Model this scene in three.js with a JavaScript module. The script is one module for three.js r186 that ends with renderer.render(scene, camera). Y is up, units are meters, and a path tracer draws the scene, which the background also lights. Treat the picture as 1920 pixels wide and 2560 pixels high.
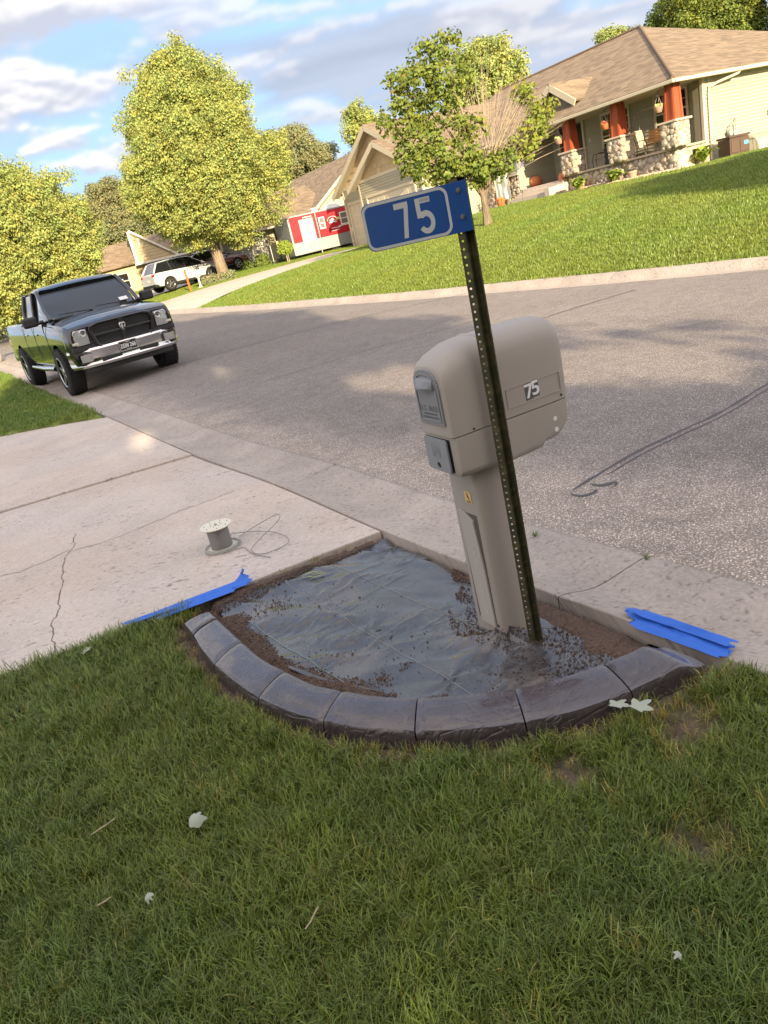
import * as THREE from 'three';
import { mergeGeometries, toCreasedNormals } from 'three/addons/utils/BufferGeometryUtils.js';
import { RoundedBoxGeometry } from 'three/addons/geometries/RoundedBoxGeometry.js';
import { TextGeometry } from 'three/addons/geometries/TextGeometry.js';
import { FontLoader } from 'three/addons/loaders/FontLoader.js';
import { Brush, Evaluator, SUBTRACTION } from 'three-bvh-csg';

// ---------- camera ----------
const scene = new THREE.Scene();
const camera = new THREE.PerspectiveCamera(69.37, 0.75, 0.05, 2000);
camera.position.set(0, 1.62, 0);
camera.lookAt(0, 1.62 - Math.sin(0.3543), -Math.cos(0.3543));   // pitched down 20.3 degrees
camera.rotateZ(-0.23387);                                       // the phone is tilted by 13.4 degrees
scene.add(camera);

// ---------- sun and sky ----------
const SUN_AZ = 15.4 * Math.PI / 180, SUN_EL = 17.5 * Math.PI / 180;   // behind the camera, a little to the right
const sunDir = new THREE.Vector3(Math.sin(SUN_AZ) * Math.cos(SUN_EL), Math.sin(SUN_EL), Math.cos(SUN_AZ) * Math.cos(SUN_EL));
const sun = new THREE.DirectionalLight(new THREE.Color().setRGB(1, 0.81, 0.53), 5);
sun.position.copy(sunDir).multiplyScalar(120).add(new THREE.Vector3(-3, 0, -25));
sun.target.position.set(-3, 0, -25);
sun.castShadow = true; sun.shadow.mapSize.set(4096, 4096);
Object.assign(sun.shadow.camera, { left: -70, right: 70, top: 60, bottom: -60, near: 1, far: 320 });
scene.add(sun, sun.target);
scene.background = makeSky(2048, 1024);
scene.environment = scene.background;
scene.backgroundIntensity = 1; scene.environmentIntensity = 1;
const renderer = new THREE.WebGLRenderer({ antialias: true });
renderer.toneMapping = THREE.LinearToneMapping;
renderer.toneMappingExposure = 2.3;
renderer.shadowMap.enabled = true;
renderer.setSize(768, 1024);

function makeSky(W, H) {
  const data = new Float32Array(W * H * 4);
  const SKY = 0.74, ss = (a, b, x) => { const k = Math.min(1, Math.max(0, (x - a) / (b - a))); return k * k * (3 - 2 * k); };
  for (let j = 0; j < H; j++) {
    const el = ((j + 0.5) / H - 0.5) * Math.PI, y = Math.sin(el), c = Math.cos(el);
    for (let i = 0; i < W; i++) {
      const a = ((i + 0.5) / W - 0.5) * Math.PI * 2, x = Math.cos(a) * c, z = Math.sin(a) * c, o = (j * W + i) * 4;
      const yy = Math.max(0, y);
      const cs = x * sunDir.x + y * sunDir.y + z * sunDir.z;      // cosine of the angle to the sun
      // clear air: deep blue overhead, paler near the horizon, wide warm glow towards the sun
      const hz = Math.exp(-yy * 3.2);
      let r = 0.19 + 0.26 * hz, g = 0.37 + 0.26 * hz, b = 0.73 + 0.06 * hz;
      const glow = Math.pow(Math.max(0, (cs + 1) / 2), 2.4);
      r += 1.05 * glow; g += 0.80 * glow; b += 0.42 * glow;
      // decks of cloud, laid out on planes above the ground so that they flatten towards the horizon
      const k = 1 / (yy + 0.13), px = x * k, pz = z * k;
      const w1 = fbm(px * 1.3 + 7, pz * 1.3 - 3, 4, 11), w2 = fbm(px * 1.3 - 5, pz * 1.3 + 9, 4, 12);
      const left = ss(0.12, -0.42, x / Math.max(0.2, c));          // broken heaps on one side of the sky, thin sheets on the other
      const qx = px * 3.3 + w1 * 1.5, qz = pz * 3.3 + w2 * 1.5;
      const puff = fbm(qx, qz, 6, 5), fine = fbm(px * 11, pz * 11, 5, 8);
      const sheet = fbm(px * 0.9 + w2 * 1.1 + 20, pz * 1.7 + w1 * 0.8, 5, 6), streak = fbm(px * 2.4 + w1 * 2, pz * 5.5 + w2 * 2.5, 5, 9);
      const G = 0.80 + 1.25 * glow, wg = 1 + 0.28 * glow;
      const thin = ss(0.33, 0.57, sheet) * (0.90 - 0.40 * left);
      const sk = 0.92 + 0.45 * (streak - 0.5);
      r += (0.45 * G * sk * wg - r) * thin; g += (0.495 * G * sk - g) * thin; b += (0.60 * G * sk / wg - b) * thin;
      const lo = 0.535 - 0.085 * left, d = puff + 0.16 * (fine - 0.5);
      let cov = ss(lo - 0.07, lo + 0.07, d) * (0.58 + 0.38 * left);
      const top = fbm(qx + sunDir.x * 0.22, qz + sunDir.z * 0.22, 5, 5);
      const lit = ss(-0.08, 0.10, puff - top + 0.12 * (fine - 0.5)) * (0.55 + 0.45 * left);
      const br = (0.50 + 0.50 * lit) * G * wg, bg = (0.51 + 0.43 * lit) * G, bb = (0.58 + 0.31 * lit) * G / wg;
      cov *= ss(0.0, 0.05, yy);
      r += (br - r) * cov; g += (bg - g) * cov; b += (bb - b) * cov;
      r *= SKY; g *= SKY; b *= SKY;
      if (y < 0) { const d = Math.min(1, -y * 6); r += (0.16 - r) * d; g += (0.17 - g) * d; b += (0.12 - b) * d; }
      data[o] = r; data[o + 1] = g; data[o + 2] = b; data[o + 3] = 1;
    }
  }
  const t = new THREE.DataTexture(data, W, H, THREE.RGBAFormat, THREE.FloatType);
  t.mapping = THREE.EquirectangularReflectionMapping; t.magFilter = t.minFilter = THREE.LinearFilter; t.needsUpdate = true;
  return t;
}

// ---------- noise and random numbers (function declarations, so usable above) ----------
function hash(ix, iy, s) { let h = Math.imul(ix | 0, 374761393) ^ Math.imul(iy | 0, 668265263) ^ Math.imul(s | 0, 2147483647 - 59); h = Math.imul(h ^ (h >>> 13), 1274126177); h ^= h >>> 16; return ((h >>> 0) & 0xffffff) / 0xffffff; }
function vnoise(x, y, s, per) {
  const ix = Math.floor(x), iy = Math.floor(y), fx = x - ix, fy = y - iy, ux = fx * fx * (3 - 2 * fx), uy = fy * fy * (3 - 2 * fy);
  const m = (v) => (per ? ((v % per) + per) % per : v);
  const a = hash(m(ix), m(iy), s), b = hash(m(ix + 1), m(iy), s), c = hash(m(ix), m(iy + 1), s), d = hash(m(ix + 1), m(iy + 1), s);
  return a + (b - a) * ux + (c - a) * uy + (a - b - c + d) * ux * uy;
}
function fbm(x, y, oct, s, per) { let v = 0, a = 0.5, n = 0, f = 1; for (let i = 0; i < oct; i++) { v += a * vnoise(x * f, y * f, s + i * 17, per ? per * f : 0); n += a; a *= 0.5; f *= 2; } return v / n; }
function rng(seed) { let s = seed | 0; return () => { s = (s + 0x6d2b79f5) | 0; let t = Math.imul(s ^ (s >>> 15), 1 | s); t = (t + Math.imul(t ^ (t >>> 7), 61 | t)) ^ t; return ((t ^ (t >>> 14)) >>> 0) / 4294967296; }; }

// ---------- helpers ----------
const V3 = (x, y, z) => new THREE.Vector3(x, y, z);
const C3 = (r, g, b) => new THREE.Color().setRGB(r, g, b);
const lerp = (a, b, k) => a + (b - a) * k, clamp = (x, a = 0, b = 1) => Math.min(b, Math.max(a, x));
const smooth = (a, b, x) => { const k = clamp((x - a) / (b - a)); return k * k * (3 - 2 * k); };
function mat(r, g, b, rough = 0.8, extra = {}) { return new THREE.MeshPhysicalMaterial({ color: C3(r, g, b), roughness: rough, metalness: 0, side: THREE.DoubleSide, ...extra }); }
const used = new Map();
function numbered(name) { const n = used.get(name) || 0; used.set(name, n + 1); return n ? name + '_' + String(n).padStart(3, '0') : name; }
function thing(name, label, category, pos = [0, 0, 0], turn = 0, group) {
  const o = new THREE.Group(); o.name = numbered(name); scene.add(o); o.position.set(...pos); o.rotation.y = turn;
  o.userData = { label, category }; if (group) o.userData.group = group; return o;
}
function part(name, geo, m, parent) { const o = new THREE.Mesh(geo, m); o.name = name; parent.add(o); return o; }
function solo(name, label, category, geo, m, group) { const o = part(numbered(name), geo, m, scene); o.userData = { label, category }; if (group) o.userData.group = group; return o; }
function struct(name, geo, m) { const o = part(name, geo, m, scene); o.userData = { kind: 'structure' }; return o; }
function flat(g) {
  g = g.index ? g.toNonIndexed() : g;
  for (const k of Object.keys(g.attributes)) if (!['position', 'normal', 'uv'].includes(k)) g.deleteAttribute(k);
  if (!g.attributes.normal) g.computeVertexNormals();
  if (!g.attributes.uv) g.setAttribute('uv', new THREE.BufferAttribute(new Float32Array(g.attributes.position.count * 2), 2));
  return g;
}
function merge(list) { return mergeGeometries(list.map(flat)); }
function box(w, h, d, x = 0, y = 0, z = 0, r = 0) { const g = r ? new RoundedBoxGeometry(w, h, d, 2, r) : new THREE.BoxGeometry(w, h, d); g.translate(x, y, z); return g; }
function span(x0, x1, y0, y1, z0, z1, r = 0) { return box(x1 - x0, y1 - y0, z1 - z0, (x0 + x1) / 2, (y0 + y1) / 2, (z0 + z1) / 2, r); }
function cyl(r0, r1, h, n = 16, x = 0, y = 0, z = 0, axis = 'y') { const g = new THREE.CylinderGeometry(r0, r1, h, n); if (axis === 'x') g.rotateZ(Math.PI / 2); if (axis === 'z') g.rotateX(Math.PI / 2); g.translate(x, y, z); return g; }
// grid of rows of points -> surface; uv from a callback or in grid steps
function grid(rows, uvf, closeU = false) {
  const n = rows.length, m = rows[0].length, pos = [], uv = [], idx = [];
  for (let i = 0; i < n; i++) for (let j = 0; j < m; j++) { const p = rows[i][j]; pos.push(p[0], p[1], p[2]); const q = uvf ? uvf(p, i, j) : [j, i]; uv.push(q[0], q[1]); }
  const mm = closeU ? m : m - 1;
  for (let i = 0; i < n - 1; i++) for (let j = 0; j < mm; j++) { const a = i * m + j, b = i * m + (j + 1) % m, c = a + m, d = b + m; idx.push(a, b, c, b, d, c); }
  const g = new THREE.BufferGeometry();
  g.setAttribute('position', new THREE.Float32BufferAttribute(pos, 3)); g.setAttribute('uv', new THREE.Float32BufferAttribute(uv, 2)); g.setIndex(idx); g.computeVertexNormals();
  return g;
}
// loft: closed sections (arrays of [x,y,z]) joined, with end caps
function loft(secs, crease = 0.7, caps = true) {
  const m = secs[0].length, pos = [], idx = [];
  secs.forEach((s) => s.forEach((p) => pos.push(...p)));
  for (let i = 0; i < secs.length - 1; i++) for (let j = 0; j < m; j++) { const a = i * m + j, b = i * m + (j + 1) % m; idx.push(a, b, a + m, b, b + m, a + m); }
  if (caps) for (const [i, f] of [[0, 1], [secs.length - 1, 0]]) {
    const c = secs[i].reduce((q, p) => [q[0] + p[0] / m, q[1] + p[1] / m, q[2] + p[2] / m], [0, 0, 0]), k = pos.length / 3; pos.push(...c);
    for (let j = 0; j < m; j++) { const a = i * m + j, b = i * m + (j + 1) % m; f ? idx.push(b, a, k) : idx.push(a, b, k); }
  }
  let g = new THREE.BufferGeometry(); g.setAttribute('position', new THREE.Float32BufferAttribute(pos, 3)); g.setIndex(idx);
  g = toCreasedNormals(g, crease); g.setAttribute('uv', new THREE.BufferAttribute(new Float32Array(g.attributes.position.count * 2), 2));
  return g;
}
// tapered tube through points [x,y,z,r]
function tube(pts, n = 7, cap = true) {
  const secs = [], p = pts.map((q) => V3(q[0], q[1], q[2])); let side = null;
  for (let i = 0; i < p.length; i++) {
    const d = p[Math.min(i + 1, p.length - 1)].clone().sub(p[Math.max(i - 1, 0)]).normalize();
    if (!side) side = Math.abs(d.y) < 0.9 ? V3(0, 1, 0).cross(d).normalize() : V3(1, 0, 0).cross(d).normalize();
    side = side.clone().sub(d.clone().multiplyScalar(side.dot(d))).normalize();
    const up = d.clone().cross(side), r = pts[i][3], s = [];
    for (let j = 0; j < n; j++) { const a = (j / n) * Math.PI * 2, q = p[i].clone().addScaledVector(side, Math.cos(a) * r).addScaledVector(up, Math.sin(a) * r); s.push([q.x, q.y, q.z]); }
    secs.push(s);
  }
  return loft(secs, 1.2, cap);
}
function shapeGeo(points, depth, bevel = 0, holes = []) {
  const s = new THREE.Shape(points.map((p) => new THREE.Vector2(p[0], p[1])));
  for (const h of holes) s.holes.push(new THREE.Path(h.map((p) => new THREE.Vector2(p[0], p[1]))));
  return new THREE.ExtrudeGeometry(s, { depth, bevelEnabled: bevel > 0, bevelSize: bevel, bevelThickness: bevel, bevelSegments: 2, bevelOffset: -bevel, curveSegments: 6 });
}
function circlePts(cx, cy, r, n = 12) { return Array.from({ length: n }, (_, i) => [cx + r * Math.cos((i / n) * 2 * Math.PI), cy + r * Math.sin((i / n) * 2 * Math.PI)]); }
function roundRect(x0, y0, x1, y1, r, n = 5) {
  const out = [];
  for (const [cx, cy, a] of [[x1 - r, y0 + r, -0.5], [x1 - r, y1 - r, 0], [x0 + r, y1 - r, 0.5], [x0 + r, y0 + r, 1]]) for (let i = 0; i <= n; i++) { const k = (a + 0.5 * i / n) * Math.PI; out.push([cx + r * Math.cos(k), cy + r * Math.sin(k)]); }
  return out;
}
function table(pts) { return (x) => {          // smooth interpolation through a table, straight beyond its ends
  const n = pts.length; if (x <= pts[0][0]) { const k = (pts[1][1] - pts[0][1]) / (pts[1][0] - pts[0][0]); return pts[0][1] + k * (x - pts[0][0]); }
  if (x >= pts[n - 1][0]) { const k = (pts[n - 1][1] - pts[n - 2][1]) / (pts[n - 1][0] - pts[n - 2][0]); return pts[n - 1][1] + k * (x - pts[n - 1][0]); }
  let i = 0; while (x > pts[i + 1][0]) i++;
  const sl = (j) => (j <= 0 || j >= n - 1 ? (pts[clamp(j + 1, 0, n - 1)][1] - pts[clamp(j - 1, 0, n - 1)][1]) / (pts[clamp(j + 1, 0, n - 1)][0] - pts[clamp(j - 1, 0, n - 1)][0]) : (pts[j + 1][1] - pts[j - 1][1]) / (pts[j + 1][0] - pts[j - 1][0]));
  const h = pts[i + 1][0] - pts[i][0], k = (x - pts[i][0]) / h, k2 = k * k, k3 = k2 * k;
  return (2 * k3 - 3 * k2 + 1) * pts[i][1] + (k3 - 2 * k2 + k) * h * sl(i) + (-2 * k3 + 3 * k2) * pts[i + 1][1] + (k3 - k2) * h * sl(i + 1);
}; }
function inPoly(x, z, P) { let c = false; for (let i = 0, j = P.length - 1; i < P.length; j = i++) if ((P[i][1] > z) !== (P[j][1] > z) && x < ((P[j][0] - P[i][0]) * (z - P[i][1])) / (P[j][1] - P[i][1]) + P[i][0]) c = !c; return c; }
function edgeDist(x, z, P) { let d = 1e9; for (let i = 0, j = P.length - 1; i < P.length; j = i++) { const ax = P[j][0], az = P[j][1], bx = P[i][0] - ax, bz = P[i][1] - az, k = clamp(((x - ax) * bx + (z - az) * bz) / (bx * bx + bz * bz)); d = Math.min(d, Math.hypot(x - ax - bx * k, z - az - bz * k)); } return d; }
// computed textures
function tex(size, fn, srgb = true, repeat = 1) {
  const d = new Uint8Array(size * size * 4);
  for (let j = 0; j < size; j++) for (let i = 0; i < size; i++) { const c = fn(i / size, j / size, i, j), o = (j * size + i) * 4; if (c.length) { d[o] = c[0] * 255; d[o + 1] = c[1] * 255; d[o + 2] = c[2] * 255; } else d[o] = d[o + 1] = d[o + 2] = clamp(c) * 255; d[o + 3] = 255; }
  const t = new THREE.DataTexture(d, size, size); t.wrapS = t.wrapT = THREE.RepeatWrapping; t.magFilter = THREE.LinearFilter; t.minFilter = THREE.LinearMipmapLinearFilter; t.generateMipmaps = true;
  if (srgb) t.colorSpace = THREE.SRGBColorSpace; t.repeat.set(repeat, repeat); t.needsUpdate = true; return t;
}
const s8 = (v) => { v = clamp(v); return v <= 0.0031308 ? v * 12.92 : 1.055 * Math.pow(v, 1 / 2.4) - 0.055; };   // linear -> stored value
const rgb = (r, g, b) => [s8(r), s8(g), s8(b)];
const font = await new FontLoader().loadAsync('fonts/droid/droid_sans_bold.typeface.json');
function text(str, size, depth = 0.002) { const g = new TextGeometry(str, { font, size, depth, curveSegments: 4, bevelEnabled: false }); g.computeBoundingBox(); const b = g.boundingBox; g.translate(-(b.min.x + b.max.x) / 2, -(b.min.y + b.max.y) / 2, 0); return g; }

// ---------- the street's own axes: t along the street (away from the camera), s across it ----------
const DX = -0.40195, DZ = -0.91566, SX = 0.91566, SZ = -0.40195;
const world = (t, s) => [t * DX + s * SX, t * DZ + s * SZ];
const street = (x, z) => [x * DX + z * DZ, x * SX + z * SZ];
const kerbBack = table([[-60, 4], [-20, 2.6], [0, 1.95], [1.47, 1.79], [1.96, 1.75], [2.93, 1.64], [3.68, 1.58], [5.38, 1.49], [6.95, 1.33], [10.72, 1.07], [15.9, 0.66], [25.4, -0.08], [40, -1.6], [60, -5], [100, -15]]);
const roadNear = (t) => kerbBack(t) + 0.53;
const roadFar = table([[-60, 24], [-20, 14.5], [0, 10.6], [5, 9.75], [7, 9.35], [9.5, 8.95], [12.5, 8.58], [15, 8.2], [19, 7.87], [24.4, 7.38], [31.3, 6.99], [40, 6.2], [60, 3.4], [100, -6]]);
const roadY = (t) => (t < 4 ? 0 : 0.015 * (t - 4) * (t - 4) / (t + 2));
const lotRise = table([[-60, 0.85], [20, 0.85], [30, 0.82], [36, 0.66], [41, 0.6], [46, 0.74], [52, 0.8], [80, 0.8]]);
function farGround(t, x) {            // x: metres beyond the far kerb
  return roadY(Math.min(t, 75)) + 0.08 + lotRise(Math.min(t, 80)) * (1 - Math.exp(-x / 5)) + 0.02 * Math.min(x, 14) * smooth(34, 28, t);
}
const DRIVE = [[-0.03, -4.0], [-1.0, -3.657], [-2.04, -3.29], [-4.2, -2.53], [-12, 0.22], [-14, -12.9], [-5.26, -11.0], [-4.33, -10.8]];
for (let t = 11.1; t > 3.8; t -= 0.4) DRIVE.push(world(t, kerbBack(t)));
const EDGE_OUT = [[-1.119, -3.38], [-1.021, -3.176], [-0.964, -3.034], [-0.872, -2.846], [-0.768, -2.674], [-0.646, -2.501], [-0.505, -2.349], [-0.387, -2.254], [-0.24, -2.155], [-0.069, -2.072], [0.114, -2.012], [0.288, -1.986], [0.474, -1.982], [0.652, -2.016], [0.79, -2.056], [0.955, -2.115]];
const EDGE_IN = [[-0.965, -3.352], [-0.898, -3.225], [-0.749, -2.938], [-0.646, -2.752], [-0.54, -2.61], [-0.416, -2.457], [-0.302, -2.367], [-0.167, -2.275], [-0.035, -2.214], [0.123, -2.167], [0.293, -2.136], [0.457, -2.133], [0.615, -2.158], [0.74, -2.19], [0.845, -2.235]];
const BED = [[-0.03, -3.99], [-0.5, -3.824], [-1.01, -3.644], [-1.0, -3.42], ...EDGE_IN];
for (let t = 1.9; t < 3.6; t += 0.25) BED.push(world(t, kerbBack(t)));
function nearGround(x, z) {
  const [t] = street(x, z); let y = roadY(Math.min(t, 75)) + 0.012 * (fbm(x * 3, z * 3, 3, 31) - 0.5) + 0.03 * (fbm(x * 0.7, z * 0.7, 2, 32) - 0.5);
  if (t > 8) y += 0.05 * smooth(8, 11, t);
  return y;
}

// ---------- ground, road, kerbs, driveways ----------
const grassTex = tex(512, (u, v) => { const n = fbm(u * 60, v * 60, 3, 41, 60), m = fbm(u * 8, v * 8, 3, 42, 8), k = 0.55 + 0.9 * n * (0.7 + 0.6 * m); return rgb(0.19 * k, 0.24 * k, 0.045 * k); }, true, 1 / 1.7);
const grassBump = tex(512, (u, v) => fbm(u * 90, v * 90, 3, 43, 90), false, 1 / 1.7);
const lawnMat = new THREE.MeshStandardMaterial({ map: grassTex, bumpMap: grassBump, bumpScale: 0.03, roughness: 0.95, vertexColors: true, side: THREE.DoubleSide });
{
  const ts = [], near = [], far = [];
  for (let t = -220; t < -3; t += Math.max(0.3, -t * 0.12)) ts.push(t);
  for (let t = -3; t < 6; t += 0.07) ts.push(t);
  for (let t = 6; t < 420; t += Math.max(0.25, (t - 4) * 0.055)) ts.push(t);
  for (let s = 220; s > 5; s *= 0.82) near.push(-s);
  for (let s = -5; s < -0.03; s += 0.07) near.push(s);
  near.push(-0.02);
  far.push(0.0, 0.15, 0.4); for (let s = 0.8; s < 260; s += Math.max(0.5, s * 0.1)) far.push(s);
  const rows = [], col = [];
  for (const t of ts) {
    const row = [], kb = kerbBack(t), rf = roadFar(t) + 0.56, ry = roadY(Math.min(t, 75));
    const put = (p, c) => { row.push(p); col.push(...c); };
    for (const s of near) {
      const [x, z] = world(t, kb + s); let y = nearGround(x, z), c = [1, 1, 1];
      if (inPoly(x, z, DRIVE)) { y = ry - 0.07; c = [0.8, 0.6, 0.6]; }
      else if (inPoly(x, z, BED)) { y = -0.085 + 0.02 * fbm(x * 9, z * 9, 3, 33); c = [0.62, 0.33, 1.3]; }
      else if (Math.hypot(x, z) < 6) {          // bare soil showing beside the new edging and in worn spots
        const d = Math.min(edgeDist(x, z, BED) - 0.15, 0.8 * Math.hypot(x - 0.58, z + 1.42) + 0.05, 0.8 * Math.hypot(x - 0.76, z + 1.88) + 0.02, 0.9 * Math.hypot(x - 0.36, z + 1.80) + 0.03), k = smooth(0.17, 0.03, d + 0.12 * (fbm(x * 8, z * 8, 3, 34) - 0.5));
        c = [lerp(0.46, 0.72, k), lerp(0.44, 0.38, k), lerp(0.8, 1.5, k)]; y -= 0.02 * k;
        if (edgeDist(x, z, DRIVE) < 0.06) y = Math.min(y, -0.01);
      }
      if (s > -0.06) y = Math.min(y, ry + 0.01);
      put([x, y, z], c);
    }
    for (const s of [kb + 0.02, rf - 0.02]) { const [x, z] = world(t, s); put([x, ry - 0.25, z], [1, 1, 1]); }
    for (const s of far) {
      const [x, z] = world(t, rf + s), q = fbm(x * 0.35, z * 0.35, 3, 35);
      put([x, farGround(t, s) - 0.02 + 0.05 * (fbm(x * 0.5, z * 0.5, 2, 36) - 0.5) * smooth(0, 3, s), z], [0.9 + 0.35 * q, 0.95 + 0.25 * q, 0.9]);
    }
    rows.push(row);
  }
  const g = grid(rows, (p) => [p[0], p[2]]);
  g.setAttribute('color', new THREE.Float32BufferAttribute(col, 3));
  struct('ground', g, lawnMat);
}
// asphalt: pale worn chip seal with stones of several tones
const asphaltFn = (u, v) => {
  const cell = (n, s) => { const x = u * n, y = v * n, ix = Math.floor(x), iy = Math.floor(y); let best = 9, val = 0; for (let a = -1; a < 2; a++) for (let b = -1; b < 2; b++) { const cx = ((ix + a) % n + n) % n, cy = ((iy + b) % n + n) % n, dx = ix + a + hash(cx, cy, s) - x, dy = iy + b + hash(cx, cy, s + 1) - y, d = dx * dx + dy * dy; if (d < best) { best = d; val = hash(cx, cy, s + 2); } } return [Math.sqrt(best), val]; };
  return cell(330, 51);
};
const asphaltN = 1024, asphaltC = new Float32Array(asphaltN * asphaltN * 2);
for (let j = 0; j < asphaltN; j++) for (let i = 0; i < asphaltN; i++) { const [d, v] = asphaltFn(i / asphaltN, j / asphaltN); asphaltC[(j * asphaltN + i) * 2] = d; asphaltC[(j * asphaltN + i) * 2 + 1] = v; }
const asphaltMap = tex(asphaltN, (u, v, i, j) => {
  const d = asphaltC[(j * asphaltN + i) * 2], q = asphaltC[(j * asphaltN + i) * 2 + 1], stone = smooth(0.62, 0.30, d);
  let k = lerp(0.19, 0.23 + 0.42 * q * q + (q > 0.93 ? 0.2 : 0), stone); k *= 0.85 + 0.3 * fbm(u * 24, v * 24, 3, 55, 24);
  const w = hash(Math.floor(q * 999), 3, 7);
  return rgb(k * (1.20 + 0.1 * w), k * 1.10, k * (1.03 - 0.05 * w));
}, true, 1 / 2.6);
const asphaltBump = tex(asphaltN, (u, v, i, j) => smooth(0.7, 0.2, asphaltC[(j * asphaltN + i) * 2]), false, 1 / 2.6);
const asphaltMat = new THREE.MeshStandardMaterial({ map: asphaltMap, bumpMap: asphaltBump, bumpScale: 0.004, roughness: 0.92, vertexColors: true, side: THREE.DoubleSide });
{
  const rows = [], col = [];
  for (let t = -60; t < 150; t += t > -2 && t < 14 ? 0.12 : 0.8) {
    const row = [], a = roadNear(t), b = roadFar(t), n = 44;
    for (let j = 0; j <= n; j++) {
      const k = Math.pow(j / n, 1.6), s = lerp(a, b, k), [x, z] = world(t, s);
      row.push([x, roadY(Math.min(t, 75)) + 0.05 * 4 * k * (1 - k), z]);
      // sand and grit washed out of the gutter lies in a ragged, grainy band along the near kerb
      const d = s - a, grit = smooth(0.8, 0.05, d + 0.7 * (fbm(x * 2.2, z * 2.2, 4, 57) - 0.5) - 0.45 * smooth(6, 3, t)) * (0.55 + 0.7 * fbm(x * 14, z * 14, 3, 58));
      const c = 0.62 + 0.14 * (fbm(x * 0.8, z * 0.8, 4, 59) - 0.5);
      col.push(lerp(c, 1.05, clamp(grit)), lerp(c * 0.99, 0.99, clamp(grit)), lerp(c * 0.99, 0.91, clamp(grit)));
    }
    rows.push(row);
  }
  const g = grid(rows, (p) => [p[0], p[2]]); g.setAttribute('color', new THREE.Float32BufferAttribute(col, 3));
  var road = struct('road', g, asphaltMat);
  // sealed cracks: thin bands of bitumen poured over the surface
  const seal = new THREE.MeshStandardMaterial({ color: C3(0.085, 0.08, 0.082), roughness: 0.8, side: THREE.DoubleSide });
  const onRoad = (x, z, up) => { const [t, s] = street(x, z), k = clamp((s - roadNear(t)) / (roadFar(t) - roadNear(t))); return roadY(t) + 0.2 * k * (1 - k) + up; };
  const band = (pts, w, up, wob, seed) => {
    const curve = new THREE.CatmullRomCurve3(pts.map((p) => V3(p[0], 0, p[1]))), n = Math.ceil(curve.getLength() / 0.03), rows2 = [];
    for (let i = 0; i <= n; i++) {
      const p = curve.getPointAt(i / n), d = curve.getTangentAt(i / n), e = Math.min(1, i / 4, (n - i) / 4), ww = w * (1 - wob / 2 + wob * fbm(i * 0.16, 1, 3, seed)) * e, off = w * wob * 0.7 * (fbm(i * 0.05, 4, 3, seed + 3) - 0.5);
      rows2.push([-1, 0, 1].map((k) => { const x = p.x - d.z * (off + k * ww), z = p.z + d.x * (off + k * ww); return [x, onRoad(x, z, up + (0)), z]; }));
    }
    part('sealed_crack', grid(rows2), seal, road);
  };
  const L = [[1.068, -3.954], [1.307, -4.12], [1.639, -4.327], [1.966, -4.478], [2.315, -4.639], [2.844, -4.985], [4.4, -5.9]];
  band(L, 0.013, 0.0015, 0.8, 61); band(L.slice(1).map(([x, z]) => [x + 0.018, z + 0.055]), 0.007, 0.002, 0.8, 62);
  band([[1.075, -3.955], [1.075, -3.90], [1.12, -3.855], [1.18, -3.868], [1.205, -3.90], [1.16, -3.905]], 0.014, 0.0025, 1.2, 63);
  band([[1.20, -4.01], [1.225, -3.95], [1.275, -3.925], [1.33, -3.93], [1.315, -3.885], [1.28, -3.87]], 0.018, 0.003, 1.2, 64);
  const thin = new THREE.MeshStandardMaterial({ color: C3(0.075, 0.07, 0.07), roughness: 0.8, side: THREE.DoubleSide });
  for (const [pts, w] of [[[[-4.7, -13.75], [-3.0, -14.5], [-0.35, -15.2], [1.35, -15.45], [2.7, -15.6]], 0.014], [[[2.3, -9.9], [2.904, -10.2], [4.3, -10.85]], 0.016], [[[-1.3, -10.3], [0.8, -11.0], [2.1, -11.3]], 0.006]]) {
    const curve = new THREE.CatmullRomCurve3(pts.map((p) => V3(p[0], 0, p[1]))), rows2 = [];
    for (let i = 0; i <= 80; i++) { const p = curve.getPointAt(i / 80), d = curve.getTangentAt(i / 80), o = 0.02 * (fbm(i * 0.3, 2, 3, 66) - 0.5); rows2.push([-1, 1].map((k) => { const x = p.x - d.z * (o + k * w), z = p.z + d.x * (o + k * w); return [x, onRoad(x, z, 0.004), z]; })); }
    part('crack_line', grid(rows2), thin, road);
  }
}
// concrete
const concreteMap = tex(1024, (u, v) => {
  const big = fbm(u * 5, v * 5, 4, 71, 5), fine = fbm(u * 150, v * 150, 2, 72, 150), pit = fbm(u * 46, v * 130, 3, 73), pit2 = fbm(u * 90, v * 90, 2, 74, 90);
  let k = 0.80 + 0.22 * (big - 0.5) + 0.22 * (fine - 0.5); const p = smooth(0.70, 0.78, pit) * smooth(0.40, 0.62, fbm(u * 9, v * 9, 2, 75, 9)); k *= 1 - 0.42 * p - 0.35 * smooth(0.79, 0.86, pit2);
  const w = fbm(u * 3, v * 3, 3, 76, 3) - 0.5;
  return rgb(0.66 * k * (1 + 0.08 * w), 0.56 * k, 0.48 * k * (1 - 0.12 * w));
}, true, 1 / 2.2);
const concreteBump = tex(512, (u, v) => 0.6 * fbm(u * 80, v * 80, 3, 77, 80) + 0.4 * (1 - smooth(0.68, 0.78, fbm(u * 46, v * 130, 3, 73))), false, 1 / 2.2);
const concreteMat = new THREE.MeshStandardMaterial({ map: concreteMap, bumpMap: concreteBump, bumpScale: 0.004, roughness: 0.9, side: THREE.DoubleSide });
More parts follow.
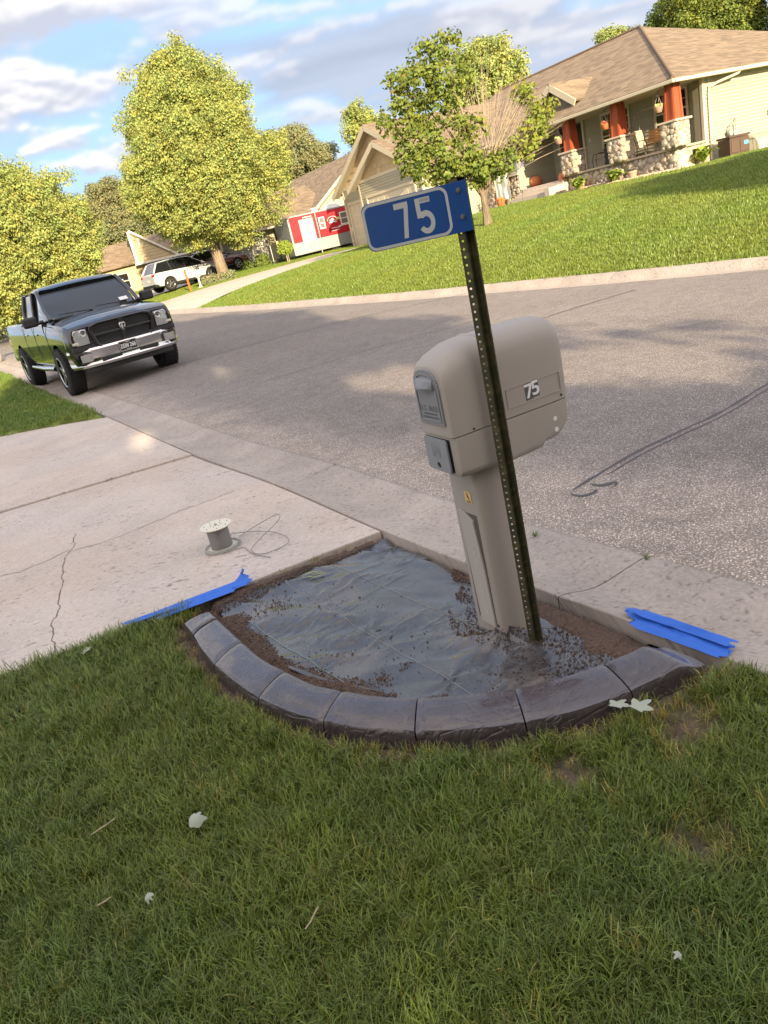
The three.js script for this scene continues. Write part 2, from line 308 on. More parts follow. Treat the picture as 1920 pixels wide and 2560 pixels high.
const kerbMap = tex(1024, (u, v) => { const fine = fbm(u * 180, v * 180, 2, 81, 180), big = fbm(u * 6, v * 6, 4, 82, 6), spk = smooth(0.70, 0.8, fbm(u * 120, v * 120, 2, 83, 120)), k = 0.82 + 0.28 * (fine - 0.5) + 0.4 * (big - 0.5) - 0.25 * spk; return rgb(0.52 * k, 0.445 * k, 0.385 * k); }, true, 1 / 2.4);
const kerbMat = new THREE.MeshStandardMaterial({ map: kerbMap, bumpMap: concreteBump, bumpScale: 0.004, roughness: 0.92, vertexColors: true, side: THREE.DoubleSide });
function kerb(name, side, t0, t1, first, prof) {
  const root = new THREE.Group(); root.name = name; root.userData = { kind: 'structure' }; scene.add(root);
  for (let a = first; a < t1; a += 3.02) {
    const b = Math.min(a + 3.0155, t1), rows = [], col = []; if (b < t0) continue; const n = a > -4 && a < 18 ? 30 : 8;
    for (let i = 0; i <= n; i++) {
      const t = lerp(Math.max(a, t0), b, i / n), e = side < 0 ? roadNear(t) : roadFar(t), lip = (i === 0 || i === n) ? -0.006 : 0;
      rows.push(prof.map(([o, y]) => { const [x, z] = world(t, e + side * o); return [x, roadY(Math.min(t, 75)) + y + lip, z]; }));
      for (const p of rows[rows.length - 1]) { const w = fbm(p[0] * 3, p[2] * 3, 4, 84), q = 0.92 + 0.2 * (w - 0.5); col.push(q, q, q); }
    }
    const g = grid(rows, (p) => [p[0] + p[1] * 0.3, p[2] + p[1]]); g.setAttribute('color', new THREE.Float32BufferAttribute(col, 3)); part('kerb_block', g, kerbMat, root);
  }
  return root;
}
kerb('near_kerb', -1, -40, 110, -39.97, [[0, -0.05], [0, 0.004], [0.03, 0.004], [0.12, -0.004], [0.24, -0.018], [0.31, -0.02], [0.38, -0.008], [0.46, 0.016], [0.515, 0.026], [0.525, 0.02], [0.528, -0.12]]);
kerb('far_kerb', 1, -40, 110, -38.6, [[0, -0.05], [0, 0.004], [0.03, 0.004], [0.15, -0.01], [0.28, -0.015], [0.34, 0.02], [0.42, 0.075], [0.50, 0.10], [0.55, 0.10], [0.56, 0.09], [0.562, -0.12]]);
// near driveway: two concrete slabs with a saw-cut joint between them
function slab(pts, y, m, parent, name = 'slab', thick = 0.1) {
  const g = shapeGeo(pts.map(([x, z]) => [x, -z]), thick - 0.008, 0.008); g.rotateX(-Math.PI / 2); g.translate(0, y - thick, 0);
  const p = g.attributes.position, uv = g.attributes.uv; for (let i = 0; i < p.count; i++) uv.setXY(i, p.getX(i) + p.getY(i) * 0.3, p.getZ(i) + p.getY(i));
  return part(name, g, m, parent);
}
{
  const root = new THREE.Group(); root.name = 'driveway'; root.userData = { kind: 'structure' }; scene.add(root);
  const kb = (a, b) => { const o = []; for (let i = 0; i <= 10; i++) { const t = lerp(a, b, i / 10); o.push(world(t, kerbBack(t) - 0.006)); } return o; };
  slab([[-12, 0.20], ...[[-4.2, -2.54], [-2.04, -3.3], [-1.0, -3.665]], ...kb(3.70, 7.18), [-3.43, -6.622], [-12, -4.0]], 0.024, concreteMat, root);
  const g = slab([[-12.0, -4.014], [-3.434, -6.636], ...kb(7.195, 11.0), [-4.33, -10.8], [-5.26, -11.0], [-14, -12.9]], 0.026, concreteMat, root);
  // the second slab rises a little with the street
  const p = g.geometry.attributes.position; for (let i = 0; i < p.count; i++) { const [t] = street(p.getX(i), p.getZ(i)); p.setY(i, p.getY(i) + roadY(t) * 0.9); } g.geometry.computeVertexNormals();
  const crack = new THREE.MeshStandardMaterial({ color: C3(0.16, 0.12, 0.10), roughness: 1, side: THREE.DoubleSide });
  for (const [pts, w, seed] of [[[[-2.316, -5.427], [-2.241, -5.142], [-2.237, -4.991], [-2.151, -4.606], [-2.024, -4.187], [-1.943, -3.845], [-1.80, -3.42]], 0.0032, 91], [[[-2.25, -5.05], [-2.5, -4.85], [-2.8, -4.83], [-3.3, -4.6]], 0.003, 92], [[[-2.24, -5.0], [-1.9, -5.1], [-1.5, -5.35], [-1.1, -5.55]], 0.0025, 93]]) {
    const curve = new THREE.CatmullRomCurve3(pts.map((q) => V3(q[0], 0, q[1]))), n = 90, rows = [];
    for (let i = 0; i <= n; i++) { const q = curve.getPointAt(i / n), d = curve.getTangentAt(i / n), o = 0.06 * (fbm(i * 0.22, 3, 4, seed) - 0.5), ww = w * (0.4 + 1.2 * fbm(i * 0.5, 7, 2, seed + 1)); rows.push([-1, 1].map((k) => [q.x - d.z * (o + k * ww), 0.0255, q.z + d.x * (o + k * ww)])); }
    part('crack_line', grid(rows), crack, root);
  }
}
// driveway of the house opposite, climbing from the far kerb to the garage, and the neighbour's beyond it
function farDrive(name, left, right) {     // two edges as lists of [t, distance beyond the kerb]
  const rows = [], n = 24;
  for (let i = 0; i <= n; i++) { const f = i / n, row = []; for (let j = 0; j <= 8; j++) { const k = j / 8, t = lerp(left(f)[0], right(f)[0], k), d = lerp(left(f)[1], right(f)[1], k), [x, z] = world(t, roadFar(t) + 0.56 + d); row.push([x, farGround(t, d) + 0.035 - 0.03 * Math.max(0, 1 - d / 0.5), z]); } rows.push(row); }
  return struct(name, grid(rows, (p) => [p[0], p[2]]), concreteMat);
}
const lin = (a, b, c) => (f) => f < 0.5 ? [lerp(a[0], b[0], f * 2), lerp(a[1], b[1], f * 2)] : [lerp(b[0], c[0], f * 2 - 1), lerp(b[1], c[1], f * 2 - 1)];
farDrive('house_driveway', lin([30.4, 0], [31, 1.5], [31.4, 11.2]), lin([42.0, 0], [40.4, 2], [40.2, 11.2]));
farDrive('neighbour_driveway', lin([46.5, 0], [47, 2], [47.5, 6.5]), lin([56, 0], [55, 2], [55, 6.5]));

// ---------- the planting bed: edging, fabric, soil, tape, spool ----------
const along = (P) => { const c = new THREE.CatmullRomCurve3(P.map((p) => V3(p[0], 0, p[1])), false, 'centripetal'); return c; };
{
  const slate = (u, v) => { const w = fbm(u * 7, v * 7, 3, 101, 7), a = Math.abs(fbm(u * 6 + w * 1.6, v * 9, 3, 102) - 0.5) * 2, b = Math.abs(fbm(u * 11, v * 14 + w * 2, 3, 103) - 0.5) * 2; return 0.55 * smooth(0, 0.16, a) + 0.25 * smooth(0, 0.2, b) + 0.2 * fbm(u * 40, v * 40, 3, 104, 40); };
  const bump = tex(512, (u, v) => slate(u, v), false, 1 / 0.5);
  const map = tex(512, (u, v) => { const k = slate(u, v), m = fbm(u * 5, v * 5, 4, 105, 5), d = fbm(u * 60, v * 60, 2, 106, 60), e = 0.7 + 0.6 * m + 0.25 * (d - 0.5), g = smooth(0.2, 0.0, k) * 0.10; return rgb(0.064 * e + g, 0.051 * e + g, 0.055 * e + g); }, true, 1 / 0.5);
  const rough = tex(256, (u, v) => 0.24 + 0.18 * fbm(u * 12, v * 12, 4, 107, 12), false, 1 / 0.5);
  const edgeMat = new THREE.MeshPhysicalMaterial({ map, bumpMap: bump, bumpScale: 0.005, roughnessMap: rough, roughness: 1, clearcoat: 1, clearcoatRoughness: 0.10, side: THREE.DoubleSide });
  const root = thing('concrete_edging', 'curved dark stamped concrete garden edging around the mailbox bed', 'edging');
  const cin = along(EDGE_IN), cout = along(EDGE_OUT);
  const near = (c, p) => { let b = 0, d = 1e9; for (let i = 0; i <= 600; i++) { const q = c.getPointAt(i / 600), e = Math.hypot(q.x - p[0], q.z - p[1]); if (e < d) { d = e; b = i / 600; } } return b; };
  const joints = [[[-0.899, -3.234], [-1.025, -3.178]], [[-0.749, -2.938], [-0.872, -2.846]], [[-0.533, -2.607], [-0.646, -2.507]], [[-0.302, -2.367], [-0.389, -2.255]], [[-0.033, -2.214], [-0.071, -2.069]], [[0.295, -2.136], [0.288, -1.986]], [[0.615, -2.158], [0.654, -2.022]]];
  const cuts = [[0, 0], ...joints.map(([a, b]) => [near(cin, a), near(cout, b)]), [1, 1]];
  for (let k = 0; k < cuts.length - 1; k++) {
    const secs = [], n = 18; let acc = k * 0.37;
    for (let i = 0; i <= n; i++) {
      const f = i / n, gi = k ? 0.0009 : 0, ge = k < cuts.length - 2 ? 0.0009 : 0;
      const a = cin.getPointAt(clamp(lerp(cuts[k][0] + gi, cuts[k + 1][0] - ge, f))), b = cout.getPointAt(clamp(lerp(cuts[k][1] + gi, cuts[k + 1][1] - ge, f)));
      const endDrop = (k === 0 ? smooth(0.35, 0, f) : 0) * 0.03 + (k === cuts.length - 2 ? smooth(0.6, 1, f) : 0) * 0.045, lip = (i === 0 && k) || (i === n && k < cuts.length - 2) ? 0.005 : 0, j = 0.003 * (fbm(f * 5 + k * 7, 0, 2, 108) - 0.5);
      const P = (q, y) => [lerp(a.x, b.x, q), y - endDrop - (y > 0.02 ? lip : 0) + j, lerp(a.z, b.z, q)];
      secs.push([P(-0.02, -0.10), P(-0.02, 0.078), P(0.0, 0.090), P(0.05, 0.097), P(0.15, 0.099), P(0.4, 0.094), P(0.7, 0.083), P(0.9, 0.071), P(0.97, 0.064), P(1.01, 0.052), P(1.03, 0.035), P(1.06, -0.10)]);
    }
    const g = loft(secs, 0.5); const p = g.attributes.position, uv = g.attributes.uv;
    for (let i = 0; i < p.count; i++) { const x = p.getX(i), z = p.getZ(i), ang = Math.atan2(z + 3.2, x - 0.1), rad = Math.hypot(z + 3.2, x - 0.1); uv.setXY(i, ang * 1.15 + k * 0.31, rad - p.getY(i) * 0.6); }
    part('edging_segment', g, edgeMat, root);
  }
}
// landscape fabric
const MBX = V3(0.9157, 0, -0.402), MBZ = V3(0.402, 0, 0.9157), MB0 = V3(0.388, 0, -2.684);
function fabricY(x, z) {
  let y = -0.018 + 0.03 * (fbm(x * 3.0, z * 3.0, 2, 111) - 0.5) + 0.012 * (1 - Math.abs(fbm(x * 2.2 + 1.2 * z, z * 5.5 - x * 2, 2, 109) - 0.5) * 6) * smooth(0.4, 0.6, fbm(x * 2, z * 2, 2, 110)) + 0.016 * (fbm(x * 2.3 + z * 1.5, (z * 2 - x) * 5, 2, 112) - 0.5);
  { const q = Math.abs(fbm(x * 7 + z * 11, z * 4 - x * 2.5, 3, 125) - 0.5) * 2; y += 0.006 * smooth(0.22, 0, q) * smooth(0.45, 0.62, fbm(x * 3.5, z * 3.5, 2, 126)); }
  const rip = (cx, cz, n, amp, r) => { const d = Math.hypot(x - cx, z - cz), a = Math.atan2(z - cz, x - cx); return amp * Math.exp(-d / r) * (Math.sin(a * n + 3 * fbm(d * 6, a, 2, 113)) * 0.5 + 0.5) * smooth(0, 0.03, d); };
  y += rip(0.36, -2.6, 7, 0.05, 0.12) + rip(0.10, -2.42, 6, 0.014, 0.10) + rip(-0.18, -2.95, 5, 0.013, 0.12) + rip(-0.02, -3.8, 8, 0.018, 0.12);
  y += 0.03 * Math.exp(-Math.pow(Math.hypot(x - 0.36, z + 2.6) / 0.09, 2)) - 0.012 * Math.exp(-Math.pow(edgeDist(x, z, BED) / 0.05, 2));
  const [t, s] = street(x, z); y += 0.026 * smooth(2.5, 3.3, t); y -= 0.016 * smooth(0.45, 0.1, kerbBack(t) - s);
  return y;
}
{
  const weave = tex(256, (u, v, i, j) => 0.5 + 0.25 * (i % 4 < 2 ? 1 : -1) * (j % 4 < 2 ? 1 : -1) + 0.25 * (fbm(u * 32, v * 32, 2, 114, 32) - 0.5), false, 1 / 0.13);
  const dust = tex(512, (u, v) => { const k = smooth(0.52, 0.68, fbm(u * 4, v * 4, 5, 115, 4)) * 0.6 + 0.3 * smooth(0.62, 0.7, fbm(u * 70, v * 70, 2, 116, 70)); return rgb(lerp(0.046, 0.12, k), lerp(0.046, 0.098, k), lerp(0.050, 0.082, k)); }, true, 1 / 1.1);
  const fm = new THREE.MeshPhysicalMaterial({ map: dust, bumpMap: weave, bumpScale: 0.0006, roughness: 0.27, specularIntensity: 1, clearcoat: 1, clearcoatRoughness: 0.22, side: THREE.DoubleSide });
  const root = thing('landscape_fabric', 'grey woven landscape fabric spread over the bed inside the edging', 'fabric');
  const step = 0.0115, pos = [], uv = [], idx = [], map = new Map();
  const put = (i, j) => { const key = i * 1000 + j; if (!map.has(key)) { const x = -1.15 + i * step, z = -4.1 + j * step; map.set(key, pos.length / 3); pos.push(x, fabricY(x, z), z); uv.push(x, z); } return map.get(key); };
  const inside = (i, j) => { const x = -1.15 + (i + 0.5) * step, z = -4.1 + (j + 0.5) * step; if (!inPoly(x, z, BED)) return false; const d = edgeDist(x, z, BED), [t, s] = street(x, z), kbd = kerbBack(t) - s, left = smooth(-0.55, -1.0, x);
    return d > 0.012 + 0.06 * left + 0.05 * fbm(x * 11, z * 11, 3, 117) - (t > 3.2 ? 0.03 : 0) && kbd > 0.01; };
  for (let i = 0; i < 190; i++) for (let j = 0; j < 190; j++) if (inside(i, j)) { const a = put(i, j), b = put(i + 1, j), c = put(i, j + 1), d = put(i + 1, j + 1); idx.push(a, c, b, b, c, d); }
  const g = new THREE.BufferGeometry(); g.setAttribute('position', new THREE.Float32BufferAttribute(pos, 3)); g.setAttribute('uv', new THREE.Float32BufferAttribute(uv, 2)); g.setIndex(idx); g.computeVertexNormals();
  part('sheet', g, fm, root);
  // white tracer threads and wire staples
  const thread = mat(0.30, 0.30, 0.29, 0.8), green = mat(0.22, 0.30, 0.29, 0.8);
  const run = (a, b, r, m) => { const pts = []; for (let i = 0; i <= 60; i++) { const k = i / 60, x = lerp(a[0], b[0], k) + 0.012 * (fbm(k * 5, a[0], 2, 118) - 0.5), z = lerp(a[1], b[1], k) + 0.012 * (fbm(k * 5, a[1], 2, 119) - 0.5); if (inPoly(x, z, BED)) pts.push([x, fabricY(x, z) + r * 0.8, z, r]); } if (pts.length > 2) part('thread', tube(pts, 5), m, root); };
  run([-0.35, -3.72], [0.32, -2.72], 0.0013, thread); run([-0.60, -3.62], [0.18, -2.28], 0.0013, thread); run([-0.80, -3.33], [-0.22, -2.42], 0.002, green);
  const wire = mat(0.35, 0.34, 0.33, 0.35, { metalness: 0.9 });
  for (const [x, z] of [[-0.15, -2.93], [0.11, -2.42], [-0.02, -3.82]]) { const y = fabricY(x, z); part('staple', tube([[x - 0.016, y - 0.01, z, 0.0022], [x - 0.014, y + 0.006, z + 0.002, 0.0022], [x + 0.014, y + 0.007, z - 0.006, 0.0022], [x + 0.017, y - 0.008, z - 0.008, 0.0022]], 6), wire, root); }
  // loose torn flaps standing up beside the edging
  const flap = (pts, h, seed) => { const c = along(pts), rows = []; for (let i = 0; i <= 40; i++) { const p = c.getPointAt(i / 40), d = c.getTangentAt(i / 40), e = Math.sin(Math.PI * i / 40); rows.push([0, 0.35, 0.7, 1].map((k) => [p.x - d.z * (k * 0.035 * e), -0.022 + h * e * Math.sin(k * 2.4) * (0.7 + 0.6 * fbm(i * 0.12, 1, 2, seed)), p.z + d.x * k * 0.035 * e])); } part('torn_flap', grid(rows, (p) => [p[0], p[2]]), fm, root); };
  flap([[-0.66, -2.93], [-0.5, -2.76], [-0.36, -2.62], [-0.16, -2.47]], 0.035, 121); flap([[-0.87, -3.32], [-0.78, -3.1], [-0.68, -2.92]], 0.03, 122); flap([[-0.10, -2.38], [0.02, -2.30], [0.14, -2.25]], 0.022, 123);
  flap([[0.27, -2.58], [0.31, -2.53], [0.38, -2.53], [0.44, -2.57]], 0.05, 124);
}
// soil: crumbs too many to count, heaped along the edging and scattered on the fabric
const soilMat = mat(0.105, 0.068, 0.05, 0.95);
const soilHeap = (f, w) => { const heavy = 0.35 + 0.9 * fbm(f * 11, 3, 3, 131), W = 0.15 * heavy * (f < 0.55 ? 1.15 : 0.85) + 0.02; return 0.030 * heavy * Math.pow(Math.max(0, 1 - w / W), 1.3) * (0.6 + 0.8 * fbm(f * 60, w * 40, 3, 133)); };
{
  const cin = along(EDGE_IN), rows = [];
  for (let i = 0; i <= 260; i++) { const f = i / 260, p = cin.getPointAt(f), d = cin.getTangentAt(f); rows.push([0, 1, 2, 3, 4, 5, 6, 7, 8, 9, 10].map((k) => { const w = -0.004 + k * 0.02, x = p.x + d.z * w, z = p.z - d.x * w, h = soilHeap(f, Math.max(0, w)); return [x, fabricY(x, z) + (h > 0.0015 ? h : -0.012), z]; })); }
  const g = grid(rows, (p) => [p[0], p[2]]), sm = new THREE.MeshStandardMaterial({ map: tex(256, (u, v) => { const k = 0.5 + fbm(u * 40, v * 40, 3, 134, 40); return rgb(0.105 * k, 0.068 * k, 0.048 * k); }, true, 1 / 0.3), bumpMap: tex(256, (u, v) => fbm(u * 50, v * 50, 3, 135, 50), false, 1 / 0.3), bumpScale: 0.006, roughness: 1, side: THREE.DoubleSide });
  const o = part('soil_ridge', g, sm, scene); o.userData = { kind: 'stuff', label: 'ridge of dark soil banked against the inside of the edging', category: 'soil' };
  // soil washed along the kerb side and the driveway side
  const strip = (a, b, n, wid, seed) => { const rr = []; for (let i = 0; i <= n; i++) { const f = i / n, x0 = lerp(a[0], b[0], f), z0 = lerp(a[1], b[1], f), L = Math.hypot(b[0] - a[0], b[1] - a[1]), nx = -(b[1] - a[1]) / L, nz = (b[0] - a[0]) / L, W = wid * (0.25 + 1.2 * fbm(f * 7, 2, 3, seed)) * (0.3 + 0.7 * f); rr.push([0, 1, 2, 3, 4, 5, 6].map((k) => { const w = k / 6, x = x0 + nx * W * w, z = z0 + nz * W * w; return [x, fabricY(x, z) + 0.016 * Math.pow(1 - w, 1.2) * (0.4 + fbm(f * 50, w * 6, 3, seed + 1)) - (k === 6 ? 0.01 : 0), z]; })); } part('soil_band', grid(rr, (p) => [p[0], p[2]]), sm, o); };
  strip([-0.10, -3.958], [-1.0, -3.64], 120, -0.16, 136); strip([0.33, -3.31], [0.86, -2.36], 120, 0.22, 138);
}
function crumbGeo(seed, d = 1) { const g = new THREE.IcosahedronGeometry(1, d), p = g.attributes.position; for (let i = 0; i < p.count; i++) { const v = V3(p.getX(i), p.getY(i), p.getZ(i)), k = 0.72 + 0.5 * fbm(v.x * 1.7 + 9, v.y * 1.7 + v.z * 2.3 + seed * 3, 2, 130 + seed); p.setXYZ(i, v.x * k, v.y * k * 0.8, v.z * k); } g.computeVertexNormals(); return g; }
{
  const r = rng(77), M = new THREE.Matrix4(), list = [];
  const add = (x, z, s, lift = 0) => list.push([x, fabricY(x, z) + s * 0.35 + lift, z, s]);
  const cin = along(EDGE_IN);
  for (let i = 0; i < 16000; i++) {              // ridge of loose soil inside the edging
    const f = r(), p = cin.getPointAt(f), d = cin.getTangentAt(f), heavy = 0.35 + 0.9 * fbm(f * 11, 3, 3, 131), w = Math.pow(r(), 1.6) * 0.17 * heavy * (f < 0.55 ? 1.15 : 0.9);
    add(p.x + d.z * w, p.z - d.x * w, 0.0016 + 0.006 * r() * r() * r(), soilHeap(f, w) - 0.001);
  }
  for (let i = 0; i < 6500; i++) { const t = 1.75 + 1.25 * r(), s = kerbBack(t) - Math.pow(r(), 1.3) * 0.42 * smooth(3.1, 2.4, t) - 0.01, [x, z] = world(t, s); if (inPoly(x, z, BED) && fbm(x * 9, z * 9, 3, 132) > 0.42) add(x, z, 0.0015 + 0.006 * r() * r() * r(), 0.002); }
  for (let i = 0; i < 6000; i++) { const k = r(), x = lerp(-0.1, -1.0, k) + 0.03 * (r() - 0.5), z = lerp(-3.94, -3.63, k) + Math.pow(r(), 1.5) * 0.16 * (0.35 + k); if (inPoly(x, z, BED)) add(x, z, 0.0015 + 0.006 * r() * r() * r(), 0.004); }
  for (const [cx, cz, n, w] of [[-0.16, -2.55, 130, 0.035], [-0.06, -2.6, 40, 0.02], [-0.25, -3.25, 40, 0.16], [0.0, -2.75, 60, 0.22], [-0.4, -2.8, 60, 0.13], [0.32, -2.35, 120, 0.1], [-0.65, -3.4, 200, 0.1], [-0.2, -2.36, 200, 0.08]]) for (let i = 0; i < n; i++) { const a = r() * 6.28, q = w * Math.sqrt(-2 * Math.log(1 - r() * 0.98)) * 0.7, x = cx + Math.cos(a) * q, z = cz + Math.sin(a) * q; if (inPoly(x, z, BED)) add(x, z, 0.0018 + 0.006 * r() * r() * r()); }
  const inst = new THREE.InstancedMesh(crumbGeo(1), soilMat, list.length); inst.name = 'loose_soil'; const q = new THREE.Quaternion(), e = new THREE.Euler();
  list.forEach(([x, y, z, s], i) => { e.set(r() * 6, r() * 6, r() * 6); M.compose(V3(x, y, z), q.setFromEuler(e), V3(s * (0.8 + 0.7 * r()), s, s)); inst.setMatrixAt(i, M); const k = 0.6 + 0.8 * r(); inst.setColorAt(i, C3(k, k, k)); });
  inst.userData = { kind: 'stuff', label: 'dark brown crumbs of soil along the edging and on the fabric', category: 'soil' }; scene.add(inst);
  // one rounded pebble by the left end of the edging
  const pg = crumbGeo(4, 3); pg.scale(0.026, 0.019, 0.02); pg.translate(-0.80, -0.025, -3.42); solo('pebble', 'smooth grey-brown pebble on soil near the left end of the edging', 'pebble', pg, mat(0.2, 0.15, 0.13, 0.6));
}
// dry leaf blades lying on the fabric
{
  const m = mat(0.36, 0.36, 0.17, 0.9); const r = rng(5);
  const root = thing('dry_leaf_blades', 'few pale dry grass blades lying on the fabric by the driveway edge', 'dry grass');
  for (let i = 0; i < 7; i++) { const x = -0.47 + 0.07 * r(), z = -3.62 + 0.05 * r(), a = -0.5 + r(), l = 0.03 + 0.03 * r(), y = fabricY(x, z) + 0.006; part('blade', grid([-1, 0, 1].map((k) => [-1, 1].map((w) => [x + Math.cos(a) * l * k - Math.sin(a) * 0.004 * w * (1 - k * k * 0.8), y + 0.004 * (1 - k * k) + 0.002 * i, z + Math.sin(a) * l * k + Math.cos(a) * 0.004 * w * (1 - k * k * 0.8)]))), m, root); }
}
// blue masking tape, several strips laid over one another
function tapeBundle(label, strips) {
  const m = mat(0.028, 0.14, 0.60, 0.55), root = thing('masking_tape', label, 'tape');
  strips.forEach(([a, b, w, y0, bulge, curlA, curlB], i) => {
    const rows = [], n = 40, dx = b[0] - a[0], dz = b[1] - a[1], L = Math.hypot(dx, dz), px = -dz / L, pz = dx / L;
    for (let j = 0; j <= n; j++) {
      const f = j / n, row = [];
      for (let k = -3; k <= 3; k++) {
        const q = k / 3, rag = (j === 0 || j === n) ? 0.045 * (hash(i * 9 + k, j, 140) - 0.5) : 0;
        const ripple = bulge * Math.max(0, Math.sin(f * Math.PI)) * (0.2 + 2.2 * Math.pow(fbm(f * 9 + i * 3, q * 2.2, 3, 141), 1.5)) * Math.cos(q * 1.4);
        row.push([a[0] + dx * f + px * w * 1.45 * q + dx / L * rag, y0 + ripple + (curlA || 0) * Math.pow(Math.max(0, 1 - f * 9), 1.5) * (q + 1) / 2 + (curlB || 0) * Math.pow(Math.max(0, (f - 1) * 9 + 1), 1.5) * (1 - q) / 2, a[1] + dz * f + pz * w * 1.45 * q + dz / L * rag]);
      }
      rows.push(row);
    }
    part('tape_strip', grid(rows), m, root);
  });
  return root;
}
tapeBundle('strips of blue masking tape along the driveway edge beside the wire spool', [[[-1.42, -3.555], [-0.82, -3.765], 0.02, 0.031, 0.006, 0, 0.06], [[-1.34, -3.53], [-0.80, -3.712], 0.019, 0.036, 0.010, 0, 0.02], [[-1.26, -3.515], [-0.88, -3.645], 0.020, 0.042, 0.006, 0, 0.01], [[-1.45, -3.52], [-1.15, -3.60], 0.018, 0.046, 0.006, 0.01, 0]]);
tapeBundle('crumpled blue masking tape at the right end of the edging on the gutter', [[[0.855, -2.535], [1.055, -2.145], 0.024, 0.032, 0.008, 0.03, 0], [[0.835, -2.46], [1.03, -2.13], 0.022, 0.034, 0.010, 0.02, 0], [[0.875, -2.50], [1.07, -2.165], 0.017, 0.046, 0.012, 0.012, 0]]);
// spool of grey wire standing on the driveway
{
  const root = thing('wire_spool', 'cream plastic spool wound with grey wire standing on the driveway', 'wire spool', [-1.035, 0.026, -4.36]);
  const cream = mat(0.70, 0.66, 0.52, 0.45), wire = mat(0.24, 0.235, 0.225, 0.5, { metalness: 0.3 }), dark = mat(0.12, 0.11, 0.10, 0.7);
  const lathe = (pts) => new THREE.LatheGeometry(pts.map((p) => new THREE.Vector2(p[0], p[1])), 40);
  const flange = (y) => lathe([[0.010, y - 0.004], [0.095, y - 0.004], [0.100, y - 0.002], [0.101, y + 0.002], [0.098, y + 0.005], [0.06, y + 0.004], [0.030, y + 0.005], [0.010, y + 0.005]]);
  part('lower_flange', flange(0.006), cream, root);
  const top = part('upper_flange', flange(0.152), cream, root);
  for (let i = 0; i < 14; i++) { const a = i / 14 * 6.283, q = i % 2 ? 0.075 : 0.035; part('flange_hole', cyl(0.0035, 0.0035, 0.002, 8, Math.cos(a) * q, 0.158, Math.sin(a) * q), dark, top); }
  part('spindle_hole', cyl(0.010, 0.010, 0.002, 16, 0, 0.158, 0), dark, top);
  const prof = []; for (let i = 0; i <= 96; i++) { const y = 0.012 + 0.134 * i / 96; prof.push([0.066 + 0.0016 * Math.abs(Math.sin(i * Math.PI / 3)) + 0.002 * (fbm(i * 0.1, 1, 2, 150) - 0.5), y]); }
  part('winding', lathe(prof), wire, root);
  const coil = []; for (let i = 0; i <= 200; i++) { const a = i / 200 * 6.283 * 5, q = 0.098 + 0.02 * (i / 200) + 0.008 * Math.sin(a * 0.37 + 1), y = 0.004 + 0.018 * (0.5 + 0.5 * Math.sin(a * 0.23)) * (1 - i / 260); coil.push([Math.cos(a) * q, y, Math.sin(a) * q * 0.96, 0.0026]); }
  part('loose_turns', tube(coil, 6), mat(0.42, 0.41, 0.38, 0.5), root);
  const tail = new THREE.CatmullRomCurve3([[0.10, 0.012, -0.10], [0.20, 0.02, -0.20], [0.35, 0.05, -0.24], [0.37, 0.05, -0.14], [0.23, 0.02, 0.11], [0.205, 0.01, 0.20], [0.28, 0.006, 0.28], [0.42, 0.012, 0.24], [0.44, 0.02, 0.2], [0.36, 0.02, 0.03], [0.24, 0.015, -0.09], [0.09, 0.03, -0.12], [-0.02, 0.03, -0.12]].map((p) => V3(...p)));
  part('wire_tail', tube(tail.getSpacedPoints(160).map((p) => [p.x, p.y, p.z, 0.0024]), 6), wire, root);
  const tail2 = new THREE.CatmullRomCurve3([[0.02, 0.01, 0.13], [0.14, 0.006, 0.10], [0.21, 0.004, 0.23], [0.33, 0.004, 0.36]].map((p) => V3(...p)));
  part('wire_end', tube(tail2.getSpacedPoints(50).map((p) => [p.x, p.y, p.z, 0.0024]), 6), wire, root);
}

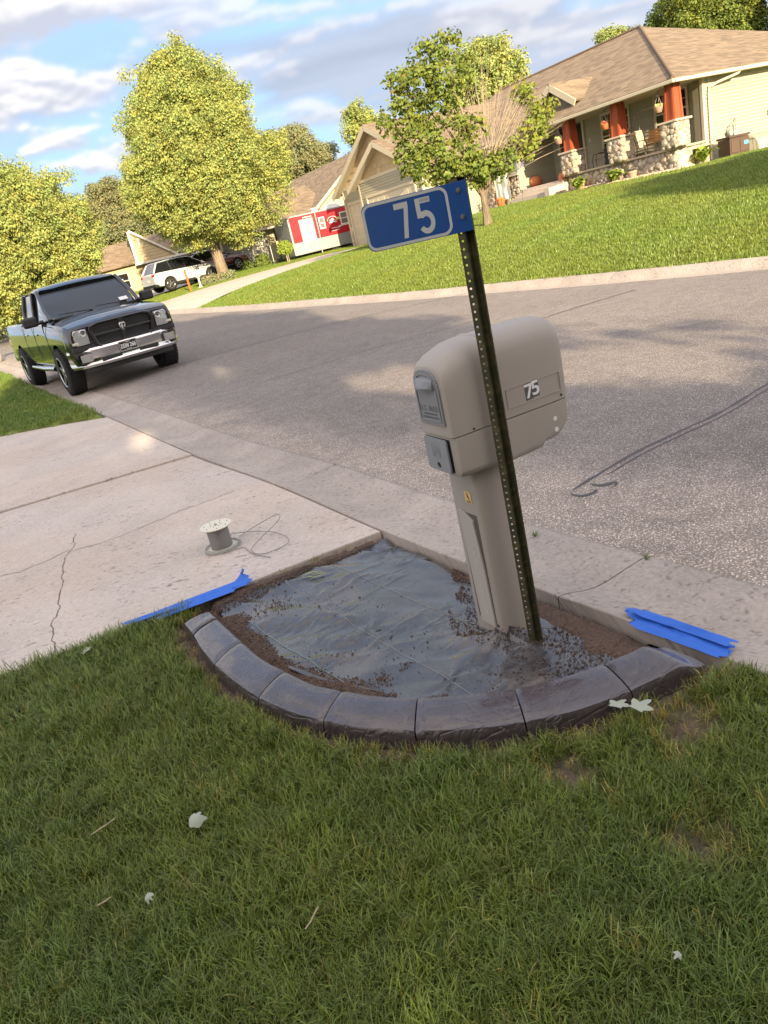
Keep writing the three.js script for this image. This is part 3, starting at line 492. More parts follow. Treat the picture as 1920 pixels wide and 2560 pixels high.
// ---------- mailbox ----------
{
  const turn = 23.7 * Math.PI / 180;
  const root = thing('mailbox', 'beige plastic post-mounted mailbox numbered 75 with grey rear door', 'mailbox', [MB0.x, 0, MB0.z], turn);
  const grain = tex(256, (u, v) => fbm(u * 64, v * 64, 3, 160, 64), false, 1 / 0.05);
  const beige = new THREE.MeshPhysicalMaterial({ color: C3(0.39, 0.345, 0.305), roughness: 0.46, bumpMap: grain, bumpScale: 0.00015, side: THREE.DoubleSide });
  const grey = mat(0.235, 0.24, 0.255, 0.5), dark = mat(0.02, 0.02, 0.02, 0.7), screw = mat(0.06, 0.055, 0.05, 0.4, { metalness: 0.6 }), white = mat(0.78, 0.78, 0.76, 0.5);
  const cz = 0.008;
  const arch = (x, w, yb, yt, flare = 0) => {        // closed cross-section: flat bottom, straight sides, rounded top
    const out = [[x, yb, cz + w + flare], [x, lerp(yb, yt, 0.30), cz + w + flare * 0.3], [x, yt - 0.125, cz + w]], n = 12;
    for (let i = 1; i < n; i++) { const a = i / n * Math.PI, c = Math.cos(a), s = Math.sin(a); out.push([x, yt - 0.125 + 0.125 * Math.pow(s, 0.72), cz + w * Math.sign(c) * Math.pow(Math.abs(c), 0.62)]); }
    out.push([x, yt - 0.125, cz - w], [x, lerp(yb, yt, 0.30), cz - w - flare * 0.3], [x, yb, cz - w - flare]); return out;
  };
  const top = table([[-0.152, 1.148], [-0.13, 1.172], [-0.09, 1.192], [-0.02, 1.212], [0.06, 1.212], [0.2, 1.212], [0.345, 1.208], [0.385, 1.18]]);
  const up = part('lid', loft([[-0.150, 0.098], [-0.146, 0.106], [-0.135, 0.110], [-0.10, 0.111], [-0.04, 0.111], [0.02, 0.111], [0.052, 0.111]].map(([x, w]) => arch(x, w, 0.897, top(x)))), beige, root);
  part('hood', loft([[0.046, 0.111], [0.052, 0.119], [0.060, 0.121], [0.067, 0.117], [0.085, 0.1165], [0.15, 0.117], [0.22, 0.117], [0.29, 0.117], [0.34, 0.115], [0.365, 0.110], [0.380, 0.100]].map(([x, w]) => arch(x, w, 0.897, top(x) + (x > 0.05 && x < 0.066 ? 0.005 : 0)))), beige, root);
  const tray = (x, w, yb, yt) => { const q = 0.03, out = [[x, yt, cz + w]]; for (let i = 0; i <= 5; i++) { const a = i / 5 * Math.PI / 2; out.push([x, yb + q - q * Math.sin(a), cz + w - q + q * Math.cos(a)]); } for (let i = 5; i >= 0; i--) { const a = i / 5 * Math.PI / 2; out.push([x, yb + q - q * Math.sin(a), cz - w + q - q * Math.cos(a)]); } out.push([x, yt, cz - w]); return out; };
  part('lower_body', loft([[-0.143, 0.100, 0.752], [-0.137, 0.108, 0.742], [-0.12, 0.111, 0.738], [0.0, 0.111, 0.732], [0.054, 0.111, 0.730]].map(([x, w, yb]) => tray(x, w, yb, 0.893))), beige, root);
  part('lower_hood', loft([[0.048, 0.112, 0.732], [0.056, 0.120, 0.728], [0.064, 0.120, 0.727], [0.072, 0.1165, 0.728], [0.18, 0.117, 0.732], [0.232, 0.117, 0.735], [0.244, 0.117, 0.751], [0.31, 0.116, 0.755], [0.345, 0.113, 0.775], [0.366, 0.108, 0.80], [0.376, 0.10, 0.83]].map(([x, w, yb]) => tray(x, w, yb, 0.893))), beige, root);
  // rear door with hood handle and lettering
  const doorPts = (z0, z1, y0, y1) => { const c = (z0 + z1) / 2, h = (z1 - z0) / 2, o = [[z0, y0], [z1, y0]]; for (let i = 0; i <= 12; i++) { const a = i / 12 * Math.PI, s = Math.sin(a), cc = Math.cos(a); o.push([c + h * Math.sign(cc) * Math.pow(Math.abs(cc), 0.75), y1 - h + h * Math.pow(s, 0.8)]); } return o; };
  const onBack = (g, x) => { g.rotateY(-Math.PI / 2); g.translate(x, 0, 0); return g; };     // shape x -> world local z, facing -x
  const door = part('rear_door', onBack(shapeGeo(doorPts(-0.078, 0.088, 0.938, 1.142), 0.008, 0.002), -0.147), grey, root);
  part('door_border', onBack(shapeGeo(doorPts(-0.066, 0.076, 0.952, 1.128), 0.004, 0.001, [doorPts(-0.061, 0.071, 0.957, 1.123)]), -0.1555), grey, door);
  const flip = (g) => { g.rotateY(-Math.PI / 2); return g; };
  const hs = [], zc = 0.004; for (let i = 0; i <= 10; i++) { const f = i / 10, z = zc + lerp(-0.055, 0.06, f), d = 0.030 * Math.pow(Math.sin(Math.PI * clamp(f, 0.04, 0.96)), 0.35); hs.push([[-0.152, 1.076, z], [-0.152 - d, 1.071, z], [-0.155 - d, 1.080, z], [-0.152 - d * 0.75, 1.104, z], [-0.152, 1.120 - 0.012 * Math.abs(f - 0.5), z]]); }
  part('door_handle', loft(hs, 0.6), grey, door);
  const letters = (str, size, y, z = 0.005) => { const g = text(str, size, 0.0016); flip(g); g.translate(-0.1565, y, z); part('lettering', g, mat(0.17, 0.175, 0.185, 0.55), door); };
  letters('U.S. MAIL', 0.021, 1.0); letters('APPROVED BY THE', 0.0075, 0.979); letters('POSTMASTER GENERAL', 0.0075, 0.966);
  part('latch_plate', span(-0.146, -0.138, 0.898, 0.934, -0.06, 0.084, 0.003), beige, root);
  // lower flap, hinged slightly open, with an embossed square mark and a finger hole
  const flapRoot = part('lower_flap', (() => { const g = shapeGeo(roundRect(-0.082, -0.064, 0.082, 0.064, 0.012), 0.005, 0.0015, [circlePts(0.0, -0.043, 0.0125, 18)]); return g; })(), mat(0.245, 0.26, 0.285, 0.42), root);
  flapRoot.rotation.set(0, -Math.PI / 2 - 0.035, 0); flapRoot.position.set(-0.1485, 0.818, -0.012);
  part('flap_recess', span(-0.1445, -0.1425, 0.756, 0.882, -0.09, 0.076), dark, root);
  const em = mat(0.20, 0.21, 0.23, 0.5); const line = (a, b, w = 0.0018) => { const d = Math.hypot(b[0] - a[0], b[1] - a[1]), g = box(d, w, 0.002); g.rotateZ(Math.atan2(b[1] - a[1], b[0] - a[0])); g.translate((a[0] + b[0]) / 2, (a[1] + b[1]) / 2, 0.0064); return g; };
  part('embossed_mark', merge([shapeGeo(roundRect(-0.027, -0.012, 0.027, 0.042, 0.004), 0.0012, 0, [roundRect(-0.0255, -0.0105, 0.0255, 0.0405, 0.003)]).translate(0, 0, 0.0062), line([-0.022, 0.0], [0.0, 0.036]), line([0.0, 0.036], [0.022, 0.008]), line([-0.012, -0.004], [0.004, 0.022]), line([0.004, 0.022], [0.016, 0.0]), ...[[-0.014, -0.002], [0.003, 0.012], [0.016, -0.004], [0.014, 0.026]].map(([x, y]) => new THREE.TorusGeometry(0.005, 0.0009, 5, 14).translate(x, y, 0.0064))]), em, flapRoot);
  // screws, reflectors, number plates, recessed number panel
  for (const [x, y, z] of [[-0.06, 0.905, 0.119], [0.342, 0.912, 0.124]]) part('screw', cyl(0.0045, 0.0045, 0.004, 12, x, y, cz + z - 0.008, 'z'), screw, root);
  for (const y of [0.832, 0.789]) part('reflector', cyl(0.0095, 0.0095, 0.003, 7, 0.298, y, cz + 0.1165, 'z'), white, root);
  const fz = cz + 0.1165, fr = [[0.095, 0.930], [0.345, 0.930], [0.345, 1.002], [0.095, 1.002]];
  const inset = (k) => fr.map(([x, y]) => [lerp(x, 0.22, k), lerp(y, 0.966, k * 2.6)]);
  part('number_panel_rim', shapeGeo(fr, 0.0022, 0.0006, [inset(0.02)]).translate(0, 0, fz - 0.0003), beige, root);
  const plate = mat(0.10, 0.10, 0.10, 0.5);
  [['7', 0.195], ['5', 0.227]].forEach(([ch, x], i) => { const p = part('number_plate', box(0.031, 0.062, 0.0012, 0, 0, 0), plate, root); p.position.set(x, 0.968 + 0.004 * i, fz + 0.0009); p.rotation.z = 0.03; const g = text(ch, 0.05, 0.0012); g.scale(1.0, 1.05, 1); g.translate(0, 0.002, 0.0008); part('digit', g, mat(0.82, 0.82, 0.8, 0.5), p); });
  // seam line between lid and lower body is a real gap; the post below
  const post = part('post', (() => { const secs = []; for (const [y, k] of [[-0.12, 1.02], [0.0, 1.02], [0.3, 1.0], [0.55, 1.0], [0.66, 1.04], [0.71, 1.14], [0.735, 1.3]]) secs.push(roundRect(-0.066, -0.128, 0.072, 0.068, 0.022).map(([x, z]) => [x > 0 ? x * k + (k - 1) * 0.25 : x, y, z])); return loft(secs, 0.6); })(), beige, root);
  // slot in the post's rear face with a tapering cover, lettered down its length
  part('slot', span(-0.0672, -0.0655, 0.06, 0.545, -0.088, 0.036), mat(0.12, 0.10, 0.085, 0.8), post);
  const cover = part('slot_cover', (() => { const a = [[-0.078, 0.545], [-0.074, 0.555], [-0.040, 0.545], [0.012, 0.52], [0.030, 0.30], [0.034, 0.05], [-0.060, 0.05]]; return onBack(shapeGeo(a.map(([z, y]) => [z, y]), 0.006, 0.002), -0.0685); })(), mat(0.46, 0.415, 0.37, 0.5), post);
  'WESTMINSTER'.split('').forEach((ch, i) => { const g = text(ch, 0.020, 0.0012); g.rotateZ(0); flip(g); g.translate(-0.0762, 0.40 - i * 0.029, -0.018 + i * 0.0014); part('lettering', g, mat(0.52, 0.48, 0.43, 0.5), cover); });
  const stick = part('sticker', onBack(shapeGeo(roundRect(-0.022, 0.592, 0.022, 0.640, 0.005), 0.001), -0.067), mat(0.72, 0.50, 0.20, 0.5), post);
  const sl = mat(0.10, 0.08, 0.06, 0.6); for (let i = 0; i < 4; i++) { const g = box(0.0012, 0.0022, 0.020 - i * 0.004); g.rotateX(0.7); g.translate(-0.0686, 0.612 + i * 0.006, 0.004 - i * 0.002); part('print_mark', g, sl, stick); }
  for (const [y, z] of [[0.598, -0.008], [0.598, 0.002], [0.598, 0.011]]) part('print_mark', span(-0.0688, -0.0676, y - 0.003, y + 0.003, z - 0.003, z + 0.003), sl, stick);
  part('drain_hole', cyl(0.006, 0.004, 0.003, 8, -0.0675, 0.06, 0.045, 'x'), dark, post);
  // rust-brown soil splashes on the post's foot are left to the soil crumbs round it
}
// ---------- address sign on its steel post ----------
{
  const th = -22 * Math.PI / 180, root = thing('address_sign', 'blue house number 75 sign bolted on a perforated green steel post', 'sign', [0.467, 0, -2.53], th);
  // local x to the right along the sign, z towards the viewer
  const steelTex = tex(256, (u, v) => { const k = fbm(u * 9, v * 9, 4, 170, 9), m = smooth(0.52, 0.7, fbm(u * 20, v * 20, 3, 171, 20)); return rgb(lerp(0.040, 0.085, k) + 0.05 * m, lerp(0.042, 0.082, k) + 0.035 * m, lerp(0.024, 0.040, k) + 0.012 * m); }, true, 1 / 0.3);
  const steel = new THREE.MeshStandardMaterial({ map: steelTex, roughness: 0.55, metalness: 0.15, side: THREE.DoubleSide });
  const H0 = -0.25, H1 = 1.722, holes = []; for (let y = 0.06; y < 1.70; y += 0.0254) holes.push(circlePts(-0.0145, y, 0.0042, 10));
  const post = part('steel_post', (() => {
    const f = shapeGeo([[-0.026, H0], [-0.0035, H0], [-0.0035, H1], [-0.026, H1]], 0.003, 0, holes); f.translate(0, 0, -0.0015);
    const prof = [[-0.0035, 0.0015], [-0.001, -0.001], [0.002, -0.020], [0.006, -0.0255], [0.014, -0.0265], [0.019, -0.023], [0.0245, -0.004], [0.027, 0.0], [0.030, -0.002], [0.0265, -0.012], [0.022, -0.026], [0.015, -0.0305], [0.004, -0.0295], [-0.002, -0.022], [-0.005, -0.004], [-0.0055, -0.0015]];
    const ch = loft([H0, 0.5, 1.2, H1].map((y) => prof.map(([x, z]) => [x, y, z])), 0.5);
    const g = merge([f, ch]), p = g.attributes.position, uv = g.attributes.uv; for (let i = 0; i < p.count; i++) uv.setXY(i, p.getX(i) + p.getZ(i), p.getY(i)); return g;
  })(), steel, root);
  const blue = mat(0.004, 0.062, 0.27, 0.35, { clearcoat: 0.3, clearcoatRoughness: 0.3 }), silver = mat(0.50, 0.51, 0.50, 0.45), bolt = mat(0.30, 0.30, 0.29, 0.35, { metalness: 0.8 });
  const x0 = -0.332, x1 = 0.028, y0 = 1.560, y1 = 1.712;
  const plate = part('sign_plate', shapeGeo([...roundRect(x0, y0, x1, y1, 0.026).filter(([x]) => x < 0), [-0.001, y1], [x1, y1], [x1, y0], [-0.001, y0]].sort((a, b) => Math.atan2(a[1] - 1.636, a[0] + 0.15) - Math.atan2(b[1] - 1.636, b[0] + 0.15)), 0.003, 0.0005).translate(0, 0, 0.004), blue, root);
  part('sign_border', shapeGeo(roundRect(x0 + 0.001, y0 + 0.002, -0.036, y1 - 0.002, 0.030, 8), 0.0008, 0, [roundRect(x0 + 0.0095, y0 + 0.011, -0.0445, y1 - 0.011, 0.022, 8)]).translate(0, 0, 0.0072), silver, plate);
  // digits drawn as narrow highway numerals
  const seven = [[-0.034, 0.092], [0.012, 0.092], [0.012, 0.080], [-0.003, 0.0], [-0.017, 0.0], [-0.002, 0.077], [-0.034, 0.077]];
  part('digit', shapeGeo(seven.map(([x, y]) => [x * 1.05 - 0.184, y * 1.20 + 1.581]), 0.0008).translate(0, 0, 0.0072), silver, plate);
  const five = []; { const cx = 0.0, cy = 0.029, R = 0.030, r2 = 0.0165; five.push([-0.026, 0.092], [-0.026, 0.042], [-0.013, 0.042]); for (let i = 0; i <= 14; i++) { const a = lerp(2.35, -2.6, i / 14); five.push([cx + r2 * 0.8 * Math.cos(a), cy + r2 * Math.sin(a) * (a < 0 ? 0.95 : 0.9)]); } for (let i = 0; i <= 16; i++) { const a = lerp(-2.62, 1.95, i / 16); five.push([cx + 0.0265 * Math.cos(a), cy + R * Math.sin(a)]); } five.push([-0.0125, 0.059], [-0.0125, 0.078], [0.020, 0.078], [0.020, 0.092]); }
  part('digit', shapeGeo(five.map(([x, y]) => [x * 1.08 - 0.118, y * 1.20 + 1.581]), 0.0008).translate(0, 0, 0.0072), silver, plate);
  for (const y of [1.686, 1.606]) { const b = part('bolt', cyl(0.008, 0.008, 0.002, 18, 0.001, y, 0.0085, 'z'), bolt, plate); part('bolt_head', cyl(0.0055, 0.006, 0.006, 6, 0.001, y, 0.012, 'z'), bolt, b); }
  part('scuff', box(0.030, 0.008, 0.0004, -0.115, 1.684, 0.0084), mat(0.35, 0.36, 0.37, 0.7), plate);
}

// ---------- vehicles ----------
const chromeMat = mat(0.62, 0.62, 0.63, 0.10, { metalness: 1 }), tyreMat = mat(0.018, 0.018, 0.019, 0.85), blackPlastic = mat(0.02, 0.02, 0.022, 0.5), rimMat = mat(0.42, 0.42, 0.43, 0.25, { metalness: 0.9 });
const glassDark = mat(0.012, 0.014, 0.018, 0.04, { specularIntensity: 1, clearcoat: 1, clearcoatRoughness: 0.02 });
const lensMat = mat(0.30, 0.31, 0.31, 0.10, { clearcoat: 1, clearcoatRoughness: 0.05 });
// section of a car body across its width: half outline [halfWidth, y] from bottom to top centre, mirrored
const section = (half, z) => [...half.map(([w, y]) => [w, y, z]), ...half.slice().reverse().map(([w, y]) => [-w, y, z])];
const csg = new Evaluator(); csg.useGroups = false;
function cutArches(g, axles, r, y, w, extra = []) {
  let a = new Brush(g); a.updateMatrixWorld();
  for (const z of axles) { const b = new Brush(cyl(r, r, w * 2 + 1, 40, 0, y, z, 'x')); b.updateMatrixWorld(); a = csg.evaluate(a, b, SUBTRACTION); }
  for (const e of extra) { const b = new Brush(e); b.updateMatrixWorld(); a = csg.evaluate(a, b, SUBTRACTION); }
  const src = a.geometry.index ? a.geometry.toNonIndexed() : a.geometry, P = src.attributes.position, N = src.attributes.normal, pos = [], nor = [];   // keep only what lies within the body's own width
  for (let i = 0; i < P.count; i += 3) { if ([0, 1, 2].every((k) => Math.abs(P.getX(i + k)) < w)) for (let k = 0; k < 3; k++) { pos.push(P.getX(i + k), P.getY(i + k), P.getZ(i + k)); nor.push(N.getX(i + k), N.getY(i + k), N.getZ(i + k)); } }
  const out = new THREE.BufferGeometry(); out.setAttribute('position', new THREE.Float32BufferAttribute(pos, 3)); out.setAttribute('normal', new THREE.Float32BufferAttribute(nor, 3)); return out;
}
function wheel(parent, x, y, z, R, w, spokes, rim) {      // outer face towards the sign of x
  const s = Math.sign(x), prof = [[R * 0.64, -w / 2], [R * 0.86, -w / 2 * 1.02], [R * 0.955, -w * 0.42], [R, -w * 0.3], [R, w * 0.3], [R * 0.955, w * 0.42], [R * 0.86, w / 2 * 1.02], [R * 0.64, w / 2]];
  const g = new THREE.LatheGeometry(prof.map((p) => new THREE.Vector2(p[0], p[1])), 40); g.rotateZ(Math.PI / 2); g.translate(x, y, z);
  const t = part('wheel', g, tyreMat, parent);
  const blocks = []; for (let i = 0; i < 44; i++) for (const q of [-0.3, 0.02, 0.32]) { const a = i / 44 * 6.283 + q, b = box(w * 0.25, 0.012, R * 0.085); b.translate(0, R + 0.002, 0); b.rotateX(a); b.translate(x + q * w, y, z); blocks.push(b); }
  part('tread', merge(blocks), tyreMat, t);
  const rg = [new THREE.TorusGeometry(R * 0.62, R * 0.04, 8, 36).rotateY(Math.PI / 2).translate(x + s * w * 0.46, y, z), cyl(R * 0.17, R * 0.2, 0.03, 18, x + s * w * 0.40, y, z, 'x')];
  for (let i = 0; i < spokes; i++) { const b = box(0.035, R * 0.5, R * 0.15, 0, R * 0.38, 0, 0.012); b.rotateX(i / spokes * 6.283); b.translate(x + s * w * 0.36, y, z); rg.push(b); }
  part('rim', merge(rg), rim, t);
  part('wheel_well', cyl(R * 0.63, R * 0.63, 0.02, 28, x + s * w * 0.14, y, z, 'x'), blackPlastic, t);
}
// black crew-cab pickup, nose towards the camera; local z forward, origin on the ground under the front axle
{
  const px = V3(-4.22, 0, -14.5);
  const heading = -31 * Math.PI / 180, away = V3(Math.sin(heading), 0, -Math.cos(heading));   // direction the truck's tail points
  const [tt] = street(px.x, px.z);
  const root = thing('pickup_truck', 'black crew-cab pickup truck with chrome front bumper parked along the kerb', 'pickup truck', [px.x, roadY(tt) - 0.004, px.z], Math.atan2(-away.x, -away.z));
  root.rotation.order = 'YXZ'; root.rotation.x = 0.012;
  const paint = new THREE.MeshPhysicalMaterial({ color: C3(0.003, 0.004, 0.007), roughness: 0.12, clearcoat: 1, clearcoatRoughness: 0.02, side: THREE.DoubleSide });
  const ax = [0, -3.57], R = 0.425;
  const st = (w, yb, yh, yc, sh = 0.0) => [[w * 0.80, yb], [w * 0.955, yb + 0.02], [w * 0.985, yb + 0.16], [w * 1.0, lerp(yb, yh, 0.55)], [w * 0.992, lerp(yb, yh, 0.80)], [w * (0.965 - sh), yh - 0.035], [w * (0.925 - sh), yh], [w * (0.70 - sh), lerp(yh, yc, 0.55)], [w * 0.46, lerp(yh, yc, 0.80)], [w * 0.40, yc], [w * 0.12, yc + 0.004]];
  const B = [[0.90, 0.90, 0.50, 1.12, 1.14], [0.86, 0.945, 0.50, 1.165, 1.185], [0.74, 0.975, 0.50, 1.20, 1.235], [0.45, 0.995, 0.50, 1.235, 1.285], [0.0, 1.0, 0.50, 1.26, 1.325], [-0.45, 1.0, 0.50, 1.285, 1.35], [-0.62, 1.0, 0.50, 1.30, 1.345]];
  const front = loft(B.map(([z, w, yb, yh, yc]) => section(st(w, yb, yh, yc), z)), 0.45);
  const C = [[-0.62, 1.0], [-0.9, 1.0], [-1.6, 1.0], [-2.2, 1.0], [-2.62, 1.0], [-2.64, 1.0], [-3.57, 1.005], [-4.4, 0.995], [-4.78, 0.98], [-4.84, 0.95]];
  const rear = loft(C.map(([z, w]) => { const yh = z < -2.63 ? 1.345 : 1.315; return section([[w * 0.80, 0.50], [w * 0.955, 0.52], [w * 0.985, 0.66], [w, 0.95], [w * 0.992, 1.16], [w * 0.975, yh - 0.03], [w * 0.945, yh], [w * 0.3, yh + 0.004]], z); }), 0.45);
  part('front_body', cutArches(front, [0], 0.50, R, 1.1), paint, root);
  part('rear_body', cutArches(rear, [-3.57], 0.50, R, 1.1, [span(-0.83, 0.83, 1.0, 1.7, -4.74, -2.72)]), paint, root);
  part('underbody', merge([span(-0.78, 0.78, 0.42, 0.62, -4.6, 0.75, 0.04), span(-0.6, 0.6, 0.60, 0.95, -4.0, 0.6)]), blackPlastic, root);
  // cab: dark glass hull, body-coloured roof and pillars
  const hull = (z, w, y, wt) => section([[w, 1.30], [w, 1.33], [lerp(w, wt, 0.5), lerp(1.33, y, 0.5)], [wt, y], [wt * 0.5, y + 0.001]], z);
  part('windows', loft([hull(-0.42, 0.80, 1.335, 0.79), hull(-0.62, 0.845, 1.49, 0.80), hull(-0.86, 0.865, 1.68, 0.775), hull(-1.13, 0.87, 1.85, 0.74), hull(-1.7, 0.872, 1.875, 0.735), hull(-2.35, 0.87, 1.85, 0.72), hull(-2.55, 0.86, 1.52, 0.76), hull(-2.6, 0.85, 1.34, 0.80)], 0.5), glassDark, root);
  const roofS = (z, y, w, th) => section([[w * 1.0, y - 0.045], [w * 1.015, y - 0.015], [w * 0.94, y + 0.035], [w * 0.7, y + 0.055 + th], [w * 0.3, y + 0.07 + th], [w * 0.08, y + 0.072 + th]], z);
  part('roof', loft([roofS(-1.06, 1.845, 0.755, -0.03), roofS(-1.16, 1.872, 0.762, -0.005), roofS(-1.5, 1.892, 0.765, 0), roofS(-2.0, 1.892, 0.76, 0), roofS(-2.36, 1.868, 0.745, -0.01), roofS(-2.42, 1.835, 0.735, -0.03)], 0.7), paint, root);
  for (const s of [-1, 1]) {
    const bar = (pts, r) => part('pillar', tube(pts.map((p) => [s * p[0], p[1], p[2], r]), 8), paint, root);
    bar([[0.835, 1.33, -0.36], [0.845, 1.49, -0.60], [0.80, 1.69, -0.86], [0.765, 1.86, -1.10]], 0.038);
    bar([[0.90, 1.31, -1.55], [0.835, 1.6, -1.56], [0.765, 1.87, -1.58]], 0.036);
    bar([[0.88, 1.31, -2.5], [0.83, 1.6, -2.47], [0.755, 1.86, -2.38]], 0.055);
    bar([[0.905, 1.325, -0.45], [0.925, 1.325, -1.5], [0.905, 1.325, -2.55]], 0.024);
    // side windows: the front one is wound down, so the frame shows the opaque dark hull behind it
    part('side_window', loft([[-2.40, 0.0], [-1.63, 0.0]].map(([z]) => [[s * 0.893, 1.345, z], [s * 0.775, 1.835, z + (z < -2 ? 0.06 : 0)], [s * 0.768, 1.835, z + (z < -2 ? 0.06 : 0)], [s * 0.886, 1.345, z]]), 0.3), glassDark, root);
    const mir = part('side_mirror', box(0.27, 0.185, 0.11, s * 1.13, 1.375, -0.72, 0.045), blackPlastic, root);
    part('mirror_arm', tube([[s * 0.9, 1.34, -0.70, 0.035], [s * 1.02, 1.33, -0.71, 0.03]], 8), blackPlastic, mir);
    for (const z of [-1.30, -2.30]) part('door_handle', box(0.03, 0.035, 0.2, s * 1.003, 1.12, z, 0.012), chromeMat, root);
    for (const z of [-0.50, -1.56, -2.58]) part('door_gap', box(0.006, 0.66, 0.010, s * 0.9995, 0.93, z), blackPlastic, root);
    part('sill_step', tube([[s * 0.98, 0.46, -0.75, 0.045], [s * 1.0, 0.45, -1.6, 0.045], [s * 0.98, 0.46, -2.85, 0.045]], 10), chromeMat, root);
    wheel(root, s * 0.895, R, 0, R, 0.30, 5, rimMat); wheel(root, s * 0.895, R, -3.57, R, 0.30, 5, rimMat);
    // headlamp: clear lens with bright reflectors behind
    const lamp = part('headlight', loft([[0.945, 0.64], [0.955, 0.72], [0.93, 0.83], [0.845, 0.935], [0.70, 0.955]].map(([z, x], i) => { const t = i / 4, y0 = lerp(0.855, 0.85, t), y1 = lerp(1.105, 1.125, t); const xx = s * lerp(0.615, 0.98, Math.pow(t, 0.8)); return [[xx, y0, z - 0.07], [xx, y0, z - 0.012], [xx, lerp(y0, y1, 0.5), z], [xx, y1, z - 0.03], [xx, y1, z - 0.09]]; }), 0.5), lensMat, root);
    for (const [x, y, r, z] of [[0.68, 1.045, 0.052, 0.94], [0.79, 1.045, 0.052, 0.905], [0.88, 1.035, 0.04, 0.84]]) { part('reflector', new THREE.TorusGeometry(r, 0.013, 8, 20).translate(s * x, y, z), chromeMat, lamp); part('bulb', new THREE.SphereGeometry(r * 0.62, 12, 8).translate(s * x, y, z - 0.02), mat(0.06, 0.06, 0.06, 0.1, { clearcoat: 1 }), lamp); }
    part('turn_lens', box(0.26, 0.045, 0.05, s * 0.77, 0.895, 0.905, 0.012), mat(0.6, 0.55, 0.45, 0.2), lamp).rotation.y = s * 0.0;
    const fog = part('fog_light', box(0.17, 0.095, 0.03, s * 0.76, 0.63, 0.975, 0.012), lensMat, root); part('fog_trim', shapeGeo(roundRect(-0.10, -0.062, 0.10, 0.062, 0.02), 0.012, 0.002, [roundRect(-0.085, -0.047, 0.085, 0.047, 0.015)]).translate(s * 0.76, 0.63, 0.978), chromeMat, fog);
  }
  // grille: gloss-black surround, cross bars and honeycomb mesh
  const gz = 0.925;
  const outline = [[-0.52, 0.80], [-0.44, 0.735], [0.44, 0.735], [0.52, 0.80], [0.585, 1.06], [0.55, 1.135], [0.42, 1.17], [-0.42, 1.17], [-0.55, 1.135], [-0.585, 1.06]];
  const inner = outline.map(([x, y]) => [x * 0.90, lerp(y, 0.955, 0.14)]);
  part('grille_back', shapeGeo(outline, 0.02).translate(0, 0, gz - 0.02), mat(0.006, 0.006, 0.007, 0.6), root);
  const gr = part('grille_frame', shapeGeo(outline, 0.04, 0.012, [inner]).translate(0, 0, gz), mat(0.006, 0.006, 0.008, 0.16, { clearcoat: 1, clearcoatRoughness: 0.05 }), root);
  part('grille_bar', merge([box(1.02, 0.042, 0.04, 0, 0.962, gz + 0.02, 0.012), box(0.095, 0.38, 0.04, 0, 0.955, gz + 0.018, 0.012)]), mat(0.008, 0.008, 0.01, 0.2, { clearcoat: 1 }), gr);
  const mesh = []; for (let i = -14; i <= 14; i++) for (let j = 0; j < 12; j++) { const x = (i + (j % 2) / 2) * 0.036, y = 0.775 + j * 0.034; if (Math.abs(x) < 0.51 && inPoly(x, y, inner) && edgeDist(x, y, inner) > 0.012) { const g = new THREE.TorusGeometry(0.017, 0.0032, 4, 6); g.rotateZ(Math.PI / 6); g.translate(x, y, gz + 0.006); mesh.push(g); } }
  part('grille_mesh', merge(mesh), mat(0.045, 0.045, 0.05, 0.3), gr);
  // horned shield emblem
  const em = part('emblem', shapeGeo([[-0.058, 0.072], [-0.03, 0.085], [0.03, 0.085], [0.058, 0.072], [0.06, 0.02], [0.035, -0.05], [0.0, -0.078], [-0.035, -0.05], [-0.06, 0.02]], 0.012, 0.004).translate(0, 0.995, gz + 0.042), mat(0.12, 0.12, 0.125, 0.25, { metalness: 0.8 }), gr);
  for (const s of [-1, 1]) part('horn', tube([[s * 0.008, 1.055, gz + 0.06, 0.013], [s * 0.035, 1.062, gz + 0.064, 0.013], [s * 0.05, 1.035, gz + 0.066, 0.012], [s * 0.044, 1.0, gz + 0.066, 0.010], [s * 0.026, 0.985, gz + 0.066, 0.007]], 8), chromeMat, em);
  part('muzzle', loft([[0.02, 1.06], [0.026, 1.03], [0.018, 0.985], [0.010, 0.945]].map(([w, y]) => [[-w, y, gz + 0.055], [0, y, gz + 0.072], [w, y, gz + 0.055], [0, y, gz + 0.045]]), 0.5), chromeMat, em);
  // chrome bumper with intake, plate
  const bump = (y, d, w) => { const out = []; for (let i = 0; i <= 14; i++) { const q = lerp(-1, 1, i / 14), x = q * w; out.push([x, y, 1.0 + d - 0.20 * Math.pow(Math.abs(q), 2.6) - (Math.abs(q) > 0.98 ? 0.12 : 0)]); } for (let i = 14; i >= 0; i--) { const q = lerp(-1, 1, i / 14), x = q * w * 0.985; out.push([x, y, 0.93 + d - 0.22 * Math.pow(Math.abs(q), 2.6) - (Math.abs(q) > 0.98 ? 0.12 : 0)]); } return out; };
  part('front_bumper', loft([bump(0.435, -0.06, 0.93), bump(0.460, 0.0, 0.97), bump(0.500, 0.015, 0.99), bump(0.535, 0.0, 1.0), bump(0.560, -0.005, 1.0), bump(0.705, 0.0, 1.005), bump(0.740, 0.012, 1.005), bump(0.775, 0.0, 1.0), bump(0.787, -0.04, 0.99)], 0.5), chromeMat, root);
  part('bumper_intake', merge([span(-0.52, -0.16, 0.525, 0.585, 0.985, 1.004, 0.006), span(0.16, 0.52, 0.525, 0.585, 0.985, 1.004, 0.006)]), blackPlastic, root);
  part('bumper_top', span(-0.93, 0.93, 0.75, 0.83, 0.70, 0.93, 0.015), blackPlastic, root);
  part('air_dam', span(-0.80, 0.80, 0.36, 0.46, 0.72, 0.88, 0.02), blackPlastic, root);
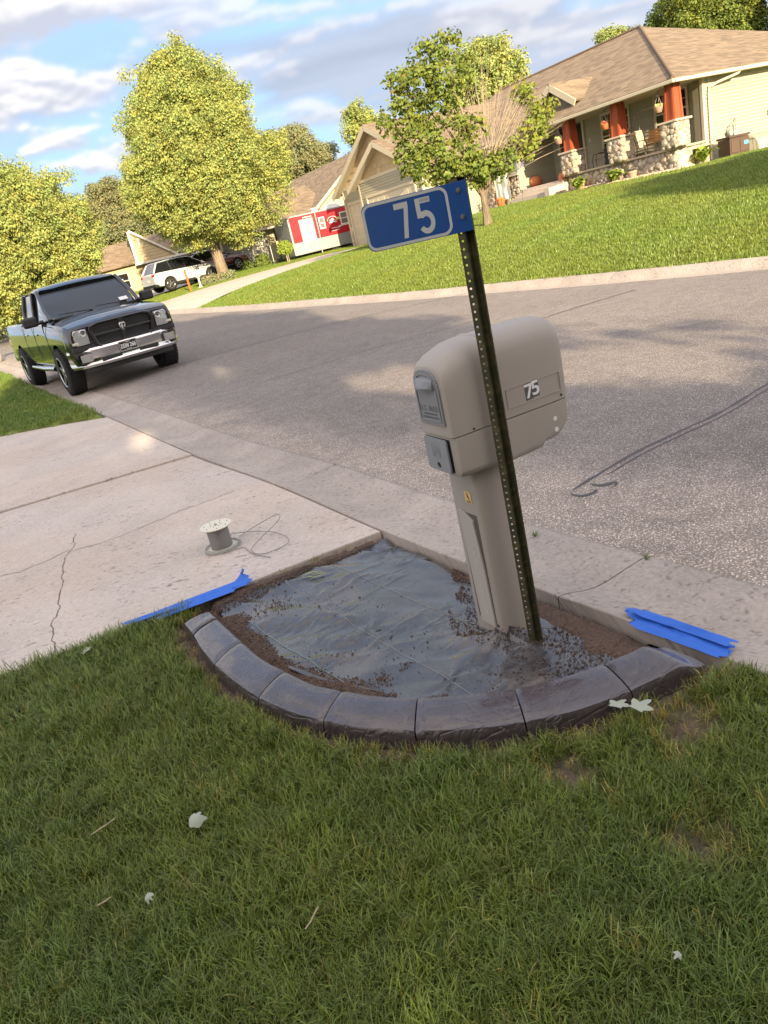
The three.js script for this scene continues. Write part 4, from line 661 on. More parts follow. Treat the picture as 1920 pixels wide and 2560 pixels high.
  const plate = part('licence_plate', box(0.305, 0.155, 0.006, -0.02, 0.675, 1.022, 0.004), mat(0.012, 0.012, 0.014, 0.4), root);
  part('plate_frame', shapeGeo(roundRect(-0.165, -0.088, 0.165, 0.088, 0.012), 0.008, 0.002, [roundRect(-0.148, -0.072, 0.148, 0.072, 0.008)]).translate(-0.02, 0.675, 1.018), chromeMat, plate);
  const pt = text('ZGW 266', 0.062, 0.002); pt.scale(0.78, 1.15, 1); pt.translate(-0.02, 0.675, 1.0255); part('lettering', pt, mat(0.8, 0.8, 0.8, 0.5), plate);
  part('plate_caption', merge([box(0.09, 0.008, 0.001, -0.02, 0.736, 1.0262), box(0.09, 0.006, 0.001, -0.02, 0.614, 1.0262)]), mat(0.6, 0.6, 0.6, 0.5), plate);
  // wipers, bonnet creases, inspection sticker
  for (const [x0, x1] of [[0.62, 0.05], [-0.05, -0.66]]) part('wiper', tube([[x0, 1.355, -0.37, 0.011], [(x0 + x1) / 2, 1.385, -0.40, 0.010], [x1, 1.40, -0.445, 0.008]], 6), blackPlastic, root);
  part('cowl', span(-0.78, 0.78, 1.315, 1.345, -0.44, -0.34, 0.008), blackPlastic, root);
  part('windscreen_paper', (() => { const g = box(0.16, 0.002, 0.09); g.rotateX(0.70); g.translate(0.60, 1.425, -0.475); return g; })(), mat(0.75, 0.75, 0.74, 0.7), root);
  part('tailgate_lights', merge([span(-0.92, -0.82, 0.95, 1.25, -4.855, -4.82, 0.01), span(0.82, 0.92, 0.95, 1.25, -4.855, -4.82, 0.01)]), mat(0.35, 0.01, 0.012, 0.2), root);
  part('rear_bumper', span(-0.95, 0.95, 0.52, 0.72, -5.0, -4.8, 0.03), chromeMat, root);
}
// side-profile car: body loft along z (forward +z) with separate glasshouse
function car(name, label, pos, turn, paintColor, o, group) {
  const root = thing(name, label, 'car', pos, turn, group);
  const paint = new THREE.MeshPhysicalMaterial({ color: C3(...paintColor), roughness: 0.25, clearcoat: 1, clearcoatRoughness: 0.03, side: THREE.DoubleSide });
  const L = o.L, W = o.W, R = o.R, ax = o.axles, secs = o.body.map(([z, w, yb, yh]) => section([[w * 0.78, yb], [w * 0.94, yb + 0.03], [w * 0.99, yb + 0.15], [w, lerp(yb, yh, 0.6)], [w * 0.985, lerp(yb, yh, 0.82)], [w * 0.94, yh - 0.02], [w * 0.86, yh], [w * 0.3, yh + 0.03]], z));
  part('body', cutArches(loft(secs, 0.5), ax, R * 1.16, R, W + 0.05), paint, root);
  const hs = o.cabin.map(([z, w, y, wt]) => section([[w, o.belt - 0.06], [w, o.belt], [lerp(w, wt, 0.5), lerp(o.belt, y, 0.5)], [wt, y], [wt * 0.4, y + 0.004]], z));
  part('windows', loft(hs, 0.5), glassDark, root);
  const rs = o.cabin.slice(1, -1).map(([z, w, y, wt]) => section([[wt * 1.0, y - 0.05], [wt * 1.02, y - 0.01], [wt * 0.9, y + 0.03], [wt * 0.3, y + 0.045]], z));
  part('roof', loft(rs, 0.7), paint, root);
  for (const s of [-1, 1]) {
    const cb = o.cabin, n = cb.length;
    part('pillar', tube([[s * cb[n - 1][1], o.belt, cb[n - 1][0], 0.03], [s * cb[n - 2][3], cb[n - 2][2] - 0.02, cb[n - 2][0], 0.03]], 7), paint, root);
    part('pillar', tube([[s * cb[0][1], o.belt, cb[0][0], 0.055], [s * cb[1][3], cb[1][2] - 0.02, cb[1][0], 0.05]], 7), paint, root);
    for (const z of o.pillars) part('pillar', tube([[s * (cb[1][1] + 0.01), o.belt, z, 0.03], [s * cb[2][3], cb[2][2] - 0.02, z - 0.05, 0.03]], 6), blackPlastic, root);
    for (const z of ax) wheel(root, s * (W - R * 0.36), R, z, R, 0.22, 5, rimMat);
    part('sill', span(s > 0 ? W * 0.86 : -W * 0.99, s > 0 ? W * 0.99 : -W * 0.86, 0.28, 0.42, ax[1] + R * 1.1, ax[0] - R * 1.1, 0.02), blackPlastic, root);
    part('side_mirror', box(0.2, 0.13, 0.1, s * (W + 0.1), o.belt + 0.06, o.cabin[n - 1][0] - 0.25, 0.03), paint, root);
    part('tail_light', box(0.26, 0.13, 0.16, s * (W * 0.78), o.belt - 0.12, o.body[0][0] + 0.07, 0.03), mat(0.45, 0.012, 0.015, 0.2), root);
    part('headlight', box(0.28, 0.1, 0.2, s * (W * 0.74), o.belt - 0.2, o.body[o.body.length - 1][0] - 0.12, 0.03), lensMat, root);
    for (const z of o.pillars) part('door_handle', box(0.02, 0.03, 0.16, s * (W * 0.995), o.belt - 0.13, z + 0.18, 0.008), chromeMat, root);
  }
  part('rear_bumper', span(-W * 0.93, W * 0.93, 0.34, 0.5, o.body[0][0] - 0.04, o.body[0][0] + 0.2, 0.03), blackPlastic, root);
  part('rear_plate', box(0.3, 0.14, 0.01, 0, 0.72, o.body[0][0] - 0.012), mat(0.6, 0.6, 0.62, 0.5), root);
  return root;
}
const suvSpec = { L: 4.65, W: 0.92, R: 0.36, axles: [1.36, -1.36], belt: 1.08, pillars: [-0.15, -1.05], body: [[-2.26, 0.80, 0.42, 0.98], [-2.2, 0.87, 0.36, 1.06], [-1.9, 0.91, 0.30, 1.08], [-1.2, 0.92, 0.28, 1.07], [0, 0.92, 0.26, 1.05], [0.9, 0.92, 0.27, 1.03], [1.35, 0.91, 0.28, 1.01], [1.9, 0.89, 0.30, 0.94], [2.2, 0.83, 0.34, 0.84], [2.33, 0.72, 0.40, 0.74]], cabin: [[-2.18, 0.78, 1.10, 0.72], [-1.78, 0.82, 1.60, 0.62], [-0.9, 0.85, 1.645, 0.63], [0.0, 0.85, 1.63, 0.63], [0.35, 0.84, 1.58, 0.62], [1.12, 0.82, 1.06, 0.76]] };
const carSpec = { L: 4.7, W: 0.9, R: 0.33, axles: [1.4, -1.35], belt: 0.95, pillars: [-0.2, -1.0], body: [[-2.35, 0.76, 0.40, 0.86], [-2.25, 0.84, 0.33, 0.95], [-1.9, 0.88, 0.28, 0.98], [-1.0, 0.9, 0.24, 0.95], [0, 0.9, 0.22, 0.93], [1.0, 0.9, 0.24, 0.92], [1.6, 0.88, 0.26, 0.88], [2.1, 0.83, 0.30, 0.78], [2.3, 0.72, 0.36, 0.66]], cabin: [[-1.95, 0.72, 0.98, 0.66], [-1.2, 0.78, 1.40, 0.56], [-0.5, 0.8, 1.45, 0.57], [0.1, 0.8, 1.42, 0.57], [1.1, 0.78, 0.94, 0.70]] };

// ---------- far cars and the red trailer ----------
const H0 = V3(12.85, 0, -27.66), HOUSE_TURN = -Math.atan2(0.91566, 0.40195);
const houseXZ = (u, v) => [H0.x + u * DX - v * SX, H0.z + u * DZ - v * SZ];       // u along the front to the left, v out towards the street
function onGround(x, z) { const [t, s] = street(x, z); return s > roadFar(t) + 0.56 ? farGround(t, s - roadFar(t) - 0.56) : s < kerbBack(t) ? nearGround(x, z) : roadY(t); }
const facing = (dx, dz) => Math.atan2(dx, dz);        // rotation that turns local +z to this direction
{
  const [sx, sz] = [-8.25, -46.5];
  const d = V3(0.79, 0, -0.61);                       // nose points up the neighbour's drive, to the right and away
  car('suv', 'white sport utility vehicle parked on the far driveway beyond the pickup', [sx, onGround(sx, sz) + 0.05, sz], facing(d.x, d.z), [0.52, 0.54, 0.57], suvSpec);
  car('red_car', 'dark red car parked beside the white vehicle at the neighbouring garage', [-6.9, onGround(-6.9, -49.3) + 0.15, -49.3], facing(d.x, d.z), [0.12, 0.008, 0.012], carSpec);
}
{
  // ice-fishing trailer beside the garage: local x = out towards the street (left in the picture), z = the side that faces the camera
  const [x, z] = houseXZ(22.6, 3.78), root = thing('red_trailer', 'red and silver fish house trailer with white door beside the garage', 'trailer', [x, 0, z], HOUSE_TURN + Math.PI / 2); root.scale.x = -1;
  const gy = onGround(x, z), red = mat(0.50, 0.008, 0.018, 0.4, { clearcoat: 0.3 }), silver = mat(0.55, 0.56, 0.57, 0.35, { metalness: 0.6 }), white = mat(0.8, 0.8, 0.8, 0.4), pane = mat(0.20, 0.17, 0.15, 0.1);
  // local: +x left along the side (towards the street is v+)
  const L0 = -2.02, L1 = 2.02, y0 = 1.42, y1 = 3.5, W = 2.2;
  part('shell', span(L0, L1, y0, y1, -W, -0.012), silver, root);
  const panels = part('side_wall', span(L0 + 0.02, L1 - 0.02, y0 + 0.02, y1 - 0.02, -0.012, -0.004), silver, root);
  const n = 22; for (let i = 0; i < n; i++) { const a = 2.05 + (y1 - 0.05 - 2.05) * i / n, b = 2.05 + (y1 - 0.05 - 2.05) * (i + 1) / n; const g = loft([L0 + 0.03, L1 - 0.10].map((q) => [[q, a, -0.004], [q, a, 0.012], [q, b - 0.004, 0.003], [q, b - 0.004, -0.004]]), 0.2); part('wall_panel', g, red, root); }
  part('trim_rail', merge([span(L1 - 0.10, L1 + 0.01, y0, y1 + 0.02, -W, 0.02, 0.01), span(L0, L1, y1 - 0.05, y1 + 0.03, -W, 0.025, 0.01), span(0.20, 0.26, y0, y1, 0.0, 0.022), span(L0, L1, y0 - 0.04, y0, -W, 0.02)]), silver, root);
  const door = part('door', span(0.50, 1.30, y0 + 0.06, 3.18, 0.0, 0.03, 0.008), white, root);
  part('door_frame', shapeGeo([[0.44, y0 + 0.02], [1.36, y0 + 0.02], [1.36, 3.25], [0.44, 3.25]], 0.035, 0, [[[0.50, y0 + 0.06], [1.30, y0 + 0.06], [1.30, 3.18], [0.50, 3.18]]]), silver, door);
  part('door_kickplate', span(0.52, 1.28, y0 + 0.08, 2.02, 0.03, 0.036), silver, door);
  part('door_handle', merge([box(0.04, 0.12, 0.03, 0.57, 2.32, 0.045, 0.01), cyl(0.03, 0.03, 0.02, 12, 0.57, 2.46, 0.04, 'z')]), mat(0.05, 0.05, 0.05, 0.4), door);
  for (const [a, b, c, d] of [[-0.28, 0.10, 2.50, 3.16], [-1.92, -1.30, 2.50, 3.20]]) { const w = part('window', shapeGeo([[a, c], [b, c], [b, d], [a, d]], 0.03, 0.004, [[[a + 0.06, c + 0.06], [b - 0.06, c + 0.06], [b - 0.06, d - 0.06], [a + 0.06, d - 0.06]]]).translate(0, 0, 0.005), white, root); part('pane', span(a + 0.05, b - 0.05, c + 0.05, d - 0.05, 0.006, 0.014), pane, w); part('window_bar', span(a + 0.05, b - 0.05, (c + d) / 2 - 0.02, (c + d) / 2 + 0.02, 0.014, 0.028), white, w); }
  // painted marks: arched name over a little castle, yellow badge, stripes, lettering bars above the door
  const marks = [new THREE.TorusGeometry(0.33, 0.022, 4, 20, Math.PI).scale(1, 0.62, 0.1).translate(-0.80, 2.86, 0.022), span(-1.06, -0.54, 2.72, 2.78, 0.016, 0.02), span(-0.86, -0.74, 2.78, 2.96, 0.016, 0.02), span(-0.98, -0.92, 2.78, 2.88, 0.016, 0.02), span(-0.68, -0.62, 2.78, 2.90, 0.016, 0.02)];
  part('painted_mark', merge(marks), white, root);
  part('stripe', merge([(() => { const g = box(0.62, 0.04, 0.004); g.translate(-0.92, 2.42, 0.02); return g; })(), box(0.5, 0.04, 0.004, -0.85, 2.28, 0.02), box(0.75, 0.05, 0.004, -1.5, 2.47, 0.02)]), white, root);
  part('badge', box(0.26, 0.14, 0.004, -1.15, 2.9, 0.02), mat(0.75, 0.66, 0.22, 0.5), root);
  part('lettering_bar', merge([0, 1, 2, 3, 4, 5].map((i) => box(0.07, 0.06, 0.004, 1.02 - i * 0.1, 3.33, 0.03))), white, root);
  part('roof_vent', merge([span(-0.32, -0.02, y1 + 0.03, y1 + 0.12, -1.2, -0.9, 0.01), span(-0.36, 0.02, y1 + 0.18, y1 + 0.26, -1.25, -0.85, 0.02), span(-0.2, -0.14, y1 + 0.1, y1 + 0.2, -1.08, -1.02)]), white, root);
  part('roof_unit', loft([[-1.9, 0.0], [-1.75, 0.22], [-1.2, 0.26], [-0.95, 0.04]].map(([q, h]) => [[q, y1 + 0.02, -1.5], [q, y1 + 0.03 + h, -1.4], [q, y1 + 0.03 + h, -0.8], [q, y1 + 0.02, -0.7]]), 0.4), mat(0.7, 0.7, 0.71, 0.5), root);
  for (const zz of [-0.25, -W + 0.25]) { const w = part('wheel', new THREE.LatheGeometry([[0.2, -0.1], [0.33, -0.1], [0.36, -0.05], [0.36, 0.05], [0.33, 0.1], [0.2, 0.1]].map((p) => new THREE.Vector2(...p)), 28).rotateX(Math.PI / 2).translate(-0.75, gy + 0.36, zz), tyreMat, root); part('rim', cyl(0.2, 0.2, 0.12, 18, -0.75, gy + 0.36, zz, 'z'), rimMat, w); const w2 = part('wheel', w.geometry.clone().translate(-1.0, 0, 0), tyreMat, root); part('rim', cyl(0.2, 0.2, 0.12, 18, -1.75, gy + 0.36, zz, 'z'), rimMat, w2); }
  part('chassis', merge([span(L0, L1, y0 - 0.14, y0 - 0.04, -1.9, -0.3), span(L1, L1 + 1.1, y0 - 0.14, y0 - 0.04, -1.2, -1.0), span(-0.85, -0.65, gy + 0.3, y0 - 0.1, -2.0, -0.2)]), mat(0.03, 0.03, 0.03, 0.6), root);
  part('jack', merge([cyl(0.03, 0.03, 1.1, 8, L1 + 1.0, gy + 0.55, -1.1), box(0.25, 0.03, 0.25, L1 + 1.0, gy + 0.015, -1.1)]), silver, root);
  for (const q of [0.25, -1.95]) part('stabiliser', cyl(0.03, 0.04, y0 - gy, 8, q, (y0 + gy) / 2, -0.12), silver, root);
}

// ---------- the house opposite ----------
const sidingMat = new THREE.MeshStandardMaterial({ color: C3(0.44, 0.40, 0.26), roughness: 0.7, side: THREE.DoubleSide });
const sidingVar = [0, 1, 2].map((i) => { const m = sidingMat.clone(); m.color = C3(0.38 + 0.012 * (i - 1), 0.36 + 0.012 * (i - 1), 0.265 + 0.006 * i); return m; });
const trimMat = mat(0.56, 0.50, 0.38, 0.6), soffitMat = mat(0.46, 0.41, 0.31, 0.8), redWood = mat(0.33, 0.066, 0.02, 0.6), paneMat = mat(0.02, 0.018, 0.016, 0.05, { clearcoat: 1, clearcoatRoughness: 0.02 });
const shakeVar = [0, 1, 2, 3].map((i) => new THREE.MeshStandardMaterial({ color: C3(0.52 - 0.03 * i, 0.40 - 0.022 * i, 0.235 - 0.012 * i), roughness: 0.85, side: THREE.DoubleSide }));
const stoneVar = [[0.42, 0.36, 0.28], [0.50, 0.42, 0.32], [0.36, 0.31, 0.27], [0.56, 0.50, 0.40], [0.44, 0.34, 0.25]].map((c) => mat(...c, 0.85));
const mortarMat = mat(0.25, 0.22, 0.18, 0.95);
const shingleMap = tex(1024, (u, v) => { const row = Math.floor(v * 28), f = v * 28 - row, col = Math.floor((u * 12 + (row % 2) * 0.5 + hash(row, 1, 200) * 0.4) * 1), q = hash(col % 12, row, 201), n = fbm(u * 200, v * 200, 2, 202, 200), b = fbm(u * 6, v * 6, 3, 203, 6), k = (0.70 + 0.50 * q + 0.25 * (n - 0.5) + 0.14 * (b - 0.5)) * (f < 0.2 ? 0.85 : 1); return rgb(0.238 * k, 0.176 * k, 0.115 * k); }, true, 1 / 4);  // bottom of each course is darkened in the colour, a painted shadow line
const shingleBump = tex(512, (u, v) => { const f = (v * 28) % 1; return 0.85 * (1 - f) + 0.15 * fbm(u * 100, v * 100, 2, 204, 100); }, false, 1 / 4);
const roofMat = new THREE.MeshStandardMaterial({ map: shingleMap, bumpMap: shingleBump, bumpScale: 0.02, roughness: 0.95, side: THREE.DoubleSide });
// roof plane: polygon of [x,y,z] with uv in metres (along the eave, up the slope), with thickness
function roofPlane(pts, th = 0.10) {
  const P = pts.map((p) => V3(...p)), n = P[1].clone().sub(P[0]).cross(P[2].clone().sub(P[0])).normalize(); if (n.y < 0) n.negate();
  const along = V3(0, 1, 0).cross(n).normalize(), up = n.clone().cross(along); if (up.y < 0) up.negate();
  const s = new THREE.Shape(P.map((p) => new THREE.Vector2(p.dot(along), p.dot(up)))); const idx = THREE.ShapeUtils.triangulateShape(s.getPoints(), []), q = s.getPoints();
  const pos = [], uv = [], o = P[0].dot(n), put = (i, k) => { const v = along.clone().multiplyScalar(q[i].x).addScaledVector(up, q[i].y).addScaledVector(n, o - k); pos.push(v.x, v.y, v.z); uv.push(q[i].x, q[i].y); };
  for (const t of idx) { for (const i of t) put(i, 0); for (const i of t.slice().reverse()) put(i, th); }
  for (let i = 0; i < q.length; i++) { const j = (i + 1) % q.length; put(i, 0); put(j, 0); put(j, th); put(i, 0); put(j, th); put(i, th); }
  const g = new THREE.BufferGeometry(); g.setAttribute('position', new THREE.Float32BufferAttribute(pos, 3)); g.setAttribute('uv', new THREE.Float32BufferAttribute(uv, 2)); g.computeVertexNormals(); return g;
}
// lap boards on a wall plane. axis 'x': wall faces +z at depth w; axis 'z': wall faces +x at w
function lapBoards(parent, axis, w, y0, y1, ends, step, mats, out = 1, name = 'siding_board') {
  const n = Math.round((y1 - y0) / step), h = (y1 - y0) / n;
  for (let i = 0; i < n; i++) {
    const a = y0 + i * h, b = a + h, [p, q] = ends((a + b) / 2); if (q - p < 0.05) continue;
    const g = loft([p, q].map((e) => { const c = [[a, 0.0], [a, 0.034 * out], [b + 0.004, 0.004 * out], [b + 0.004, 0]]; return c.map(([y, d]) => (axis === 'x' ? [e, y, w + d] : [w + d, y, e])); }), 0.2);
    part(name, g, mats[(i * 7 + 3) % mats.length], parent);
  }
}
function windowUnit(parent, axis, w, x0, x1, y0, y1, cols, rows, name = 'window') {
  const turn = (g) => { if (axis === 'z') { g.rotateY(Math.PI / 2); } g.translate(axis === 'z' ? w : 0, 0, axis === 'x' ? w : 0); return g; };
  const f = part(name, turn(shapeGeo([[x0 - 0.1, y0 - 0.1], [x1 + 0.1, y0 - 0.1], [x1 + 0.1, y1 + 0.1], [x0 - 0.1, y1 + 0.1]], 0.05, 0.004, [[[x0, y0], [x1, y0], [x1, y1], [x0, y1]]])), trimMat, parent);
  part('pane', turn(span(x0 - 0.01, x1 + 0.01, y0 - 0.01, y1 + 0.01, 0.024, 0.030)), paneMat, f);
  for (let i = 1; i < cols; i++) { const x = lerp(x0, x1, i / cols); part('muntin', turn(span(x - 0.012, x + 0.012, y0, y1, 0.031, 0.04)), trimMat, f); }
  for (let j = 1; j < rows; j++) { const y = lerp(y0, y1, j / rows), k = j * 2 === rows ? 0.03 : 0.012; part('muntin', turn(span(x0, x1, y - k, y + k, 0.032, 0.042)), trimMat, f); }
  return f;
}
// river stones packed on a rectangle; each stone is a part
const stoneGeos = [0, 1, 2, 3, 4].map((i) => { const g = crumbGeo(i + 20, 2); g.scale(1, 1.15, 1); g.computeVertexNormals(); return g; });
function stoneWall(parent, axis, w, a0, a1, y0, y1, size, seed) {
  const r = rng(seed), done = []; let tries = 0;
  while (tries++ < 4000) {
    const s = size * (tries < 800 ? 0.7 + 0.45 * r() : 0.4 + 0.35 * r()), a = lerp(a0 + s * 0.5, a1 - s * 0.5, r()), y = lerp(y0 + s * 0.4, y1 - s * 0.45, r());
    if (done.some(([b, z, q]) => Math.hypot((a - b), (y - z)) < (s + q) * 0.43)) continue; done.push([a, y, s]);
  }
  for (const [a, y, s] of done) {
    const m = part('stone', stoneGeos[Math.floor(r() * 5)], stoneVar[Math.floor(r() * 5)], parent), k = 0.60;
    m.scale.set(s * k * (axis === 'x' ? 1 : 0.42), s * k * (0.85 + 0.25 * r()), s * k * (axis === 'x' ? 0.42 : 1)); m.position.set(axis === 'x' ? a : w, y, axis === 'x' ? w : a); m.rotation[axis === 'x' ? 'z' : 'x'] = (r() - 0.5) * 1.2;
  }
}
// cedar-look shakes over a triangle (gable): each shake a part
function shakeGable(parent, z, x0, x1, y0, peakX, peakY, mats, seed, rowH = 0.30, wid = 0.42) {
  const r = rng(seed); const rows = Math.ceil((peakY - y0) / rowH);
  for (let j = 0; j < rows; j++) {
    const a = y0 + j * rowH, b = Math.min(a + rowH, peakY), lo = (y) => lerp(x0, peakX, (y - y0) / (peakY - y0)), hi = (y) => lerp(x1, peakX, (y - y0) / (peakY - y0));
    for (let x = lo(a) - r() * wid; x < hi(a);) {
      const w = wid * (0.55 + 0.8 * r()), drop = 0.07 * (r() - 0.3), L = (y) => clamp(x, lo(y), hi(y)), R = (y) => clamp(x + w - 0.012, lo(y), hi(y)), t = 0.028 + 0.012 * r();
      if (R(a) - L(a) > 0.04) {
        const yb = Math.max(a - Math.max(0, drop), y0 + 0.002), g = loft([[[L(yb), yb, z], [R(yb), yb, z], [R(b), b, z], [L(b), b, z]], [[L(yb), yb, z + t], [R(yb), yb, z + t], [R(b), b, z + 0.012], [L(b), b, z + 0.012]]], 0.2);
        part('shake', g, mats[Math.floor(r() * mats.length)], parent);
      }
      x += w;
    }
  }
}
const house = thing('ranch_house', 'tan ranch house with brown hip roof, red porch columns and stone wall', 'house', [H0.x, 0, H0.z], HOUSE_TURN);
{
  const h = house, Y = 1.95;                          // local x to the right along the front, z out to the street; heights are absolute
  const core = mat(0.24, 0.22, 0.15, 0.9);
  // side wall facing the sun
  const side = part('side_wall', span(-0.4, -0.002, 1.75, 4.12, -12.4, -1.45), core, h);
  lapBoards(side, 'z', 0, 1.78, 4.10, () => [-12.4, -1.56], 0.118, sidingVar);
  part('foundation', span(-0.35, -0.012, 0.8, 1.78, -12.4, -1.5), mat(0.42, 0.40, 0.36, 0.9), h);
  // porch wall, entry and bay
  const pw = part('porch_wall', span(-9.4, -0.2, 1.6, 4.1, -2.1, -1.8), core, h);
  lapBoards(pw, 'x', -1.8, Y, 4.08, () => [-9.4, -0.06], 0.118, sidingVar);
  part('corner_trim', merge([span(-0.09, 0.028, 1.75, 4.08, -1.57, -1.44, 0.004), span(-0.16, 0.026, Y, 4.08, -1.82, -1.76, 0.004)]), trimMat, h);
  part('corner_return', span(-0.02, 0.0, 1.75, 4.1, -1.8, -1.5), sidingMat, h);
  windowUnit(h, 'x', -1.778, -2.35, -0.95, 2.75, 3.95, 4, 4); windowUnit(h, 'x', -1.778, -5.15, -3.75, 2.4, 3.95, 4, 6);
  const door = part('front_door', span(-7.75, -6.85, Y, 4.0, -1.79, -1.73), mat(0.10, 0.055, 0.035, 0.4), h);
  part('door_trim', merge([span(-7.86, -7.76, Y, 4.06, -1.79, -1.70), span(-6.84, -6.74, Y, 4.06, -1.79, -1.70), span(-6.32, -6.22, Y, 4.06, -1.79, -1.70)]), trimMat, door); part('sidelight', span(-6.73, -6.33, Y + 0.1, 3.98, -1.785, -1.74), paneMat, door); part('door_pane', span(-7.6, -7.0, 2.3, 3.85, -1.73, -1.722), paneMat, door);
  part('house_number_plate', span(-6.0, -5.93, 3.15, 3.27, -1.775, -1.76), mat(0.7, 0.7, 0.68, 0.5), h);
  // porch floor, stone wall, caps
  part('porch_floor', span(-8.3, 0.0, 1.3, Y, -1.8, -0.12), concreteMat, h);
  const sw = part('porch_stone_wall', merge([span(-5.55, 0.0, 0.8, 2.0, -0.12, 0.0), span(-0.12, 0.0, 0.8, 2.0, -1.5, -0.12)]), mortarMat, h);
  stoneWall(sw, 'x', 0.0, -5.55, 0.02, 1.2, 2.0, 0.27, 301); stoneWall(sw, 'z', 0.0, -1.48, 0.0, 1.1, 2.0, 0.26, 302);
  part('wall_cap', merge([span(-5.6, 0.09, 2.0, 2.075, -0.22, 0.09, 0.012), span(-0.2, 0.09, 2.001, 2.0745, -1.5, -0.22, 0.012)]), mat(0.46, 0.37, 0.27, 0.9), h);
  for (const cx of [-0.02, -2.56, -5.18]) {
    const c = part('porch_column', span(cx - 0.34, cx + 0.34, 2.075, 2.86, -0.36, 0.30), mortarMat, h);
    stoneWall(c, 'x', 0.30, cx - 0.36, cx + 0.36, 2.06, 2.88, 0.25, 310 + Math.round(cx * 10)); stoneWall(c, 'z', cx + 0.34, -0.36, 0.32, 2.06, 2.88, 0.25, 350 + Math.round(cx * 10));
    part('column_cap', box(0.84, 0.07, 0.80, cx, 2.895, -0.03, 0.015), mat(0.60, 0.50, 0.37, 0.8), c);
    part('column_shaft', loft([[2.93, 0.215], [4.06, 0.175]].map(([y, w]) => [[cx - w, y, -0.03 - w], [cx + w, y, -0.03 - w], [cx + w, y, -0.03 + w], [cx - w, y, -0.03 + w]]), 0.2), redWood, c);
    for (const [x0, x1] of [[-0.235, -0.15], [0.15, 0.235]]) part('shaft_board', loft([[2.94, 1], [4.05, 0.82]].map(([y, k]) => { const w = 0.215 * k; return [[cx + x0 * 0.88 * k, y, -0.03 + w], [cx + x1 * 0.88 * k, y, -0.03 + w], [cx + x1 * 0.88 * k, y, -0.01 + w], [cx + x0 * 0.88 * k, y, -0.01 + w]]; }), 0.2), redWood, c);
    for (const [x0, x1] of [[-0.235, -0.13], [0.13, 0.235]]) part('shaft_board', loft([[2.94, 1], [4.05, 0.82]].map(([y, k]) => { const w = 0.215 * k; return [[cx + w, y, -0.03 + x0 * 0.88 * k], [cx + w, y, -0.03 + x1 * 0.88 * k], [cx + w + 0.02, y, -0.03 + x1 * 0.88 * k], [cx + w + 0.02, y, -0.03 + x0 * 0.88 * k]]; }), 0.2), redWood, c);
  }
  // steps
  for (let i = 0; i < 3; i++) part('step', span(-8.3, -5.62, 1.2, Y - 0.003 - i * 0.155, -0.12 + i * 0.36, 0.24 + i * 0.36, 0.012), concreteMat, h);
  part('step_cheek', span(-5.9, -5.60, 1.2, 1.76, -0.1, 1.05, 0.01), concreteMat, h);
  // bay with stone foot
  const bay = part('bay', span(-10.95, -8.35, 1.1, 4.1, -1.8, 0.28), core, h);
  lapBoards(bay, 'x', 0.28, 2.68, 4.08, () => [-10.95, -8.33], 0.118, sidingVar); lapBoards(bay, 'z', -8.35, 1.95, 4.08, () => [-1.78, 0.26], 0.118, sidingVar);
  stoneWall(bay, 'x', 0.30, -10.95, -8.33, 1.2, 2.58, 0.30, 330); part('bay_ledge', span(-10.97, -8.28, 2.58, 2.66, 0.2, 0.40, 0.01), trimMat, h);
  part('bay_corner_trim', span(-8.40, -8.30, 1.95, 4.08, 0.22, 0.315, 0.004), trimMat, h);
  windowUnit(h, 'x', 0.30, -10.0, -8.9, 2.85, 3.9, 3, 4);
  // garage wing
  const gw = part('garage_walls', merge([span(-17.2, -11.0, 0.9, 4.12, 0.2, 3.6), span(-20.4, -17.2, 0.9, 4.12, -6, 3.0), span(-17.2, -11.02, 0.9, 4.1, -6, 0.2)]), core, h);
  lapBoards(gw, 'z', -11.0, 1.05, 4.08, () => [0.3, 3.58], 0.118, sidingVar);
  lapBoards(gw, 'x', 3.6, 3.48, 4.1, () => [-17.15, -10.98], 0.118, sidingVar); lapBoards(gw, 'x', 3.0, 3.48, 4.1, () => [-20.4, -17.2], 0.118, sidingVar);
  for (const [a, b, z] of [[-11.55, -10.98, 3.6], [-17.15, -16.5, 3.6], [-17.2, -17.6, 3.0], [-20.4, -19.95, 3.0]]) { lapBoards(gw, 'x', z, 2.25, 3.48, () => [Math.min(a, b), Math.max(a, b)], 0.118, sidingVar); stoneWall(gw, 'x', z + 0.02, Math.min(a, b), Math.max(a, b), 1.0, 2.25, 0.26, 340 + Math.round(a)); }
  for (const [x0, x1, z] of [[-16.4, -11.65, 3.6], [-19.85, -17.7, 3.0]]) {
    const d = part('garage_door', span(x0, x1, 1.0, 3.32, z, z + 0.02), mat(0.60, 0.54, 0.42, 0.6), h);
    for (let i = 0; i < 4; i++) { const y = 1.03 + i * 0.575, n = Math.round((x1 - x0) / 0.6); for (let j = 0; j < n; j++) part('door_panel', span(lerp(x0, x1, j / n) + 0.05, lerp(x0, x1, (j + 1) / n) - 0.05, y + 0.06, y + 0.5, z + 0.02, z + 0.035, 0.006), trimMat, d); }
    part('door_surround', shapeGeo([[x0 - 0.13, 0.95], [x1 + 0.13, 0.95], [x1 + 0.13, 3.46], [x0 - 0.13, 3.46]], 0.07, 0.004, [[[x0, 0.96], [x1, 0.96], [x1, 3.32], [x0, 3.32]]]).translate(0, 0, z + 0.012), trimMat, d);
  }
  part('garage_corner_trim', merge([span(-17.24, -17.1, 0.95, 4.55, 3.0, 3.64, 0.004), span(-20.46, -20.32, 0.95, 4.12, 2.95, 3.05, 0.004), span(-11.06, -10.94, 0.95, 4.12, 3.55, 3.65, 0.004)]), trimMat, h);
  // gables with shakes, rake boards
  const pk1 = [-15.7, 6.62], pk2 = [-14.1, 5.66];
